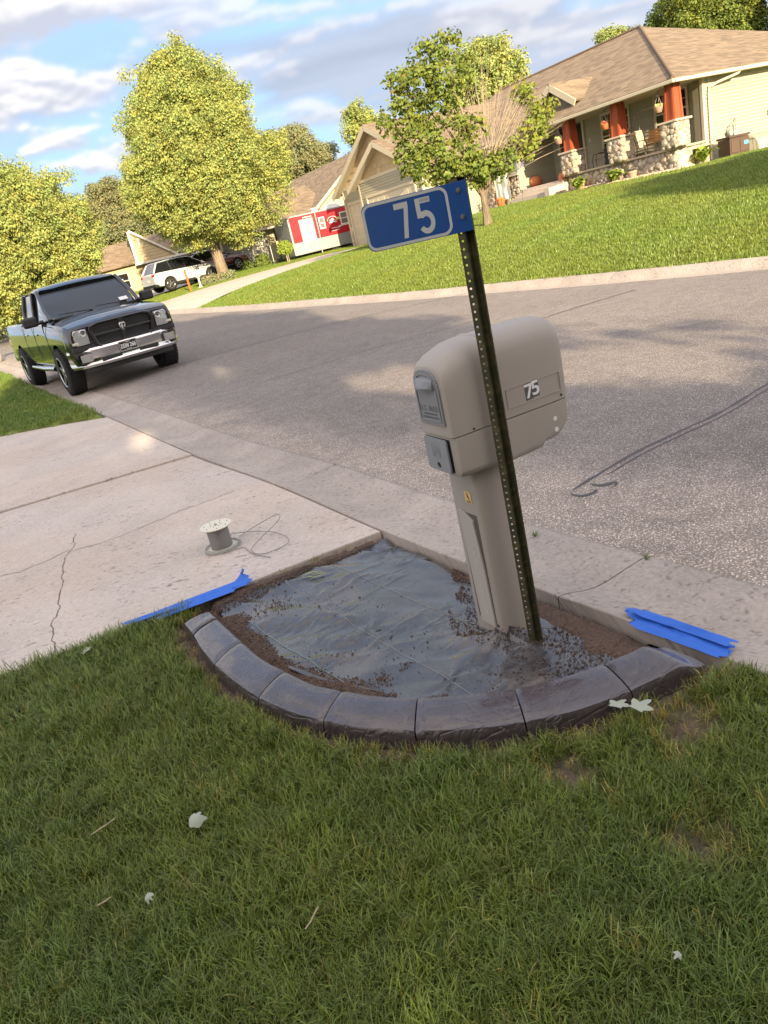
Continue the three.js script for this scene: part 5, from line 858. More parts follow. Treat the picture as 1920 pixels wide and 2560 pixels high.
  const gb = part('gable_wall', shapeGeo([[-20.4, 4.1], [-11.0, 4.1], [pk1[0], pk1[1] - 0.12]], 0.2).translate(0, 0, 2.79), core, h);
  shakeGable(gb, 3.0, -20.4, -11.0, 4.24, pk1[0], pk1[1] - 0.14, shakeVar, 401);
  const gb2 = part('gable_wall', shapeGeo([[-17.2, 4.1], [-11.0, 4.1], [pk2[0], pk2[1] - 0.12]], 0.55).translate(0, 0, 3.04), core, h);
  shakeGable(gb2, 3.6, -17.2, -11.0, 4.24, pk2[0], pk2[1] - 0.14, shakeVar, 402);
  part('gable_band', merge([span(-20.4, -17.2, 4.1, 4.24, 2.99, 3.05), span(-17.2, -11.0, 4.1, 4.24, 3.59, 3.65)]), trimMat, h);
  const rake = (a, b, z) => { const dx = b[0] - a[0], dy = b[1] - a[1], L = Math.hypot(dx, dy), g = box(L, 0.24, 0.05); g.rotateZ(Math.atan2(dy, dx)); g.translate((a[0] + b[0]) / 2, (a[1] + b[1]) / 2 - 0.15, z); return g; };
  const soff = (a, b, z0, z1) => { const g = roofPlane([[a[0], a[1] - 0.16, z0], [b[0], b[1] - 0.16, z0], [b[0], b[1] - 0.16, z1], [a[0], a[1] - 0.16, z1]], 0.02); return g; };
  const eL = [-20.95, 4.0], eR = [-10.45, 4.0], e2L = [-17.7, 4.0], e2R = [-10.5, 4.0];
  part('rake_board', merge([rake(eL, pk1, 3.45), rake(pk1, eR, 3.45), rake(e2L, pk2, 4.05), rake(pk2, e2R, 4.05)]), trimMat, h);
  part('rake_soffit', merge([soff(eL, pk1, 3.0, 3.44), soff(pk1, eR, 3.0, 3.44), soff(e2L, pk2, 3.6, 4.04), soff(pk2, e2R, 3.6, 4.04)]), soffitMat, h);
  // roofs
  const E = 4.16, RX = -6.9, RZ = -6.2, RY = 7.3;
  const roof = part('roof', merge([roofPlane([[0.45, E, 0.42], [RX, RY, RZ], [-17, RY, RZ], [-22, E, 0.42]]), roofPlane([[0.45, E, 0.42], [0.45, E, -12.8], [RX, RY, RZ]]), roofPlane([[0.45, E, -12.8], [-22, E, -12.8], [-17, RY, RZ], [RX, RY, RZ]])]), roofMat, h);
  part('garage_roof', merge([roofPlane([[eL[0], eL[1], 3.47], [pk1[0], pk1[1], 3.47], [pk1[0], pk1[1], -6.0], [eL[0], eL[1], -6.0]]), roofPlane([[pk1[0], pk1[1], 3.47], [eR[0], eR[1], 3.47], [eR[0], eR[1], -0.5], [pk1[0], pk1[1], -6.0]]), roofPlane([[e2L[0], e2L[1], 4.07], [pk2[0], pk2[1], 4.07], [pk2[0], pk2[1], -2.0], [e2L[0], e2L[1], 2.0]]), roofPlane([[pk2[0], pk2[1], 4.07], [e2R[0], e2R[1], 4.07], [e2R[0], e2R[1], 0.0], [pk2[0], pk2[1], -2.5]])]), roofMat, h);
  const ridge = (a, b) => tube([[...a, 0.07], [...b, 0.07]], 6); part('ridge_cap', merge([ridge([0.45, E + 0.01, 0.42], [RX, RY + 0.01, RZ]), ridge([RX, RY + 0.01, RZ], [-17, RY + 0.01, RZ])]), mat(0.17, 0.12, 0.08, 0.95), roof);
  // soffit, fascia, gutters, downspout
  part('soffit', merge([span(-11, 0.42, 4.045, 4.07, -1.8, 0.38), span(0.0, 0.42, 4.046, 4.0695, -12.6, -1.5)]), soffitMat, h);
  part('gutter', merge([span(-10.4, 0.50, 4.02, 4.135, 0.38, 0.50, 0.02), span(0.40, 0.52, 4.02, 4.135, -12.8, 0.36, 0.02)]), trimMat, h);
  part('downspout', merge([tube([[0.44, 4.05, -2.9, 0.045], [0.42, 3.96, -2.8, 0.045], [0.16, 3.82, -2.05, 0.045], [0.08, 3.72, -1.72, 0.045], [0.075, 3.5, -1.68, 0.045], [0.075, 1.4, -1.68, 0.045]], 8)]), trimMat, h);
  // dormer
  const dz = -0.55, dl = -7.75, dr = -4.95, dp = [-6.35, 5.62], dy = 4.66;
  const dm = part('dormer', shapeGeo([[dl + 0.3, dy - 0.1], [dr - 0.3, dy - 0.1], [dp[0], dp[1] - 0.15]], 0.15).translate(0, 0, dz - 0.15), core, h);
  const dmMats = [0, 1].map((i) => mat(0.17 + 0.02 * i, 0.145 + 0.02 * i, 0.12 + 0.015 * i, 0.9)); shakeGable(dm, dz, dl + 0.3, dr - 0.3, dy, dp[0], dp[1] - 0.14, dmMats, 403);
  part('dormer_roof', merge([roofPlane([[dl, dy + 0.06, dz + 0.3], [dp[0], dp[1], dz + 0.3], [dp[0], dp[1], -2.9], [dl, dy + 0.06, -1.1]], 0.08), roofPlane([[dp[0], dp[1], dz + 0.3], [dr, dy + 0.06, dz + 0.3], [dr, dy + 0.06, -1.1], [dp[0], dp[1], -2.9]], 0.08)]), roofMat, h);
  part('dormer_rake', merge([rake([dl, dy + 0.1], dp, dz + 0.29), rake(dp, [dr, dy + 0.1], dz + 0.29)]), trimMat, h);
}
// ---------- the neighbour's house (behind the trailer and the maple) ----------
const cream = mat(0.52, 0.46, 0.31, 0.75), creamVar = [0, 1].map((i) => mat(0.52 + 0.02 * i, 0.465 + 0.015 * i, 0.32, 0.75)), greyAndShadedVar = [0, 1].map((i) => mat(0.40 + 0.02 * i, 0.39 + 0.02 * i, 0.36, 0.75));
{
  const n = thing('neighbour_house', 'cream house with brown roofs and open garage behind the big maple', 'house', [H0.x, 0, H0.z], HOUSE_TURN);
  part('main_walls', merge([span(-41, -28.0, 1.0, 3.9, -7, 1.2)]), cream, n);
  part('gable_wall', (() => { const g = shapeGeo([[-1.2, 3.9], [7, 3.9], [2.9, 6.85]], 0.2); g.rotateY(Math.PI / 2); g.translate(-28.2, 0, 0); return g; })(), cream, n);
  part('gable_trim', merge([[1.75, 3.72, -2.9, 6.98], [-7.5, 3.72, -2.9, 6.98]].map(([z0, y0, z1, y1]) => tube([[-27.72, y0, z0, 0.11], [-27.72, y1, z1, 0.11]], 4))), trimMat, n);
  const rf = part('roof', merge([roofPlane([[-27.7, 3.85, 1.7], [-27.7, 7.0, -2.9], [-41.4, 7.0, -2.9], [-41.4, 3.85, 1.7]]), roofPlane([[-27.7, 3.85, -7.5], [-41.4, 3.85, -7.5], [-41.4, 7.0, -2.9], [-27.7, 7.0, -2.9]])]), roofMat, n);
  // wing towards the street with its garage
  // hollow wing: an open garage mouth towards the street and a recessed porch on the sunny side
  const wing = part('wing_walls', merge([span(-28.6, -28.4, 0.9, 3.5, 0.9, 2.35), span(-28.6, -28.4, 0.9, 3.5, 4.6, 8.2), span(-30.0, -29.85, 0.9, 3.5, 2.36, 4.59), span(-29.85, -28.6, 0.9, 3.5, 2.2, 2.36), span(-29.85, -28.6, 0.9, 3.5, 4.59, 4.75), span(-36.0, -35.8, 0.9, 3.5, 0.9, 8.2), span(-35.8, -30.0, 0.9, 3.5, 0.9, 1.1), span(-35.8, -28.6, 3.38, 3.48, 1.1, 8.0), span(-29.6, -28.6, 0.9, 3.38, 8.0, 8.2), span(-35.8, -35.2, 0.9, 3.38, 8.0, 8.2), span(-35.2, -29.6, 3.2, 3.38, 8.0, 8.2)]), cream, n);
  lapBoards(wing, 'z', -28.4, 1.2, 3.48, () => [5.2, 8.2], 0.13, greyAndShadedVar); lapBoards(wing, 'z', -28.4, 1.2, 3.48, () => [1.4, 2.3], 0.13, creamVar);  // street end is coloured grey for the maple's shade, the rest cream
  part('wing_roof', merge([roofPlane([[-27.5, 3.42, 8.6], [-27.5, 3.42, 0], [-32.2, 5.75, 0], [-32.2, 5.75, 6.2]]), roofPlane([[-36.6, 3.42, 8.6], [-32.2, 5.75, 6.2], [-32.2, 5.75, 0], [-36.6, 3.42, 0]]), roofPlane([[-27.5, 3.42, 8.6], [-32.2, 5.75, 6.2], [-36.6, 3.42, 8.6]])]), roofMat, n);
  part('gutter', merge([span(-27.58, -27.46, 3.3, 3.42, 0.5, 8.6, 0.02)]), trimMat, n);
  for (const z of [2.5, 3.3, 4.1]) part('porch_post', span(-27.86, -27.70, 1.3, 3.34, z - 0.08, z + 0.08, 0.01), trimMat, n);
  part('porch_door', span(-29.86, -29.80, 1.3, 3.2, 3.0, 3.9, 0.01), mat(0.30, 0.16, 0.09, 0.6), n);
  const rl = part('porch_rail', merge([span(-27.82, -27.74, 2.14, 2.22, 2.4, 4.1), span(-27.82, -27.74, 1.46, 1.52, 2.4, 4.1)]), trimMat, n);
  for (let i = 0; i < 14; i++) part('baluster', span(-27.80, -27.76, 1.5, 2.16, 2.46 + i * 0.118, 2.49 + i * 0.118), trimMat, rl);
  // open garage mouth facing the street and the side door panel
  part('garage_floor', span(-35.8, -28.6, 0.9, 1.15, 1.1, 8.2), concreteMat, n);
  part('garage_trim', merge([span(-29.62, -29.45, 1.2, 3.3, 8.19, 8.28), span(-35.4, -35.2, 1.2, 3.3, 8.19, 8.28), span(-35.4, -29.45, 3.2, 3.36, 8.19, 8.285)]), mat(0.62, 0.62, 0.6, 0.6), n);
  const gg = part('second_garage', merge([span(-44.5, -36.2, 0.9, 3.6, 0.0, 7.2)]), mat(0.42, 0.42, 0.41, 0.8), n); lapBoards(gg, 'z', -36.2, 1.1, 3.5, () => [0.2, 7.2], 0.15, greyAndShadedVar); lapBoards(gg, 'x', 7.2, 1.1, 3.5, () => [-44.5, -36.2], 0.15, greyAndShadedVar);
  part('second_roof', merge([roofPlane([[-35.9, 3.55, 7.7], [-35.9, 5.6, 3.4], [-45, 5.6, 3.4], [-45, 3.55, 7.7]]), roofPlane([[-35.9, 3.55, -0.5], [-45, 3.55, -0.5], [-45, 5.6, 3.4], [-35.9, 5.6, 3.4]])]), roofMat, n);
}
// ---------- the third house, seen over the pickup's roof ----------
{
  const P = V3(-13.3, 0, -60.2), face = facing(-P.x, -P.z), n = thing('far_house', 'small tan house with a white-trimmed front gable behind the white vehicle', 'house', [P.x, 0, P.z], face);
  // local x right, z to the camera
  const tan = mat(0.50, 0.40, 0.24, 0.8);
  part('walls', merge([span(-4.2, 4.6, 0.9, 3.5, -6, 0), span(4.6, 8.5, 0.9, 3.9, -6, 0.6)]), tan, n);
  part('gable_wall', shapeGeo([[-0.35, 3.35], [2.6, 3.35], [-0.35, 5.6]], 0.3).translate(0, 0, 0.3), mat(0.46, 0.34, 0.2, 0.85), n);
  for (let i = 0; i < 9; i++) { const y = 3.5 + i * 0.22, r = lerp(2.45, -0.2, (y - 3.35) / 2.25); if (r > 0) part('gable_board', span(-0.3, r, y, y + 0.19, 0.6, 0.625), tan, n); }
  const tr = mat(0.68, 0.64, 0.55, 0.6);
  part('gable_trim', merge([span(-0.52, -0.34, 3.25, 5.6, 0.5, 0.72, 0.01), (() => { const g = box(3.85, 0.13, 0.2); g.rotateZ(-Math.atan2(2.3, 3.0)); g.translate(1.15, 4.52, 0.62); return g; })(), span(-0.6, 4.8, 3.25, 3.40, 0.5, 0.73, 0.01), span(0.05, 0.18, 4.6, 5.2, 0.6, 0.66)]), tr, n);
  part('roof', merge([roofPlane([[-4.6, 3.4, 0.4], [-2.6, 5.2, -3.0], [4.4, 5.4, -3.0], [4.8, 3.4, 0.4]]), roofPlane([[-0.6, 5.75, 0.7], [2.9, 3.15, 0.7], [2.9, 3.15, -2.5], [-0.6, 5.75, -2.5]]), roofPlane([[-4.6, 3.4, 0.4], [-4.6, 3.4, -6.4], [-2.6, 5.2, -3.0]]), roofPlane([[4.3, 3.85, 0.9], [4.3, 5.6, -3.0], [9, 5.6, -3.0], [9, 3.85, 0.9]])]), roofMat, n);
  windowUnit(n, 'x', 0.01, -2.3, -1.4, 1.9, 2.9, 1, 2); const dd = part('entry', span(0.55, 2.0, 1.2, 3.05, 0.0, 0.05), mat(0.10, 0.06, 0.04, 0.7), n); part('entry_trim', merge([span(0.3, 0.55, 1.1, 3.15, 0, 0.12), span(2.0, 2.25, 1.1, 3.15, 0, 0.12), span(0.3, 2.25, 3.05, 3.2, 0, 0.121)]), tr, dd);
  windowUnit(n, 'x', 0.01, 3.9, 4.45, 1.9, 2.9, 1, 1);
  for (let i = 0; i < 14; i++) part('garage_board', span(4.7, 8.4, 1.0 + i * 0.2, 1.19 + i * 0.2, 0.6, 0.625), greyAndShadedVar[i % 2], n);
}

// ---------- trees ----------
// a sprig: leaves as small folded rhombi round a centre
function sprig(n, R, size, seed, flat = 0.6) {
  const r = rng(seed), pos = [], nor = [], uv = [];
  for (let i = 0; i < n; i++) {
    const a = r() * 6.283, b = Math.acos(2 * r() - 1), q = R * Math.cbrt(r()), c = V3(q * Math.sin(b) * Math.cos(a), q * Math.cos(b) * 0.8, q * Math.sin(b) * Math.sin(a));
    const nn = V3(r() - 0.5, flat * (0.1 + 0.7 * r()), r() - 0.5).add(c.clone().normalize().multiplyScalar(0.6)).normalize(), d = V3(r() - 0.5, r() - 0.7, r() - 0.5).cross(nn).normalize(), e = nn.clone().cross(d), s = size * (0.65 + 0.7 * r());
    const A = c.clone().addScaledVector(d, -s * 0.55), B = c.clone().addScaledVector(d, s * 0.6), L = c.clone().addScaledVector(e, s * 0.40).addScaledVector(nn, s * 0.10), Rr = c.clone().addScaledVector(e, -s * 0.40).addScaledVector(nn, s * 0.10);
    for (const t of [[A, L, B], [A, B, Rr]]) { const m = t[1].clone().sub(t[0]).cross(t[2].clone().sub(t[0])).normalize(); if (m.dot(nn) < 0) { m.negate(); t.reverse(); } for (const p of t) { pos.push(p.x, p.y, p.z); nor.push(m.x, m.y, m.z); uv.push(0, 0); } }
  }
  const g = new THREE.BufferGeometry(); g.setAttribute('position', new THREE.Float32BufferAttribute(pos, 3)); g.setAttribute('normal', new THREE.Float32BufferAttribute(nor, 3)); g.setAttribute('uv', new THREE.Float32BufferAttribute(uv, 2)); return g;
}
const sprigs = new Map();
function leafMat(r, g, b, tr = 0.3) { return new THREE.MeshPhysicalMaterial({ color: C3(r, g, b), roughness: 0.75, transmission: tr, thickness: 0, side: THREE.DoubleSide, specularIntensity: 0.3 }); }
const barkMap = tex(256, (u, v) => { const k = fbm(u * 24, v * 5, 4, 501), c = Math.abs(fbm(u * 16, v * 4, 3, 502) - 0.5) * 2, e = 0.6 + 0.6 * k - 0.35 * smooth(0.16, 0, c); return rgb(0.30 * e, 0.235 * e, 0.165 * e); }, true, 1 / 0.8);
const barkBump = tex(256, (u, v) => smooth(0, 0.3, Math.abs(fbm(u * 16, v * 4, 3, 502) - 0.5) * 2), false, 1 / 0.8);
const barkMat = new THREE.MeshStandardMaterial({ map: barkMap, bumpMap: barkBump, bumpScale: 0.02, roughness: 0.95, side: THREE.DoubleSide });
const twigMat = mat(0.36, 0.29, 0.22, 0.9);
function barkUV(g) { const p = g.attributes.position, uv = g.attributes.uv; for (let i = 0; i < p.count; i++) uv.setXY(i, Math.atan2(p.getZ(i), p.getX(i)) * 0.25, p.getY(i) * 0.5); return g; }
/* o: base [x,y,z], trunkR, fork (height of first limbs), boughs: list of [x,y,z,r] relative to the base, leaves: sprigs per cubic-ish unit, size, colors */
function tree(name, label, o, group) {
  const root = thing(name, label, 'tree', o.base, 0, group), r = rng(o.seed), limbs = [];
  const lean = o.lean || [0, 0], top = V3(lean[0], o.fork, lean[1]);
  if (o.trunk !== false) {
    limbs.push(tube([[0, -0.3, 0, o.trunkR * 1.5], [0, 0.05, 0, o.trunkR * 1.3], [lean[0] * 0.1, 0.35, lean[1] * 0.1, o.trunkR * 1.02], [lean[0] * 0.5, o.fork * 0.6, lean[1] * 0.5, o.trunkR * 0.92], [top.x, top.y, top.z, o.trunkR * 0.85]], 12));
    for (const [x, y, z, q] of o.boughs.filter((b, i) => i % (o.limbEvery || 1) === 0)) {
      const e = V3(x, y, z), m = top.clone().lerp(e, 0.45); m.y += 0.12 * e.distanceTo(top) * (o.up ?? 1) * 0.6; m.x += (r() - 0.5) * 0.3; m.z += (r() - 0.5) * 0.3; const w = o.trunkR * (0.28 + 0.35 * r()) * Math.min(1, 0.4 + q * 0.5);
      limbs.push(tube([[top.x, top.y - 0.25, top.z, w * 1.25], [lerp(top.x, m.x, 0.5), lerp(top.y, m.y, 0.55), lerp(top.z, m.z, 0.5), w], [m.x, m.y, m.z, w * 0.7], [e.x, e.y, e.z, w * 0.25]], 6));
    }
    part('trunk', barkUV(merge(limbs)), o.bark || barkMat, root);
  }
  const key = [o.leaf, o.n || 14, o.spread || 0.3].join(); if (!sprigs.has(key)) sprigs.set(key, sprig(o.n || 14, o.spread || 0.3, o.leaf, 600 + sprigs.size));
  const list = [], ends = [];
  if (o.tips) for (const b of o.boughs) if (r() < o.tips) { const a = Math.atan2(b[2], b[0]) + (r() - 0.5) * 0.8, q = b[3] * (0.85 + 0.35 * r()); ends.push([b[0] + Math.cos(a) * q * 0.8, b[1] + q * (0.35 + 0.5 * r()), b[2] + Math.sin(a) * q * 0.8, b[3] * (0.28 + 0.16 * r())]); }
  for (const [bx, by, bz, br] of [...o.boughs, ...ends]) {
    const cnt = Math.round(o.density * br * br);
    for (let i = 0; i < cnt; i++) {       // mostly in the outer shell of each bough, a few inside
      const a = r() * 6.283, c = 2 * r() - 1, s = Math.sqrt(1 - c * c), q = br * (0.55 + 0.45 * Math.sqrt(r())) * (0.82 + 0.36 * fbm(a * 1.3 + bx * 3, c * 2 + by * 3, 2, 520));
      const p = [bx + q * s * Math.cos(a), by + q * c * (o.squash || 0.82), bz + q * s * Math.sin(a)];
      if (o.gaps && o.gaps.some(([gx, gz, gr]) => { const d = V3(o.base[0] + p[0] - gx, o.base[1] + p[1], o.base[2] + p[2] - gz), k = d.dot(sunDir); return d.addScaledVector(sunDir, -k).length() < gr; })) continue;
      list.push(p);
    }
  }
  const inst = new THREE.InstancedMesh(sprigs.get(key), o.mat, list.length), M = new THREE.Matrix4(), Q = new THREE.Quaternion(), E = new THREE.Euler();
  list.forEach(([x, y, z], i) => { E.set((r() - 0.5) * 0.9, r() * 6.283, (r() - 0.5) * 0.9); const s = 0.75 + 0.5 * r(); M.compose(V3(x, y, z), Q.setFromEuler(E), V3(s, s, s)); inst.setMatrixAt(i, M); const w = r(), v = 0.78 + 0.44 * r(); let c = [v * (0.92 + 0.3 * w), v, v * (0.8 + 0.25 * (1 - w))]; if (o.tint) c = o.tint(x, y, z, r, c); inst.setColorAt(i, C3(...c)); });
  inst.name = 'crown'; inst.userData = { kind: 'stuff' }; root.add(inst);
  if (o.extra) o.extra(root, r);
  return root;
}
// boughs filling a crown whose radius depends on height: profile(f) with f 0..1 from the crown's foot to its top
function crown(seed, y0, y1, prof, n, size, wob = 0.25, off = () => [0, 0]) {
  const r = rng(seed), out = [];
  for (let i = 0; i < n; i++) { const f = (i + 0.5) / n, y = lerp(y0, y1, f), R = prof(f) * (1 - wob / 2 + wob * r()), a = i * 2.39996 + r() * 0.7, k = r() < 0.72 ? 0.80 + 0.2 * r() : 0.6 * r(), b = size * (0.7 + 0.6 * r()) * (0.55 + 0.5 * Math.min(1, R / (size * 2))), [ox, oz] = off(f); out.push([ox + Math.cos(a) * Math.max(0, R - b * 0.6) * k, y, oz + Math.sin(a) * Math.max(0, R - b * 0.6) * k, b]); }
  return out;
}
// thin places in the crowns of the yard trees, where sunlight reaches the road and the lawn: [x, z, radius]
const LIGHT_GAPS = [[-0.16, -1.97, 0.63], [-0.12, -1.76, 0.64], [0.36, -8.4, 0.72], [0.8, -8.3, 0.68], [2.3, -6.5, 0.75], [2.75, -6.4, 0.7], [-2.3, -13.0, 0.66], [4.3, -8.9, 0.7], [-2.55, -8.6, 0.54]];
const mapleProf = table([[0, 0.45], [0.08, 0.85], [0.22, 1.0], [0.45, 0.86], [0.7, 0.64], [0.88, 0.38], [1, 0.08]]);
const yellowGreen = leafMat(0.32, 0.385, 0.125, 0.3), midGreen = leafMat(0.17, 0.23, 0.05, 0.3), greyGreen = leafMat(0.23, 0.255, 0.135, 0.25);
{
  const g = (x, z, d = 0) => [x, onGround(x, z) + d, z];
  // the big maple on the neighbour's lawn
  const mb = g(-5.75, -44.9);
  tree('maple_tree', 'tall bright yellow-green maple in front of the neighbouring garage', { base: mb, seed: 1, trunkR: 0.33, fork: 2.2, lean: [-0.1, 0], boughs: crown(11, 2.65, 10.9, (f) => 4.5 * mapleProf(f), 120, 1.25, 0.3, (f) => [0.35 - 0.1 * f, 0]), limbEvery: 5, leaf: 0.095, n: 34, spread: 0.36, density: 56, tips: 1, mat: yellowGreen });
  tree('maple_tree', 'broad yellow-green maple at the left edge behind the pickup', { base: g(-15.5, -41.2), seed: 2, trunkR: 0.30, fork: 1.7, boughs: crown(12, 1.4, 7.7, (f) => 4.1 * table([[0, 0.7], [0.2, 1], [0.55, 0.95], [0.8, 0.7], [1, 0.2]])(f), 105, 1.25), limbEvery: 6, leaf: 0.095, n: 34, spread: 0.36, density: 54, tips: 1, mat: yellowGreen });
  // the small half-bare tree on the lawn opposite
  const sb = g(5.45, -25.4); const r0 = rng(91), bo = [];
  for (const [x, y, z, q] of [[-1.7, 2.9, 0, 0.75], [-2.3, 3.6, 0.2, 0.6], [-1.0, 3.6, -0.3, 0.8], [-1.5, 4.3, 0.2, 0.75], [-0.5, 4.4, 0.3, 0.7], [-1.0, 5.0, 0, 0.6], [-0.4, 5.3, -0.2, 0.45], [-1.5, 2.1, 0.3, 0.7], [-0.7, 2.2, 0.5, 0.65], [-1.0, 1.7, 0, 0.6], [-0.4, 1.55, 0.4, 0.55], [0.2, 1.55, 0.3, 0.5], [0.8, 1.75, 0.1, 0.5], [1.4, 2.1, 0, 0.52], [1.9, 2.5, 0.1, 0.5], [2.2, 3.0, 0, 0.42], [1.7, 3.5, 0.1, 0.38], [-2.0, 4.6, 0, 0.42], [-0.2, 2.9, 0.4, 0.45], [-1.95, 2.4, -0.2, 0.5]]) bo.push([x, y, z, q]);
  tree('lawn_tree', 'small half-bare tree with dead twigs on the lawn before the house', { base: sb, seed: 3, trunkR: 0.12, fork: 1.05, boughs: bo, leaf: 0.10, n: 9, spread: 0.2, density: 190, mat: midGreen, up: 1.2,
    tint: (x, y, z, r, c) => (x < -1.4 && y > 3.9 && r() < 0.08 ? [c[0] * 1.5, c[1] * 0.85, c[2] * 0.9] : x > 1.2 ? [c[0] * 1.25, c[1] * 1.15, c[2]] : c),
    extra: (root) => { const tw = []; for (let i = 0; i < 230; i++) { const a = lerp(-0.1, 1.3, r0()), len = lerp(1.7, 3.5, r0()) * (1 - 0.15 * a), sz = (r0() - 0.5) * 0.9, bx = 0.1 + 0.25 * r0(), by = 1.1 + 0.7 * r0(), p = []; const f0 = i < 26 ? 0 : 0.35 + 0.4 * r0(); for (let k = 0; k <= 4; k++) { const f = lerp(f0, 1, k / 4); p.push([bx + Math.sin(a) * len * f + 0.10 * (fbm(f * 4, i, 2, 530) - 0.5) + (i > 26 ? (r0() - 0.5) * 0.05 : 0), by + Math.cos(a) * len * f - 0.12 * a * f * f, sz * f, (i < 26 ? 0.015 : 0.007) * (1.05 - 0.8 * k / 4)]); } tw.push(tube(p, 5)); } part('bare_twigs', merge(tw), twigMat, root); } });
  // trees behind the houses
  const behind = (label, x, z, y0, y1, R, m, seed, n = 46) => tree('background_tree', label, { base: [x, onGround(x, z), z], seed, trunkR: 0.3, fork: Math.max(2, y0 + 0.8), boughs: crown(seed + 50, y0, y1, (f) => R * table([[0, 0.6], [0.3, 1], [0.65, 0.9], [0.9, 0.55], [1, 0.25]])(f), n, R * 0.34), limbEvery: 8, leaf: 0.14, n: 44, spread: 0.5, density: 34, tips: 0.8, mat: m }, 'trees behind the houses');
  behind('pale green tree rising behind the tan house roof, beside the small bare tree', 12.2, -50.5, 3, 9.2, 2.6, yellowGreen, 21);
  behind('broad grey-green tree behind the neighbouring roof, right of the big maple', -0.6, -78, 3, 9.6, 4.2, greyGreen, 22);
  behind('narrow dark green evergreen between the big maple and the neighbouring roof', -3.0, -70, 2, 7.8, 2.2, midGreen, 23, 40);
  behind('grey-green tree between the two bright maples over the far house', -21.5, -92, 3, 10.6, 4.6, greyGreen, 24);
  behind('small tree top peeping past the shingled garage gable', 5.6, -71, 4, 10.1, 2.0, yellowGreen, 25, 30);
  behind('dark leafy tree over the right end of the roof ridge', 28.0, -55.0, 3, 10.8, 4.2, midGreen, 26);
  behind('tree at the top right corner behind the roof', 33.5, -51.0, 3, 12.5, 4.2, midGreen, 27);
  behind('pale tree left of the leafy pair above the roof end', 23.6, -60, 3, 9.6, 2.6, yellowGreen, 28, 34);
  behind('low green tree far down the street behind the pickup bed', -22.5, -48, 0.8, 5.2, 3.2, midGreen, 29);
  behind('tree at the far left behind the broad maple', -27, -60, 2, 9, 4.5, greyGreen, 30);
  // trees on the camera's own side of the street, behind the photographer; their shade covers the foreground
  const own = (label, x, z, y0, y1, R, seed, n, d = 23) => tree('yard_tree', label, { base: [x, 0, z], seed, trunkR: 0.32, fork: Math.max(1.6, y0 + 0.5), boughs: crown(seed + 70, y0, y1, (f) => R * table([[0, 0.7], [0.3, 1], [0.7, 0.85], [0.92, 0.5], [1, 0.2]])(f), n, R * 0.36), limbEvery: 6, leaf: 0.26, n: 16, spread: 0.5, density: d, mat: midGreen, gaps: LIGHT_GAPS }, 'trees in the yard behind the photographer');
  own('tall tree in the yard behind the photographer, straight behind', 4.0, 12.5, 1.2, 12.6, 4.4, 41, 90);
  own('tree in the yard behind the photographer, to the right', 12.6, 12.0, 0.8, 5.4, 4.6, 42, 80);
  own('tree in the yard behind the photographer, to the left', -3.6, 14.5, 1.2, 12.8, 4.2, 43, 85);
  own('far right tall tree in the yard behind the photographer', 21.6, 12.5, 9.8, 12.0, 4.2, 44, 44, 22);
  own('low far right tree in the yard behind the photographer', 20.5, 9.0, 0.8, 4.6, 3.8, 46, 60);
  own('far left tree in the yard behind the photographer', -11.5, 15.5, 1.2, 12.0, 4.2, 45, 70, 24);
}

// ---------- small things about the houses ----------
const hp = (u, v, y) => { const [x, z] = houseXZ(u, v); return [x, y, z]; };
const lathe = (pts, n = 24) => new THREE.LatheGeometry(pts.map((p) => new THREE.Vector2(p[0], p[1])), n);
const terracotta = mat(0.52, 0.17, 0.06, 0.8), clayPale = mat(0.50, 0.30, 0.22, 0.8);
const potGeo = (r, h) => lathe([[0.001, 0], [r * 0.68, 0], [r * 0.92, h * 0.8], [r * 1.02, h * 0.8], [r * 1.02, h], [r * 0.9, h], [r * 0.84, h * 0.82], [0.001, h * 0.8]]);
const urnGeo = (r, h) => lathe([[0.001, 0], [r * 0.6, 0], [r * 0.95, h * 0.3], [r, h * 0.55], [r * 0.85, h * 0.85], [r * 0.55, h * 0.97], [r * 0.6, h], [r * 0.4, h], [r * 0.35, h * 0.9], [0.001, h * 0.85]]);
function pot(label, pos, geo, m, group) { const o = solo('plant_pot', label, 'pot', geo, m, group); o.position.set(...pos); return o; }
pot('round orange urn on the landing beside the bay of the house', hp(8.15, -0.45, 1.95), urnGeo(0.27, 0.42), terracotta);
pot('tall orange urn at the foot of the left porch column', hp(5.78, 0.1, 1.80), urnGeo(0.17, 0.42), terracotta);
pot('orange flower pot on the walk under the white sheet', hp(8.95, 1.0, onGround(...houseXZ(8.95, 1.0))), potGeo(0.21, 0.42), terracotta);
pot('small dark red pot by the garage side wall', hp(10.75, 1.6, onGround(...houseXZ(10.75, 1.6))), potGeo(0.13, 0.26), mat(0.16, 0.035, 0.02, 0.7));
pot('pale clay pot leaning on the stone wall between two hostas', hp(2.85, 0.35, 1.32), potGeo(0.18, 0.36), clayPale); pot('pale clay pot right of the middle hosta by the stone wall', hp(1.75, 0.35, 1.28), potGeo(0.17, 0.36), clayPale); pot('pale clay pot half hidden behind the left hosta', hp(4.55, 0.3, 1.38), potGeo(0.17, 0.34), clayPale);
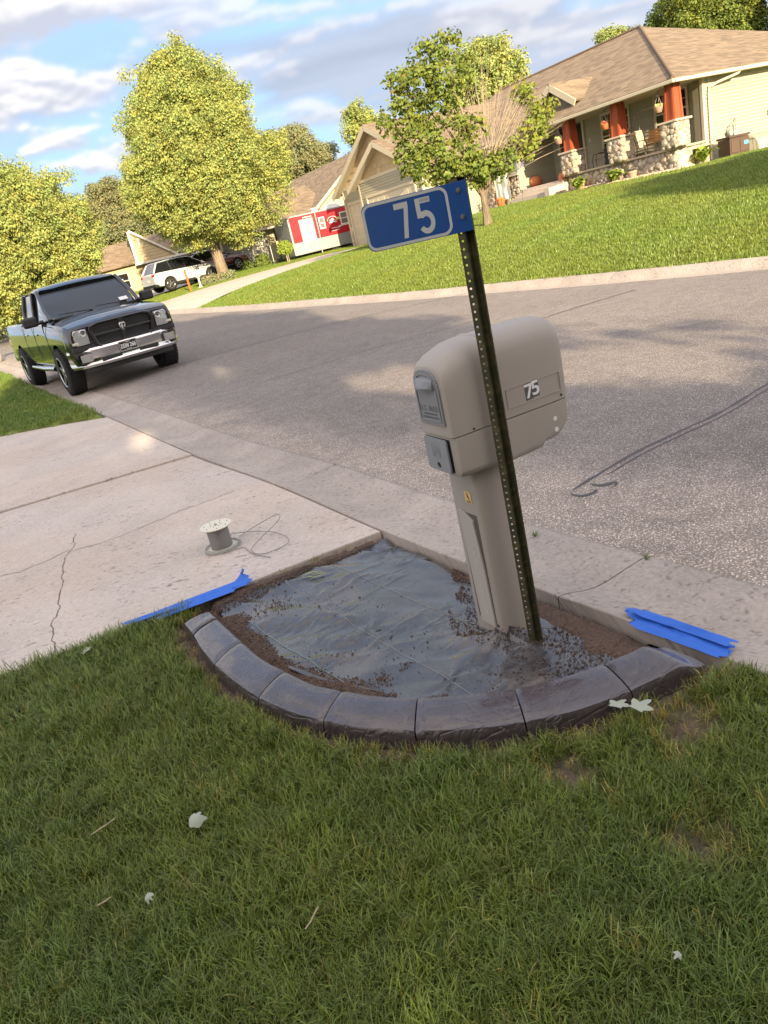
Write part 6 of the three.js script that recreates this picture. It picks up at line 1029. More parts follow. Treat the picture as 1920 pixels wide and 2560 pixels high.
// hostas: broad leaves arching from a crown
function leafBlade(len, wid, arch, n = 6) { const rows = []; for (let i = 0; i <= n; i++) { const f = i / n, w = wid * Math.sin(Math.PI * Math.pow(f, 0.8)) + 0.004; rows.push([-1, 0, 1].map((k) => [k * w, arch * Math.sin(f * 2.3) - 0.05 * f - (k ? 0 : 0.1 * w), len * f])); } return grid(rows); }
const hostaMat = leafMat(0.29, 0.38, 0.06, 0.3), hostaLeaf = leafBlade(0.34, 0.085, 0.24);
function hosta(label, pos, n, s, seed) { const o = thing('hosta', label, 'plant', pos), r = rng(seed); for (let i = 0; i < n; i++) { const l = part('leaf', hostaLeaf, hostaMat, o); l.rotation.set(-0.5 * r(), i * 2.4, 0, 'YXZ'); const k = s * (0.7 + 0.5 * r()); l.scale.set(k, k * (0.7 + 0.6 * r()), k); } }
for (const [label, u, v, seed] of [['lime green hosta at the left end of the stone wall, near the steps', 4.35, 0.62, 1], ['lime green hosta at the middle of the stone wall', 2.4, 0.62, 2], ['lime green hosta at the right corner of the stone wall by the storage box', -0.35, -0.9, 3]]) { const [x, z] = houseXZ(u, v); hosta(label, [x, onGround(x, z) + 0.02, z], 40, 1.45, seed); }
// hanging baskets on hooks of the three columns
for (const [label, u, m] of [['hanging basket of pale flowers on the right porch column', 0.42, clayPale], ['orange hanging pot on the middle porch column', 2.98, terracotta], ['hanging basket of pale flowers on the left porch column', 5.58, clayPale]]) {
  const o = thing('hanging_basket', label, 'hanging basket', hp(u, 0.22, 0), HOUSE_TURN), y = 3.28, dk = mat(0.03, 0.025, 0.02, 0.6), r = rng(Math.round(u * 100));
  part('bowl', lathe([[0.001, 0], [0.10, 0], [0.155, 0.17], [0.165, 0.17], [0.165, 0.19], [0.14, 0.19], [0.001, 0.15]]).translate(0, y, 0), m, o);
  part('hook', tube([[0.30, 3.93, -0.12, 0.012], [0.15, 3.98, -0.05, 0.012], [0.02, 3.95, 0, 0.012], [0, 3.86, 0, 0.012]], 6), dk, o);
  for (let i = 0; i < 3; i++) { const a = i * 2.1; part('hanger', tube([[Math.cos(a) * 0.15, y + 0.18, Math.sin(a) * 0.15, 0.006], [0, 3.87, 0, 0.006]], 5), mat(0.4, 0.38, 0.34, 0.7), o); }
  const gs = []; for (let i = 0; i < 26; i++) { const a = r() * 6.28, q = 0.14 * Math.sqrt(r()); gs.push(new THREE.IcosahedronGeometry(0.03 + 0.02 * r(), 0).translate(Math.cos(a) * q, y + 0.2 + 0.07 * r(), Math.sin(a) * q)); } part('flowers', merge(gs), m === terracotta ? mat(0.45, 0.12, 0.05, 0.8) : mat(0.55, 0.55, 0.22, 0.8), o);
}
// porch swing on its frame
{
  const o = thing('porch_swing', 'wooden porch swing on a pale steel A-frame behind the right columns', 'porch swing', hp(1.75, -1.05, 1.95), HOUSE_TURN), st = mat(0.36, 0.34, 0.28, 0.5), wd = mat(0.30, 0.15, 0.055, 0.7);
  for (const x of [-1.0, 0.85]) for (const z of [-0.55, 0.55]) part('frame_leg', tube([[x + (x < 0 ? -0.12 : 0.12), 0, z, 0.026], [x, 0.9, z * 0.75, 0.026], [x, 1.62, z * 0.12, 0.026], [x, 1.68, 0, 0.026]], 8), st, o);
  part('top_bar', tube([[-1.0, 1.68, 0, 0.028], [0.85, 1.68, 0, 0.028]], 8), st, o);
  for (let i = 0; i < 5; i++) part('seat_slat', span(-0.72, 0.6, 0.46, 0.485, -0.25 + i * 0.11, -0.16 + i * 0.11, 0.006), wd, o);
  for (let i = 0; i < 4; i++) part('back_slat', span(-0.72, 0.6, 0.53 + i * 0.11, 0.62 + i * 0.11, -0.31 - i * 0.025, -0.285 - i * 0.025, 0.006), wd, o);
  for (const x of [-0.74, 0.62]) { part('arm', span(x - 0.03, x + 0.03, 0.68, 0.71, -0.3, 0.32, 0.006), wd, o); part('hanger', tube([[x, 0.7, 0.1, 0.01], [x, 1.66, 0, 0.01]], 5), st, o); }
}
function chair(label, pos, turn) {
  const o = thing('patio_chair', label, 'chair', pos, turn), fr = mat(0.06, 0.05, 0.045, 0.5), sl = mat(0.50, 0.42, 0.30, 0.8);
  part('seat', grid([0, 1, 2, 3].map((i) => [-0.25, 0.25].map((x) => [x, 0.42 - 0.02 * Math.sin(i), -0.24 + i * 0.16]))), sl, o);
  part('backrest', grid([0, 1, 2, 3].map((i) => [-0.25, 0.25].map((x) => [x, 0.42 + i * 0.2, -0.24 - i * 0.055]))), sl, o);
  for (const s of [-0.27, 0.27]) { part('frame', tube([[s, 0, 0.22, 0.014], [s, 0.40, 0.26, 0.014], [s, 0.62, 0.2, 0.014], [s, 0.64, 0.0, 0.014], [s, 0.60, -0.26, 0.014]], 6), fr, o); part('leg', tube([[s, 0, -0.26, 0.014], [s, 0.42, -0.22, 0.014], [s, 1.03, -0.42, 0.014]], 6), fr, o); }
}
chair('tan sling patio chair on the porch left of the black box', hp(4.62, -0.95, 1.95), HOUSE_TURN - 0.5); chair('tan sling patio chair seen from behind beside the middle porch column', hp(1.95, -0.7, 1.95), HOUSE_TURN + 1.6);
{ const o = thing('deck_box', 'black square deck box on the porch left of the middle column', 'box', hp(3.55, -0.75, 1.95), HOUSE_TURN), m = mat(0.012, 0.012, 0.016, 0.6); part('box_body', box(0.72, 0.66, 0.55, 0, 0.33, 0, 0.02), m, o); part('box_lid', box(0.76, 0.05, 0.59, 0, 0.685, 0, 0.012), m, o); }
// white sheet hung over the bay, plaques, lantern
{
  const rows = []; for (let i = 0; i <= 26; i++) { const f = i / 26, y = lerp(3.22, 1.72, f); rows.push(Array.from({ length: 25 }, (_, j) => { const q = j / 24; return [lerp(-0.56, 0.60, q) * (1 - 0.10 * Math.sin(f * 3.1)) + 0.05 * f, y - 0.10 * Math.sin(Math.PI * q) * Math.pow(1 - f, 2) * 0.6, 0.03 + 0.022 * Math.sin(q * 17 + f * 3 + 2 * fbm(q * 3, f * 2, 2, 541)) * (0.4 + 0.8 * f) + 0.03 * Math.sin(Math.PI * q) * Math.sin(f * 9 - 9 * Math.abs(q - 0.5))]; })); }
  const g = grid(rows); const o = solo('bed_sheet', 'white sheet hung over the bay window of the tan house', 'sheet', g, mat(0.72, 0.70, 0.66, 0.85)); o.position.set(...hp(9.25, 0.56, 0)); o.rotation.y = HOUSE_TURN;
}
{ const o = thing('wall_plaque', 'round blue plaque with a white heart on the garage side wall', 'plaque', hp(10.97, 1.75, 2.02), HOUSE_TURN); part('disc', cyl(0.17, 0.17, 0.03, 28, 0.01, 0, 0, 'x'), mat(0.10, 0.11, 0.22, 0.6), o); part('heart', (() => { const s = new THREE.Shape(); s.moveTo(0, -0.09); s.bezierCurveTo(0.12, 0.0, 0.08, 0.10, 0, 0.04); s.bezierCurveTo(-0.08, 0.10, -0.12, 0.0, 0, -0.09); const g = new THREE.ExtrudeGeometry(s, { depth: 0.012, bevelEnabled: false }); g.rotateY(Math.PI / 2); g.translate(0.024, 0, 0); return g; })(), mat(0.7, 0.7, 0.68, 0.6), o); part('tail', box(0.02, 0.14, 0.10, 0.01, -0.2, 0), mat(0.10, 0.11, 0.22, 0.6), o); }
{ const o = thing('wall_lantern', 'dark wall lantern on the bay side beside the entry', 'lantern', hp(8.33, -0.5, 3.25), HOUSE_TURN), m = mat(0.03, 0.025, 0.02, 0.5); part('housing', lathe([[0.001, -0.16], [0.06, -0.14], [0.085, 0.06], [0.10, 0.07], [0.03, 0.15], [0.001, 0.17]], 6).translate(0.14, 0, 0), m, o); part('arm', tube([[0, 0.08, 0, 0.012], [0.08, 0.2, 0, 0.012], [0.14, 0.16, 0, 0.012]], 6), m, o); }
{ // solar wire flower on a stake before the entry
  const o = thing('garden_stake', 'thin garden stake topped with blue wire flowers before the steps', 'ornament', hp(6.95, 1.35, onGround(...houseXZ(6.95, 1.35)))); part('stake', tube([[0, -0.2, 0, 0.010], [0, 1.35, 0, 0.008]], 6), mat(0.12, 0.10, 0.08, 0.5), o); const r = rng(8), gs = []; for (let i = 0; i < 26; i++) { const a = r() * 6.28, b = r() * 1.3, l = 0.22 + 0.18 * r(); gs.push(tube([[0, 1.3, 0, 0.006], [Math.cos(a) * l * Math.sin(b), 1.3 + l * Math.cos(b), Math.sin(a) * l * Math.sin(b), 0.006]], 4), new THREE.IcosahedronGeometry(0.025, 0).translate(Math.cos(a) * l * Math.sin(b), 1.3 + l * Math.cos(b), Math.sin(a) * l * Math.sin(b))); } part('wire_flower', merge(gs), mat(0.22, 0.25, 0.42, 0.4), o); }
// right end: storage box, gas meter, basement window, air conditioner, outlets
{ const [x, z] = houseXZ(-0.75, -1.95), y = onGround(x, z) + 0.02, o = thing('storage_box', 'dark brown garden storage box at the right corner of the house', 'box', [x, y, z], HOUSE_TURN + Math.PI / 2 - 0.12), m = mat(0.075, 0.045, 0.03, 0.6); part('box_body', box(0.85, 0.56, 0.55, 0, 0.28, 0, 0.015), m, o); part('box_lid', box(0.92, 0.07, 0.62, 0, 0.60, 0, 0.015), m, o); for (const q of [-0.2, 0.2]) part('box_panel', box(0.34, 0.40, 0.02, q, 0.28, 0.28, 0.006), mat(0.09, 0.055, 0.036, 0.6), o); part('paper_label', box(0.20, 0.12, 0.008, 0.28, 0.34, 0.295), mat(0.10, 0.38, 0.62, 0.5), o); }
{ const [x, z] = houseXZ(-0.18, -2.75), y = onGround(x, z), o = thing('gas_meter', 'grey gas meter and pipes on the sunlit end wall', 'meter', [x, y, z], HOUSE_TURN + Math.PI / 2), m = mat(0.36, 0.36, 0.35, 0.45, { metalness: 0.3 }); part('meter_case', box(0.26, 0.3, 0.18, 0.05, 0.62, 0, 0.04), m, o); part('regulator', cyl(0.11, 0.11, 0.09, 18, -0.2, 0.78, 0, 'z'), m, o); part('pipe', merge([tube([[-0.2, -0.1, 0, 0.025], [-0.2, 0.98, 0, 0.025], [-0.05, 1.08, 0, 0.025], [0.0, 0.95, 0, 0.025], [0.0, 0.78, 0, 0.025]], 8), tube([[0.12, 0.76, 0, 0.025], [0.14, 1.15, 0, 0.025], [0.26, 1.22, -0.1, 0.025]], 8), tube([[0.2, 0, 0, 0.02], [0.2, 0.6, 0, 0.02]], 8), tube([[0.05, 0, 0, 0.02], [0.05, 0.5, 0, 0.02]], 8)]), m, o); }
{ const [x, z] = houseXZ(-0.42, -4.1), y = onGround(x, z), o = thing('window_well', 'clear plastic window well cover at the foot of the end wall', 'window well', [x, y, z], HOUSE_TURN + Math.PI / 2), cl = mat(0.7, 0.68, 0.6, 0.15, { transmission: 0.6, thickness: 0 }); part('cover', grid(Array.from({ length: 9 }, (_, i) => { const a = i / 8 * Math.PI / 2; return [-0.7, 0.7].map((q) => [q, 0.05 + 0.5 * Math.cos(a), -0.3 + 0.55 * Math.sin(a)]); })), cl, o); for (let i = 0; i < 7; i++) part('rib', tube(Array.from({ length: 7 }, (_, k) => { const a = k / 6 * Math.PI / 2, q = -0.6 + i * 0.2; return [q, 0.055 + 0.5 * Math.cos(a), -0.3 + 0.55 * Math.sin(a), 0.012]; }), 5), mat(0.5, 0.45, 0.35, 0.4), o); part('well_rim', span(-0.75, 0.75, -0.1, 0.06, 0.22, 0.30, 0.01), mat(0.55, 0.55, 0.53, 0.5), o); }
{ const [x, z] = houseXZ(-0.85, -6.0), y = onGround(x, z), o = thing('air_conditioner', 'grey air conditioning unit at the right edge by the end wall', 'air conditioner', [x, y, z], HOUSE_TURN + Math.PI / 2), m = mat(0.36, 0.36, 0.34, 0.5); part('housing', box(0.8, 0.06, 0.8, 0, 0.86, 0, 0.02), m, o); part('core', box(0.70, 0.78, 0.70, 0, 0.46, 0), mat(0.05, 0.05, 0.05, 0.8), o); for (let i = 0; i < 14; i++) part('louvre', box(0.78, 0.028, 0.78, 0, 0.1 + i * 0.054, 0), m, o); part('pad', box(0.95, 0.1, 0.95, 0, 0.03, 0, 0.01), concreteMat, o); }
for (const [label, v, y] of [['outdoor outlet box on the end wall, left one', -4.85, 2.55], ['outdoor outlet box on the end wall, right one with a cable', -5.45, 2.6]]) { const o = thing('outlet_box', label, 'outlet', hp(-0.03, v, y), HOUSE_TURN + Math.PI / 2); part('cover', box(0.12, 0.18, 0.06, 0, 0, 0.02, 0.01), trimMat, o); part('hinge', box(0.03, 0.16, 0.03, -0.06, -0.01, 0.05), mat(0.2, 0.19, 0.17, 0.6), o); if (v < -5) part('cable', tube([[0, -0.09, 0.03, 0.008], [0.02, -0.6, 0.04, 0.008], [-0.03, -1.0, 0.04, 0.008]], 5), mat(0.05, 0.05, 0.05, 0.6), o); }
// neighbour's front: young topiary, shrubs, bird ornament with flowers, orange marker, bins, far address sign
const clump = (root, name, m, n, R, h, leaf, seed) => { const r = rng(seed), inst = new THREE.InstancedMesh(sprig(12, 0.14, leaf, seed + 700), m, n), M = new THREE.Matrix4(), Q = new THREE.Quaternion(), E = new THREE.Euler(); for (let i = 0; i < n; i++) { const a = r() * 6.28, c = 2 * r() - 1, s = Math.sqrt(1 - c * c), q = 0.6 + 0.4 * r(); E.set(r(), r() * 6, r()); M.compose(V3(Math.cos(a) * s * R * q, h + c * R * q * 0.85, Math.sin(a) * s * R * q), Q.setFromEuler(E), V3(1, 1, 1)); inst.setMatrixAt(i, M); const v = 0.8 + 0.4 * r(); inst.setColorAt(i, C3(v, v, v)); } inst.name = name; inst.userData = { kind: 'stuff' }; root.add(inst); };
{ const x = -2.05, z = -45.6, o = thing('topiary', 'small round-headed young tree at the end of the red trailer', 'tree', [x, onGround(x, z), z]); part('trunk', tube([[0, -0.1, 0, 0.04], [0, 0.7, 0, 0.03]], 7), twigMat, o); clump(o, 'crown', hostaMat, 160, 0.42, 0.85, 0.11, 3); part('stake_tie', tube([[0.1, 0, 0, 0.015], [0.1, 0.5, 0, 0.015]], 5), mat(0.5, 0.4, 0.25, 0.8), o); }
for (const [label, x, z, R, s] of [['low green shrub before the neighbouring porch', -3.6, -47.6, 0.42, 5], ['low shrub near the corner of the neighbouring garage', -4.6, -48.0, 0.3, 6]]) { const o = thing('shrub', label, 'shrub', [x, onGround(x, z), z]); clump(o, 'foliage', midGreen, 150, R, R * 0.8, 0.12, s); part('stem', tube([[0, -0.1, 0, 0.03], [0, R * 0.8, 0, 0.02]], 6), twigMat, o); }
{ const x = -6.9, z = -43.0, y = onGround(x, z), o = thing('garden_ornament', 'white garden bird ornament among flowers beside the orange marker', 'ornament', [x, y, z]), w = mat(0.72, 0.70, 0.62, 0.7); part('pedestal', lathe([[0.001, 0], [0.14, 0], [0.12, 0.06], [0.05, 0.12], [0.05, 0.5], [0.09, 0.56], [0.16, 0.6], [0.001, 0.62]]), w, o); part('bird', loft([[-0.2, 0.02], [-0.1, 0.10], [0.05, 0.12], [0.16, 0.07], [0.2, 0.02]].map(([q, r]) => Array.from({ length: 8 }, (_, i) => [q, 0.76 + r * Math.sin(i / 8 * 6.283), r * Math.cos(i / 8 * 6.283)])), 1.2), w, o); part('neck', tube([[0.14, 0.78, 0, 0.05], [0.2, 0.9, 0, 0.04], [0.24, 0.98, 0, 0.045], [0.3, 0.97, 0, 0.02]], 7), w, o); }
{ const x = -6.15, z = -43.3, o = thing('flower_bed', 'flower clump with pink blooms under the big maple', 'flowers', [x, onGround(x, z), z]); for (let i = 0; i < 4; i++) { const g = new THREE.Group(); g.name = 'flower_clump'; g.position.set(-0.35 + i * 0.42, 0, 0.1 * (i % 2)); o.add(g); clump(g, 'foliage', greyGreen, 60, 0.3, 0.22, 0.1, 30 + i); } const r = rng(4), gs = []; for (let i = 0; i < 26; i++) gs.push(new THREE.IcosahedronGeometry(0.045, 0).translate(-0.4 + 1.5 * r(), 0.15 + 0.3 * r(), 0.3 * r())); part('blooms', merge(gs), mat(0.6, 0.25, 0.25, 0.8), o); }
{ const x = -7.35, z = -42.2, o = thing('marker_post', 'slim orange driveway marker on the lawn left of the big maple', 'marker', [x, onGround(x, z), z]); part('stake', cyl(0.055, 0.055, 1.15, 12, 0, 0.55, 0), mat(0.62, 0.12, 0.02, 0.6), o).rotation.z = 0.02; part('cap', new THREE.SphereGeometry(0.055, 12, 6).translate(0, 1.12, 0), mat(0.62, 0.12, 0.02, 0.6), o); }
{ const [x, z] = houseXZ(28.9, 8.75), o = thing('trash_bin', 'dark wheeled trash bin at the neighbouring garage mouth', 'bin', [x, onGround(x, z), z], HOUSE_TURN), m = mat(0.015, 0.016, 0.018, 0.6); part('bin_body', loft([[0, 0.24], [0.9, 0.31]].map(([y, w]) => [[-w, y, -w], [w, y, -w], [w, y, w], [-w, y, w]]), 0.3), m, o); part('bin_lid', box(0.68, 0.07, 0.72, 0, 0.94, 0, 0.02), m, o); part('wheel', cyl(0.1, 0.1, 0.05, 14, 0.26, 0.1, -0.28, 'x'), m, o); }
{ const x = -12.2, z = -47.4, y = onGround(x, z), o = thing('address_sign', 'far small blue number sign over the pickup windscreen', 'sign', [x, y, z], facing(12, 47)); part('steel_post', cyl(0.03, 0.03, 1.5, 8, 0.18, 0.7, 0), mat(0.05, 0.05, 0.04, 0.6), o); part('sign_plate', box(0.5, 0.22, 0.01, 0, 1.34, 0.035, 0.004), mat(0.02, 0.2, 0.55, 0.4), o); part('sign_border', shapeGeo(roundRect(-0.245, 1.235, 0.245, 1.445, 0.04), 0.003, 0, [roundRect(-0.215, 1.265, 0.215, 1.415, 0.03)]).translate(0, 0, 0.041), mat(0.7, 0.7, 0.7, 0.5), o); }
// far mailbox standing left of the pickup, partly out of the picture
{ const [x, z] = [-12.15, -27.6], y = roadY(30), o = thing('mailbox', 'grey-brown mailbox at the left edge behind the pickup bed', 'mailbox', [x, y, z], 0.6), m = mat(0.22, 0.18, 0.155, 0.6); part('box', loft([-0.3, -0.27, 0.27, 0.3].map((q, i) => { const k = i === 0 || i === 3 ? 0.9 : 1; return [[q, 0.98, 0.14 * k], [q, 1.2, 0.14 * k], [q, 1.3, 0.09 * k], [q, 1.33, 0], [q, 1.3, -0.09 * k], [q, 1.2, -0.14 * k], [q, 0.98, -0.14 * k]]; }), 0.6), m, o); part('post', span(-0.06, 0.06, 0, 0.98, -0.06, 0.06, 0.01), m, o); part('flag', box(0.1, 0.06, 0.01, 0.1, 1.1, 0.15), mat(0.5, 0.02, 0.02, 0.5), o); part('planter', lathe([[0.001, 0], [0.2, 0], [0.24, 0.3], [0.001, 0.3]], 12), mat(0.3, 0.27, 0.23, 0.8), o); }
// gravel strip under the porch wall
{ const r = rng(12), n = 900, inst = new THREE.InstancedMesh(crumbGeo(7), mat(0.46, 0.38, 0.28, 0.9), n), M = new THREE.Matrix4(), Q = new THREE.Quaternion(), E = new THREE.Euler(); for (let i = 0; i < n; i++) { const u = lerp(-0.6, 5.6, r()), v = 0.15 + 0.75 * r() * (0.6 + 0.4 * Math.sin(u)), [x, z] = houseXZ(u, v), s = 0.025 + 0.035 * r(); E.set(r() * 6, r() * 6, r() * 6); M.compose(V3(x, onGround(x, z) + 0.03, z), Q.setFromEuler(E), V3(s, s * 0.7, s)); inst.setMatrixAt(i, M); const k = 0.6 + 0.7 * r(); inst.setColorAt(i, C3(k, k, k)); } inst.name = 'gravel_strip'; inst.userData = { kind: 'stuff', label: 'pale river gravel along the foot of the porch stone wall', category: 'gravel' }; scene.add(inst); }
// ---------- fallen leaves and twigs on the near lawn ----------
const paleLeaf = leafMat(0.44, 0.47, 0.38, 0.2);
function mapleLeaf(size, curl, seed) {
  const r = rng(seed), lobes = [[-1.9, 0.45], [-1.0, 0.78], [0, 1.0], [1.0, 0.78], [1.9, 0.45]], out = [[0, 0]], pts = [];
  for (let i = 0; i < lobes.length; i++) { const [a, l] = lobes[i]; pts.push([Math.sin(a - 0.22) * l * 0.80, Math.cos(a - 0.22) * l * 0.80], [Math.sin(a) * l, Math.cos(a) * l], [Math.sin(a + 0.22) * l * 0.80, Math.cos(a + 0.22) * l * 0.80]); if (i < 4) { const m = (a + lobes[i + 1][0]) / 2; pts.push([Math.sin(m) * 0.46, Math.cos(m) * 0.46]); } }
  const s = new THREE.Shape([new THREE.Vector2(0, -0.16), ...pts.reverse().map((p) => new THREE.Vector2(p[0], p[1]))]); const g = new THREE.ExtrudeGeometry(s, { depth: 0.012, bevelEnabled: false, steps: 1 }), p = g.attributes.position;
  for (let i = 0; i < p.count; i++) { const x = p.getX(i), y = p.getY(i); p.setZ(i, p.getZ(i) - curl * (x * x + 0.6 * y * y) + 0.05 * Math.sin(x * 5 + seed)); } g.scale(size, size, size); g.rotateX(-Math.PI / 2); g.computeVertexNormals(); return g;
}
function curledLeaf(size) {       // a dried leaf cupped over itself, its rim cut by two notches
  const rows = []; for (let i = 0; i <= 7; i++) { const q = i / 7; rows.push(Array.from({ length: 37 }, (_, j) => { const a = j / 36 * 6.283, cut = 1 - 0.55 * Math.exp(-Math.pow((a - 1.25) / 0.22, 2)) - 0.45 * Math.exp(-Math.pow((a - 2.3) / 0.25, 2)) + 0.25 * Math.exp(-Math.pow((a - 2.75) / 0.2, 2)) + 0.06 * Math.sin(a * 5), R = q * cut; return [Math.cos(a) * R * size, size * (0.62 * (1 - R * R) - 0.1), Math.sin(a) * R * size * 1.1]; })); }
  return grid(rows);
}
for (const [label, x, z, y, s, c, turn, tilt] of [
  ['white curled leaf lying alone on the lawn, left of the middle', -0.784, -1.872, 0.085, 0.05, 1.1, 2.9, 0.25], ['small white leaf scrap low on the lawn below the curled leaf', -0.881, -1.616, 0.075, 0.026, 1.0, 1.0, 0.3], ['pale maple leaf near the edging, the right of a pair', 0.632, -1.905, 0.085, 0.062, 0.25, -1.1, 0.15], ['pale maple leaf near the edging, the left of a pair', 0.578, -1.945, 0.08, 0.056, 0.3, -0.9, -0.1], ['pale leaf on the lawn near the driveway corner, far left', -1.569, -3.269, 0.07, 0.05, 0.6, 0.4, 0.2], ['tiny pale leaf low at the right on the lawn', 0.396, -1.117, 0.07, 0.016, 0.8, 2.0, 0.2]]) {
  const o = solo('fallen_leaf', label, 'leaf', c > 0.9 ? curledLeaf(s * 0.5) : mapleLeaf(s, c, Math.round(s * 1000)), paleLeaf, 'fallen pale leaves on the near lawn'); o.position.set(x, y, z); o.rotation.set(tilt, turn, tilt * 0.5);
}
for (const [label, x, z, a, l] of [['pale dry twig on the lawn at the left edge', -1.12, -1.98, 0.5, 0.045], ['short pale straw low at the left edge of the lawn', -1.03, -1.66, 0.2, 0.022], ['thin pale straw on the lawn below the curled leaf, right of it', -0.42, -1.44, 0.9, 0.03]]) { const o = solo('dry_twig', label, 'twig', tube([[-l, 0.0, 0, 0.002], [-l * 0.3, 0.006, 0.004, 0.0026], [l * 0.4, 0.004, -0.003, 0.0026], [l, 0.012, 0, 0.0018]], 6), mat(0.40, 0.33, 0.20, 0.8)); o.position.set(x, 0.05, z); o.rotation.y = a; }

// ---------- grass ----------
function tuft(n, R, len, wid, seed, lay) {          // blades: two-segment tapered strips bending over
  const r = rng(seed), pos = [], nor = [], uv = [], idx = [];
  for (let i = 0; i < n; i++) {
    const a = r() * 6.283, q = R * Math.sqrt(r()), bx = Math.cos(a) * q, bz = Math.sin(a) * q, d = r() * 6.283, L = len * (0.55 + 0.75 * r()), bend = lay * (0.25 + 1.0 * r()), w = wid * (0.7 + 0.6 * r()), dx = Math.cos(d), dz = Math.sin(d), b0 = pos.length / 3;
    const P = [[0, 0], [0.45, 0.22], [0.8, 0.62], [1, 1]];
    P.forEach(([f, k], j) => { const out = L * bend * k, y = L * f * (1 - 0.35 * bend * k * k), ww = w * (j === 3 ? 0.12 : 1 - 0.28 * j); for (const s of [-1, 1]) { pos.push(bx + dx * out - dz * ww * s, y, bz + dz * out + dx * ww * s); const ny = 0.55 + 0.3 * k; nor.push(-dx * (1 - ny), ny, -dz * (1 - ny)); uv.push(0, 0); } });
    for (let j = 0; j < 3; j++) { const k = b0 + j * 2; idx.push(k, k + 1, k + 2, k + 1, k + 3, k + 2); }
  }
  const g = new THREE.BufferGeometry(); g.setAttribute('position', new THREE.Float32BufferAttribute(pos, 3)); g.setAttribute('uv', new THREE.Float32BufferAttribute(uv, 2)); g.setIndex(idx); g.computeVertexNormals(); return g;
}
const bladeMat = new THREE.MeshPhysicalMaterial({ color: C3(0.185, 0.25, 0.042), roughness: 0.42, transmission: 0.25, thickness: 0, side: THREE.DoubleSide, specularIntensity: 0.8 });
const farBlade = bladeMat;
function sow(name, label, geos, m, list) {
  const M = new THREE.Matrix4(), Q = new THREE.Quaternion(), E = new THREE.Euler(), r = rng(99), per = geos.map(() => []);
  list.forEach((p, i) => per[i % geos.length].push(p));
  const root = new THREE.Group(); root.name = name; root.userData = { kind: 'stuff', label, category: 'grass' }; scene.add(root);
  geos.forEach((g, k) => { const inst = new THREE.InstancedMesh(g, m, per[k].length); inst.name = 'grass_tufts'; inst.userData = { kind: 'stuff' }; per[k].forEach(([x, y, z, s, c, tilt = 0.12], i) => { E.set((r() - 0.5) * 2 * tilt, r() * 6.283, (r() - 0.5) * 2 * tilt); M.compose(V3(x, y, z), Q.setFromEuler(E), V3(s, s * (0.85 + 0.3 * r()), s)); inst.setMatrixAt(i, M); inst.setColorAt(i, C3(...c)); }); root.add(inst); });
}
const EDGE_OUT_POLY = [[-0.03, -3.99], [-1.0, -3.65], ...EDGE_OUT, [1.0, -2.2]];
for (let t = 1.9; t < 3.6; t += 0.25) EDGE_OUT_POLY.push(world(t, kerbBack(t)));
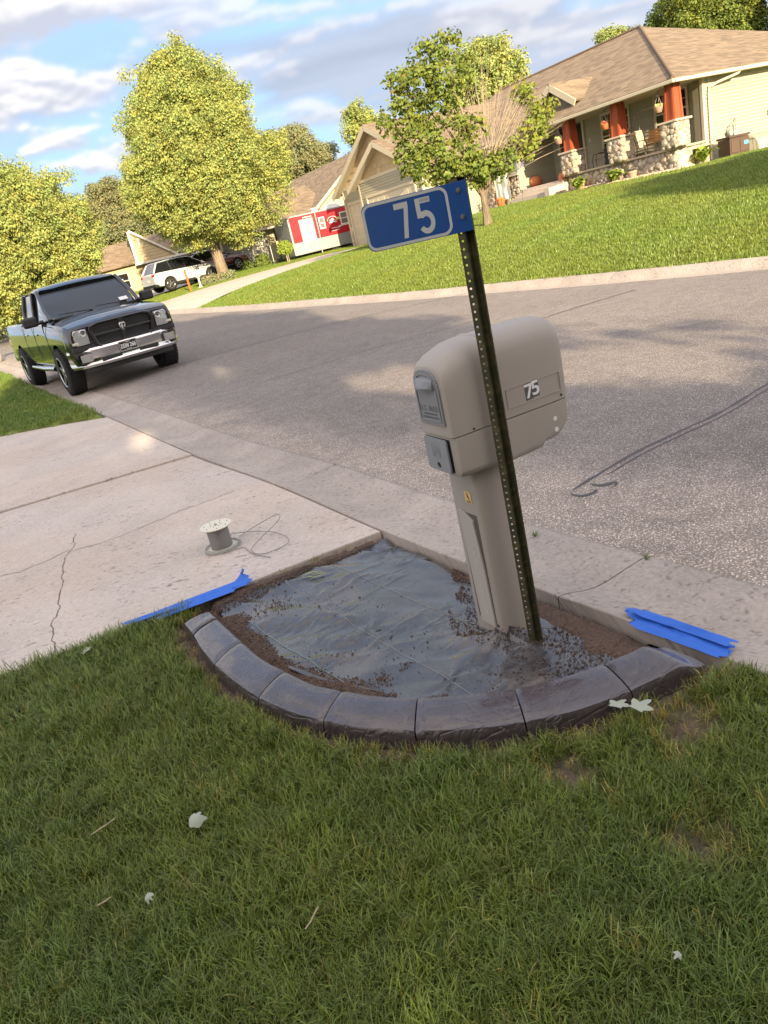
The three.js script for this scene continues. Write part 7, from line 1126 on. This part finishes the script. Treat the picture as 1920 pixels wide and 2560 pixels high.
{
  const r = rng(2024), list = [], dry = [];
  const spotD = (x, z) => Math.min(edgeDist(x, z, EDGE_OUT_POLY) * 1.6, 0.9 * Math.hypot(x - 0.58, z + 1.42) + 0.02, 0.9 * Math.hypot(x - 0.76, z + 1.88) - 0.02, 1.1 * Math.hypot(x - 0.36, z + 1.80) + 0.02);
  const put = (x, z, sc) => {
    if (inPoly(x, z, DRIVE) || inPoly(x, z, EDGE_OUT_POLY)) return; const [t, s] = street(x, z); if (s > kerbBack(t) - 0.02) return;
    const n1 = fbm(x * 2.1, z * 2.1, 3, 551), n2 = fbm(x * 6, z * 6, 3, 552), sp = spotD(x, z), thin = smooth(0.02, 0.16, sp + 0.10 * (n2 - 0.5));
    if (r() > 0.20 + 0.8 * thin) return;
    // tone: cooler and yellower tufts mixed, with strawy ones in the thin worn places
    const y = nearGround(x, z) - 0.004, w = n1 + 0.5 * (n2 - 0.5), v = 0.5 + 0.85 * Math.pow(r(), 1.3), str = r() < 0.02 + 0.6 * (1 - thin);
    const c = str ? [2.3 * v, 1.35 * v, 2.0 * v] : [v * lerp(0.75, 1.30, clamp(0.6 * w + 0.4 * r())), v * lerp(0.9, 1.1, w), v * lerp(1.1, 0.85, w)];
    list.push([x, y, z, sc * (0.7 + 0.5 * n2 + 0.25 * r()) * (0.55 + 0.45 * thin), c, 0.25]);
  };
  // dense close to the camera, thinning with distance
  for (let i = 0; i < 62000; i++) { const k = r(), z = -0.35 - 3.6 * Math.pow(k, 1.15), x = lerp(-2.7, 1.9, r()); if (Math.abs(x + 0.25) > 1.0 + 0.75 * -z) continue; put(x, z, 1); }
  for (let i = 0; i < 26000; i++) put(lerp(-9, -1.4, r()), lerp(-3.6, 0.5, r()), 1.25);
  sow('lawn_grass', 'short green lawn grass in the foreground around the edging', [tuft(11, 0.022, 0.052, 0.0015, 1, 0.75), tuft(11, 0.024, 0.046, 0.0014, 2, 1.0), tuft(9, 0.022, 0.060, 0.0019, 3, 0.6)], bladeMat, list);
  // lawn strip left of the driveway, beside the pickup
  const left = []; for (let i = 0; i < 42000; i++) { const t = lerp(10.5, 30, Math.pow(r(), 1.3)), s = kerbBack(t) - 0.03 - Math.pow(r(), 0.9) * 9, [x, z] = world(t, s); if (inPoly(x, z, DRIVE)) continue; const n = fbm(x, z, 3, 553), v = 0.75 + 0.45 * r(); left.push([x, nearGround(x, z) - 0.005, z, 1, [v * (0.7 + 0.5 * n), v, v * 0.8], 0.2]); }
  sow('verge_grass', 'mown grass left of the driveway beside the parked pickup', [tuft(12, 0.05, 0.075, 0.0034, 4, 0.7), tuft(12, 0.055, 0.065, 0.0034, 5, 0.9)], bladeMat, left);
  // sunny lawns across the street
  const far = []; for (let i = 0; i < 120000; i++) { const k = Math.pow(r(), 1.25), t = lerp(-4, 62, k), d = Math.pow(r(), 1.1) * 17, rf = roadFar(t) + 0.58; if (t > 30.2 && t < 42 && d > -1) { const lo = d < 1.5 ? 30.5 : 31, hi = d < 2 ? 41.6 : 40.5; if (t > lo && t < hi && d < 11.3) continue; } if (t > 46 && t < 56 && d < 6.6) continue;
    const [x, z] = world(t, rf + d), u = t - 20.16, v = 22.88 - (rf + d); if (v < 1.0 && u > -1 && v > -13) { if (u > -0.9 && v < 1.0) continue; } const n = fbm(x * 0.5, z * 0.5, 3, 554), str = Math.sin((x * 0.80 + z * 0.6) * 5.5 + 2 * n), w = 0.82 + 0.3 * r() + 0.05 * str; far.push([x, farGround(t, d) - 0.012, z, 1 + t * 0.012, [w * (0.85 + 0.3 * n), w, w * 0.9], 0.2]); }
  sow('sunny_lawn_grass', 'bright mown grass on the lawns across the street', [tuft(15, 0.11, 0.05, 0.0055, 6, 0.3), tuft(15, 0.12, 0.045, 0.0055, 7, 0.38)], farBlade, far);
  // small weeds in the gutter
  for (const [label, x, z, s] of [['tiny green weed in the road grit, the left of a pair', 0.60, -3.62, 0.45], ['tiny green weed in the road grit, the right of a pair', 0.735, -3.50, 0.5], ['tiny weed in the gutter farther right', 1.11, -2.98, 0.45]]) { const o = thing('gutter_weed', label, 'weed', [x, 0.004, z]); part('blades', tuft(26, 0.03, 0.06, 0.003, 20 + Math.round(s * 20), 1.1).scale(s, s, s), bladeMat, o); part('root_clod', crumbGeo(9).scale(0.014 * s, 0.006, 0.014 * s), soilMat, o); }
}

// ---------- own house behind the photographer (its shade lies on the foreground) ----------
{
  const o = thing('own_house', 'tan house behind the photographer, outside the picture', 'house', [2, 0, 22], 0), w = cream;
  part('walls', span(-14, 16, -0.2, 3.2, -4, 6), w, o);
  part('roof', merge([roofPlane([[-14.6, 3.1, -4.6], [16.6, 3.1, -4.6], [16.6, 6.0, 1], [-14.6, 6.0, 1]]), roofPlane([[-14.6, 3.1, 6.6], [-14.6, 6.0, 1], [16.6, 6.0, 1], [16.6, 3.1, 6.6]])]), roofMat, o);
  part('gable_end', merge([-13.9, 15.7].map((x) => { const g = shapeGeo([[-6, 3.1], [4, 3.1], [-1, 5.8]], 0.2); g.rotateY(Math.PI / 2); g.translate(x, 0, 0); return g; })), w, o);
  for (const x of [-10, -2, 6, 12]) { const f = part('window', span(x - 0.9, x + 0.9, 0.9, 2.3, -4.05, -4.0), trimMat, o); part('pane', span(x - 0.8, x + 0.8, 1.0, 2.2, -4.07, -4.05), paneMat, f); }
}
scene.traverse((o) => { if (o.isMesh) { o.castShadow = true; o.receiveShadow = true; } });
renderer.render(scene, camera);
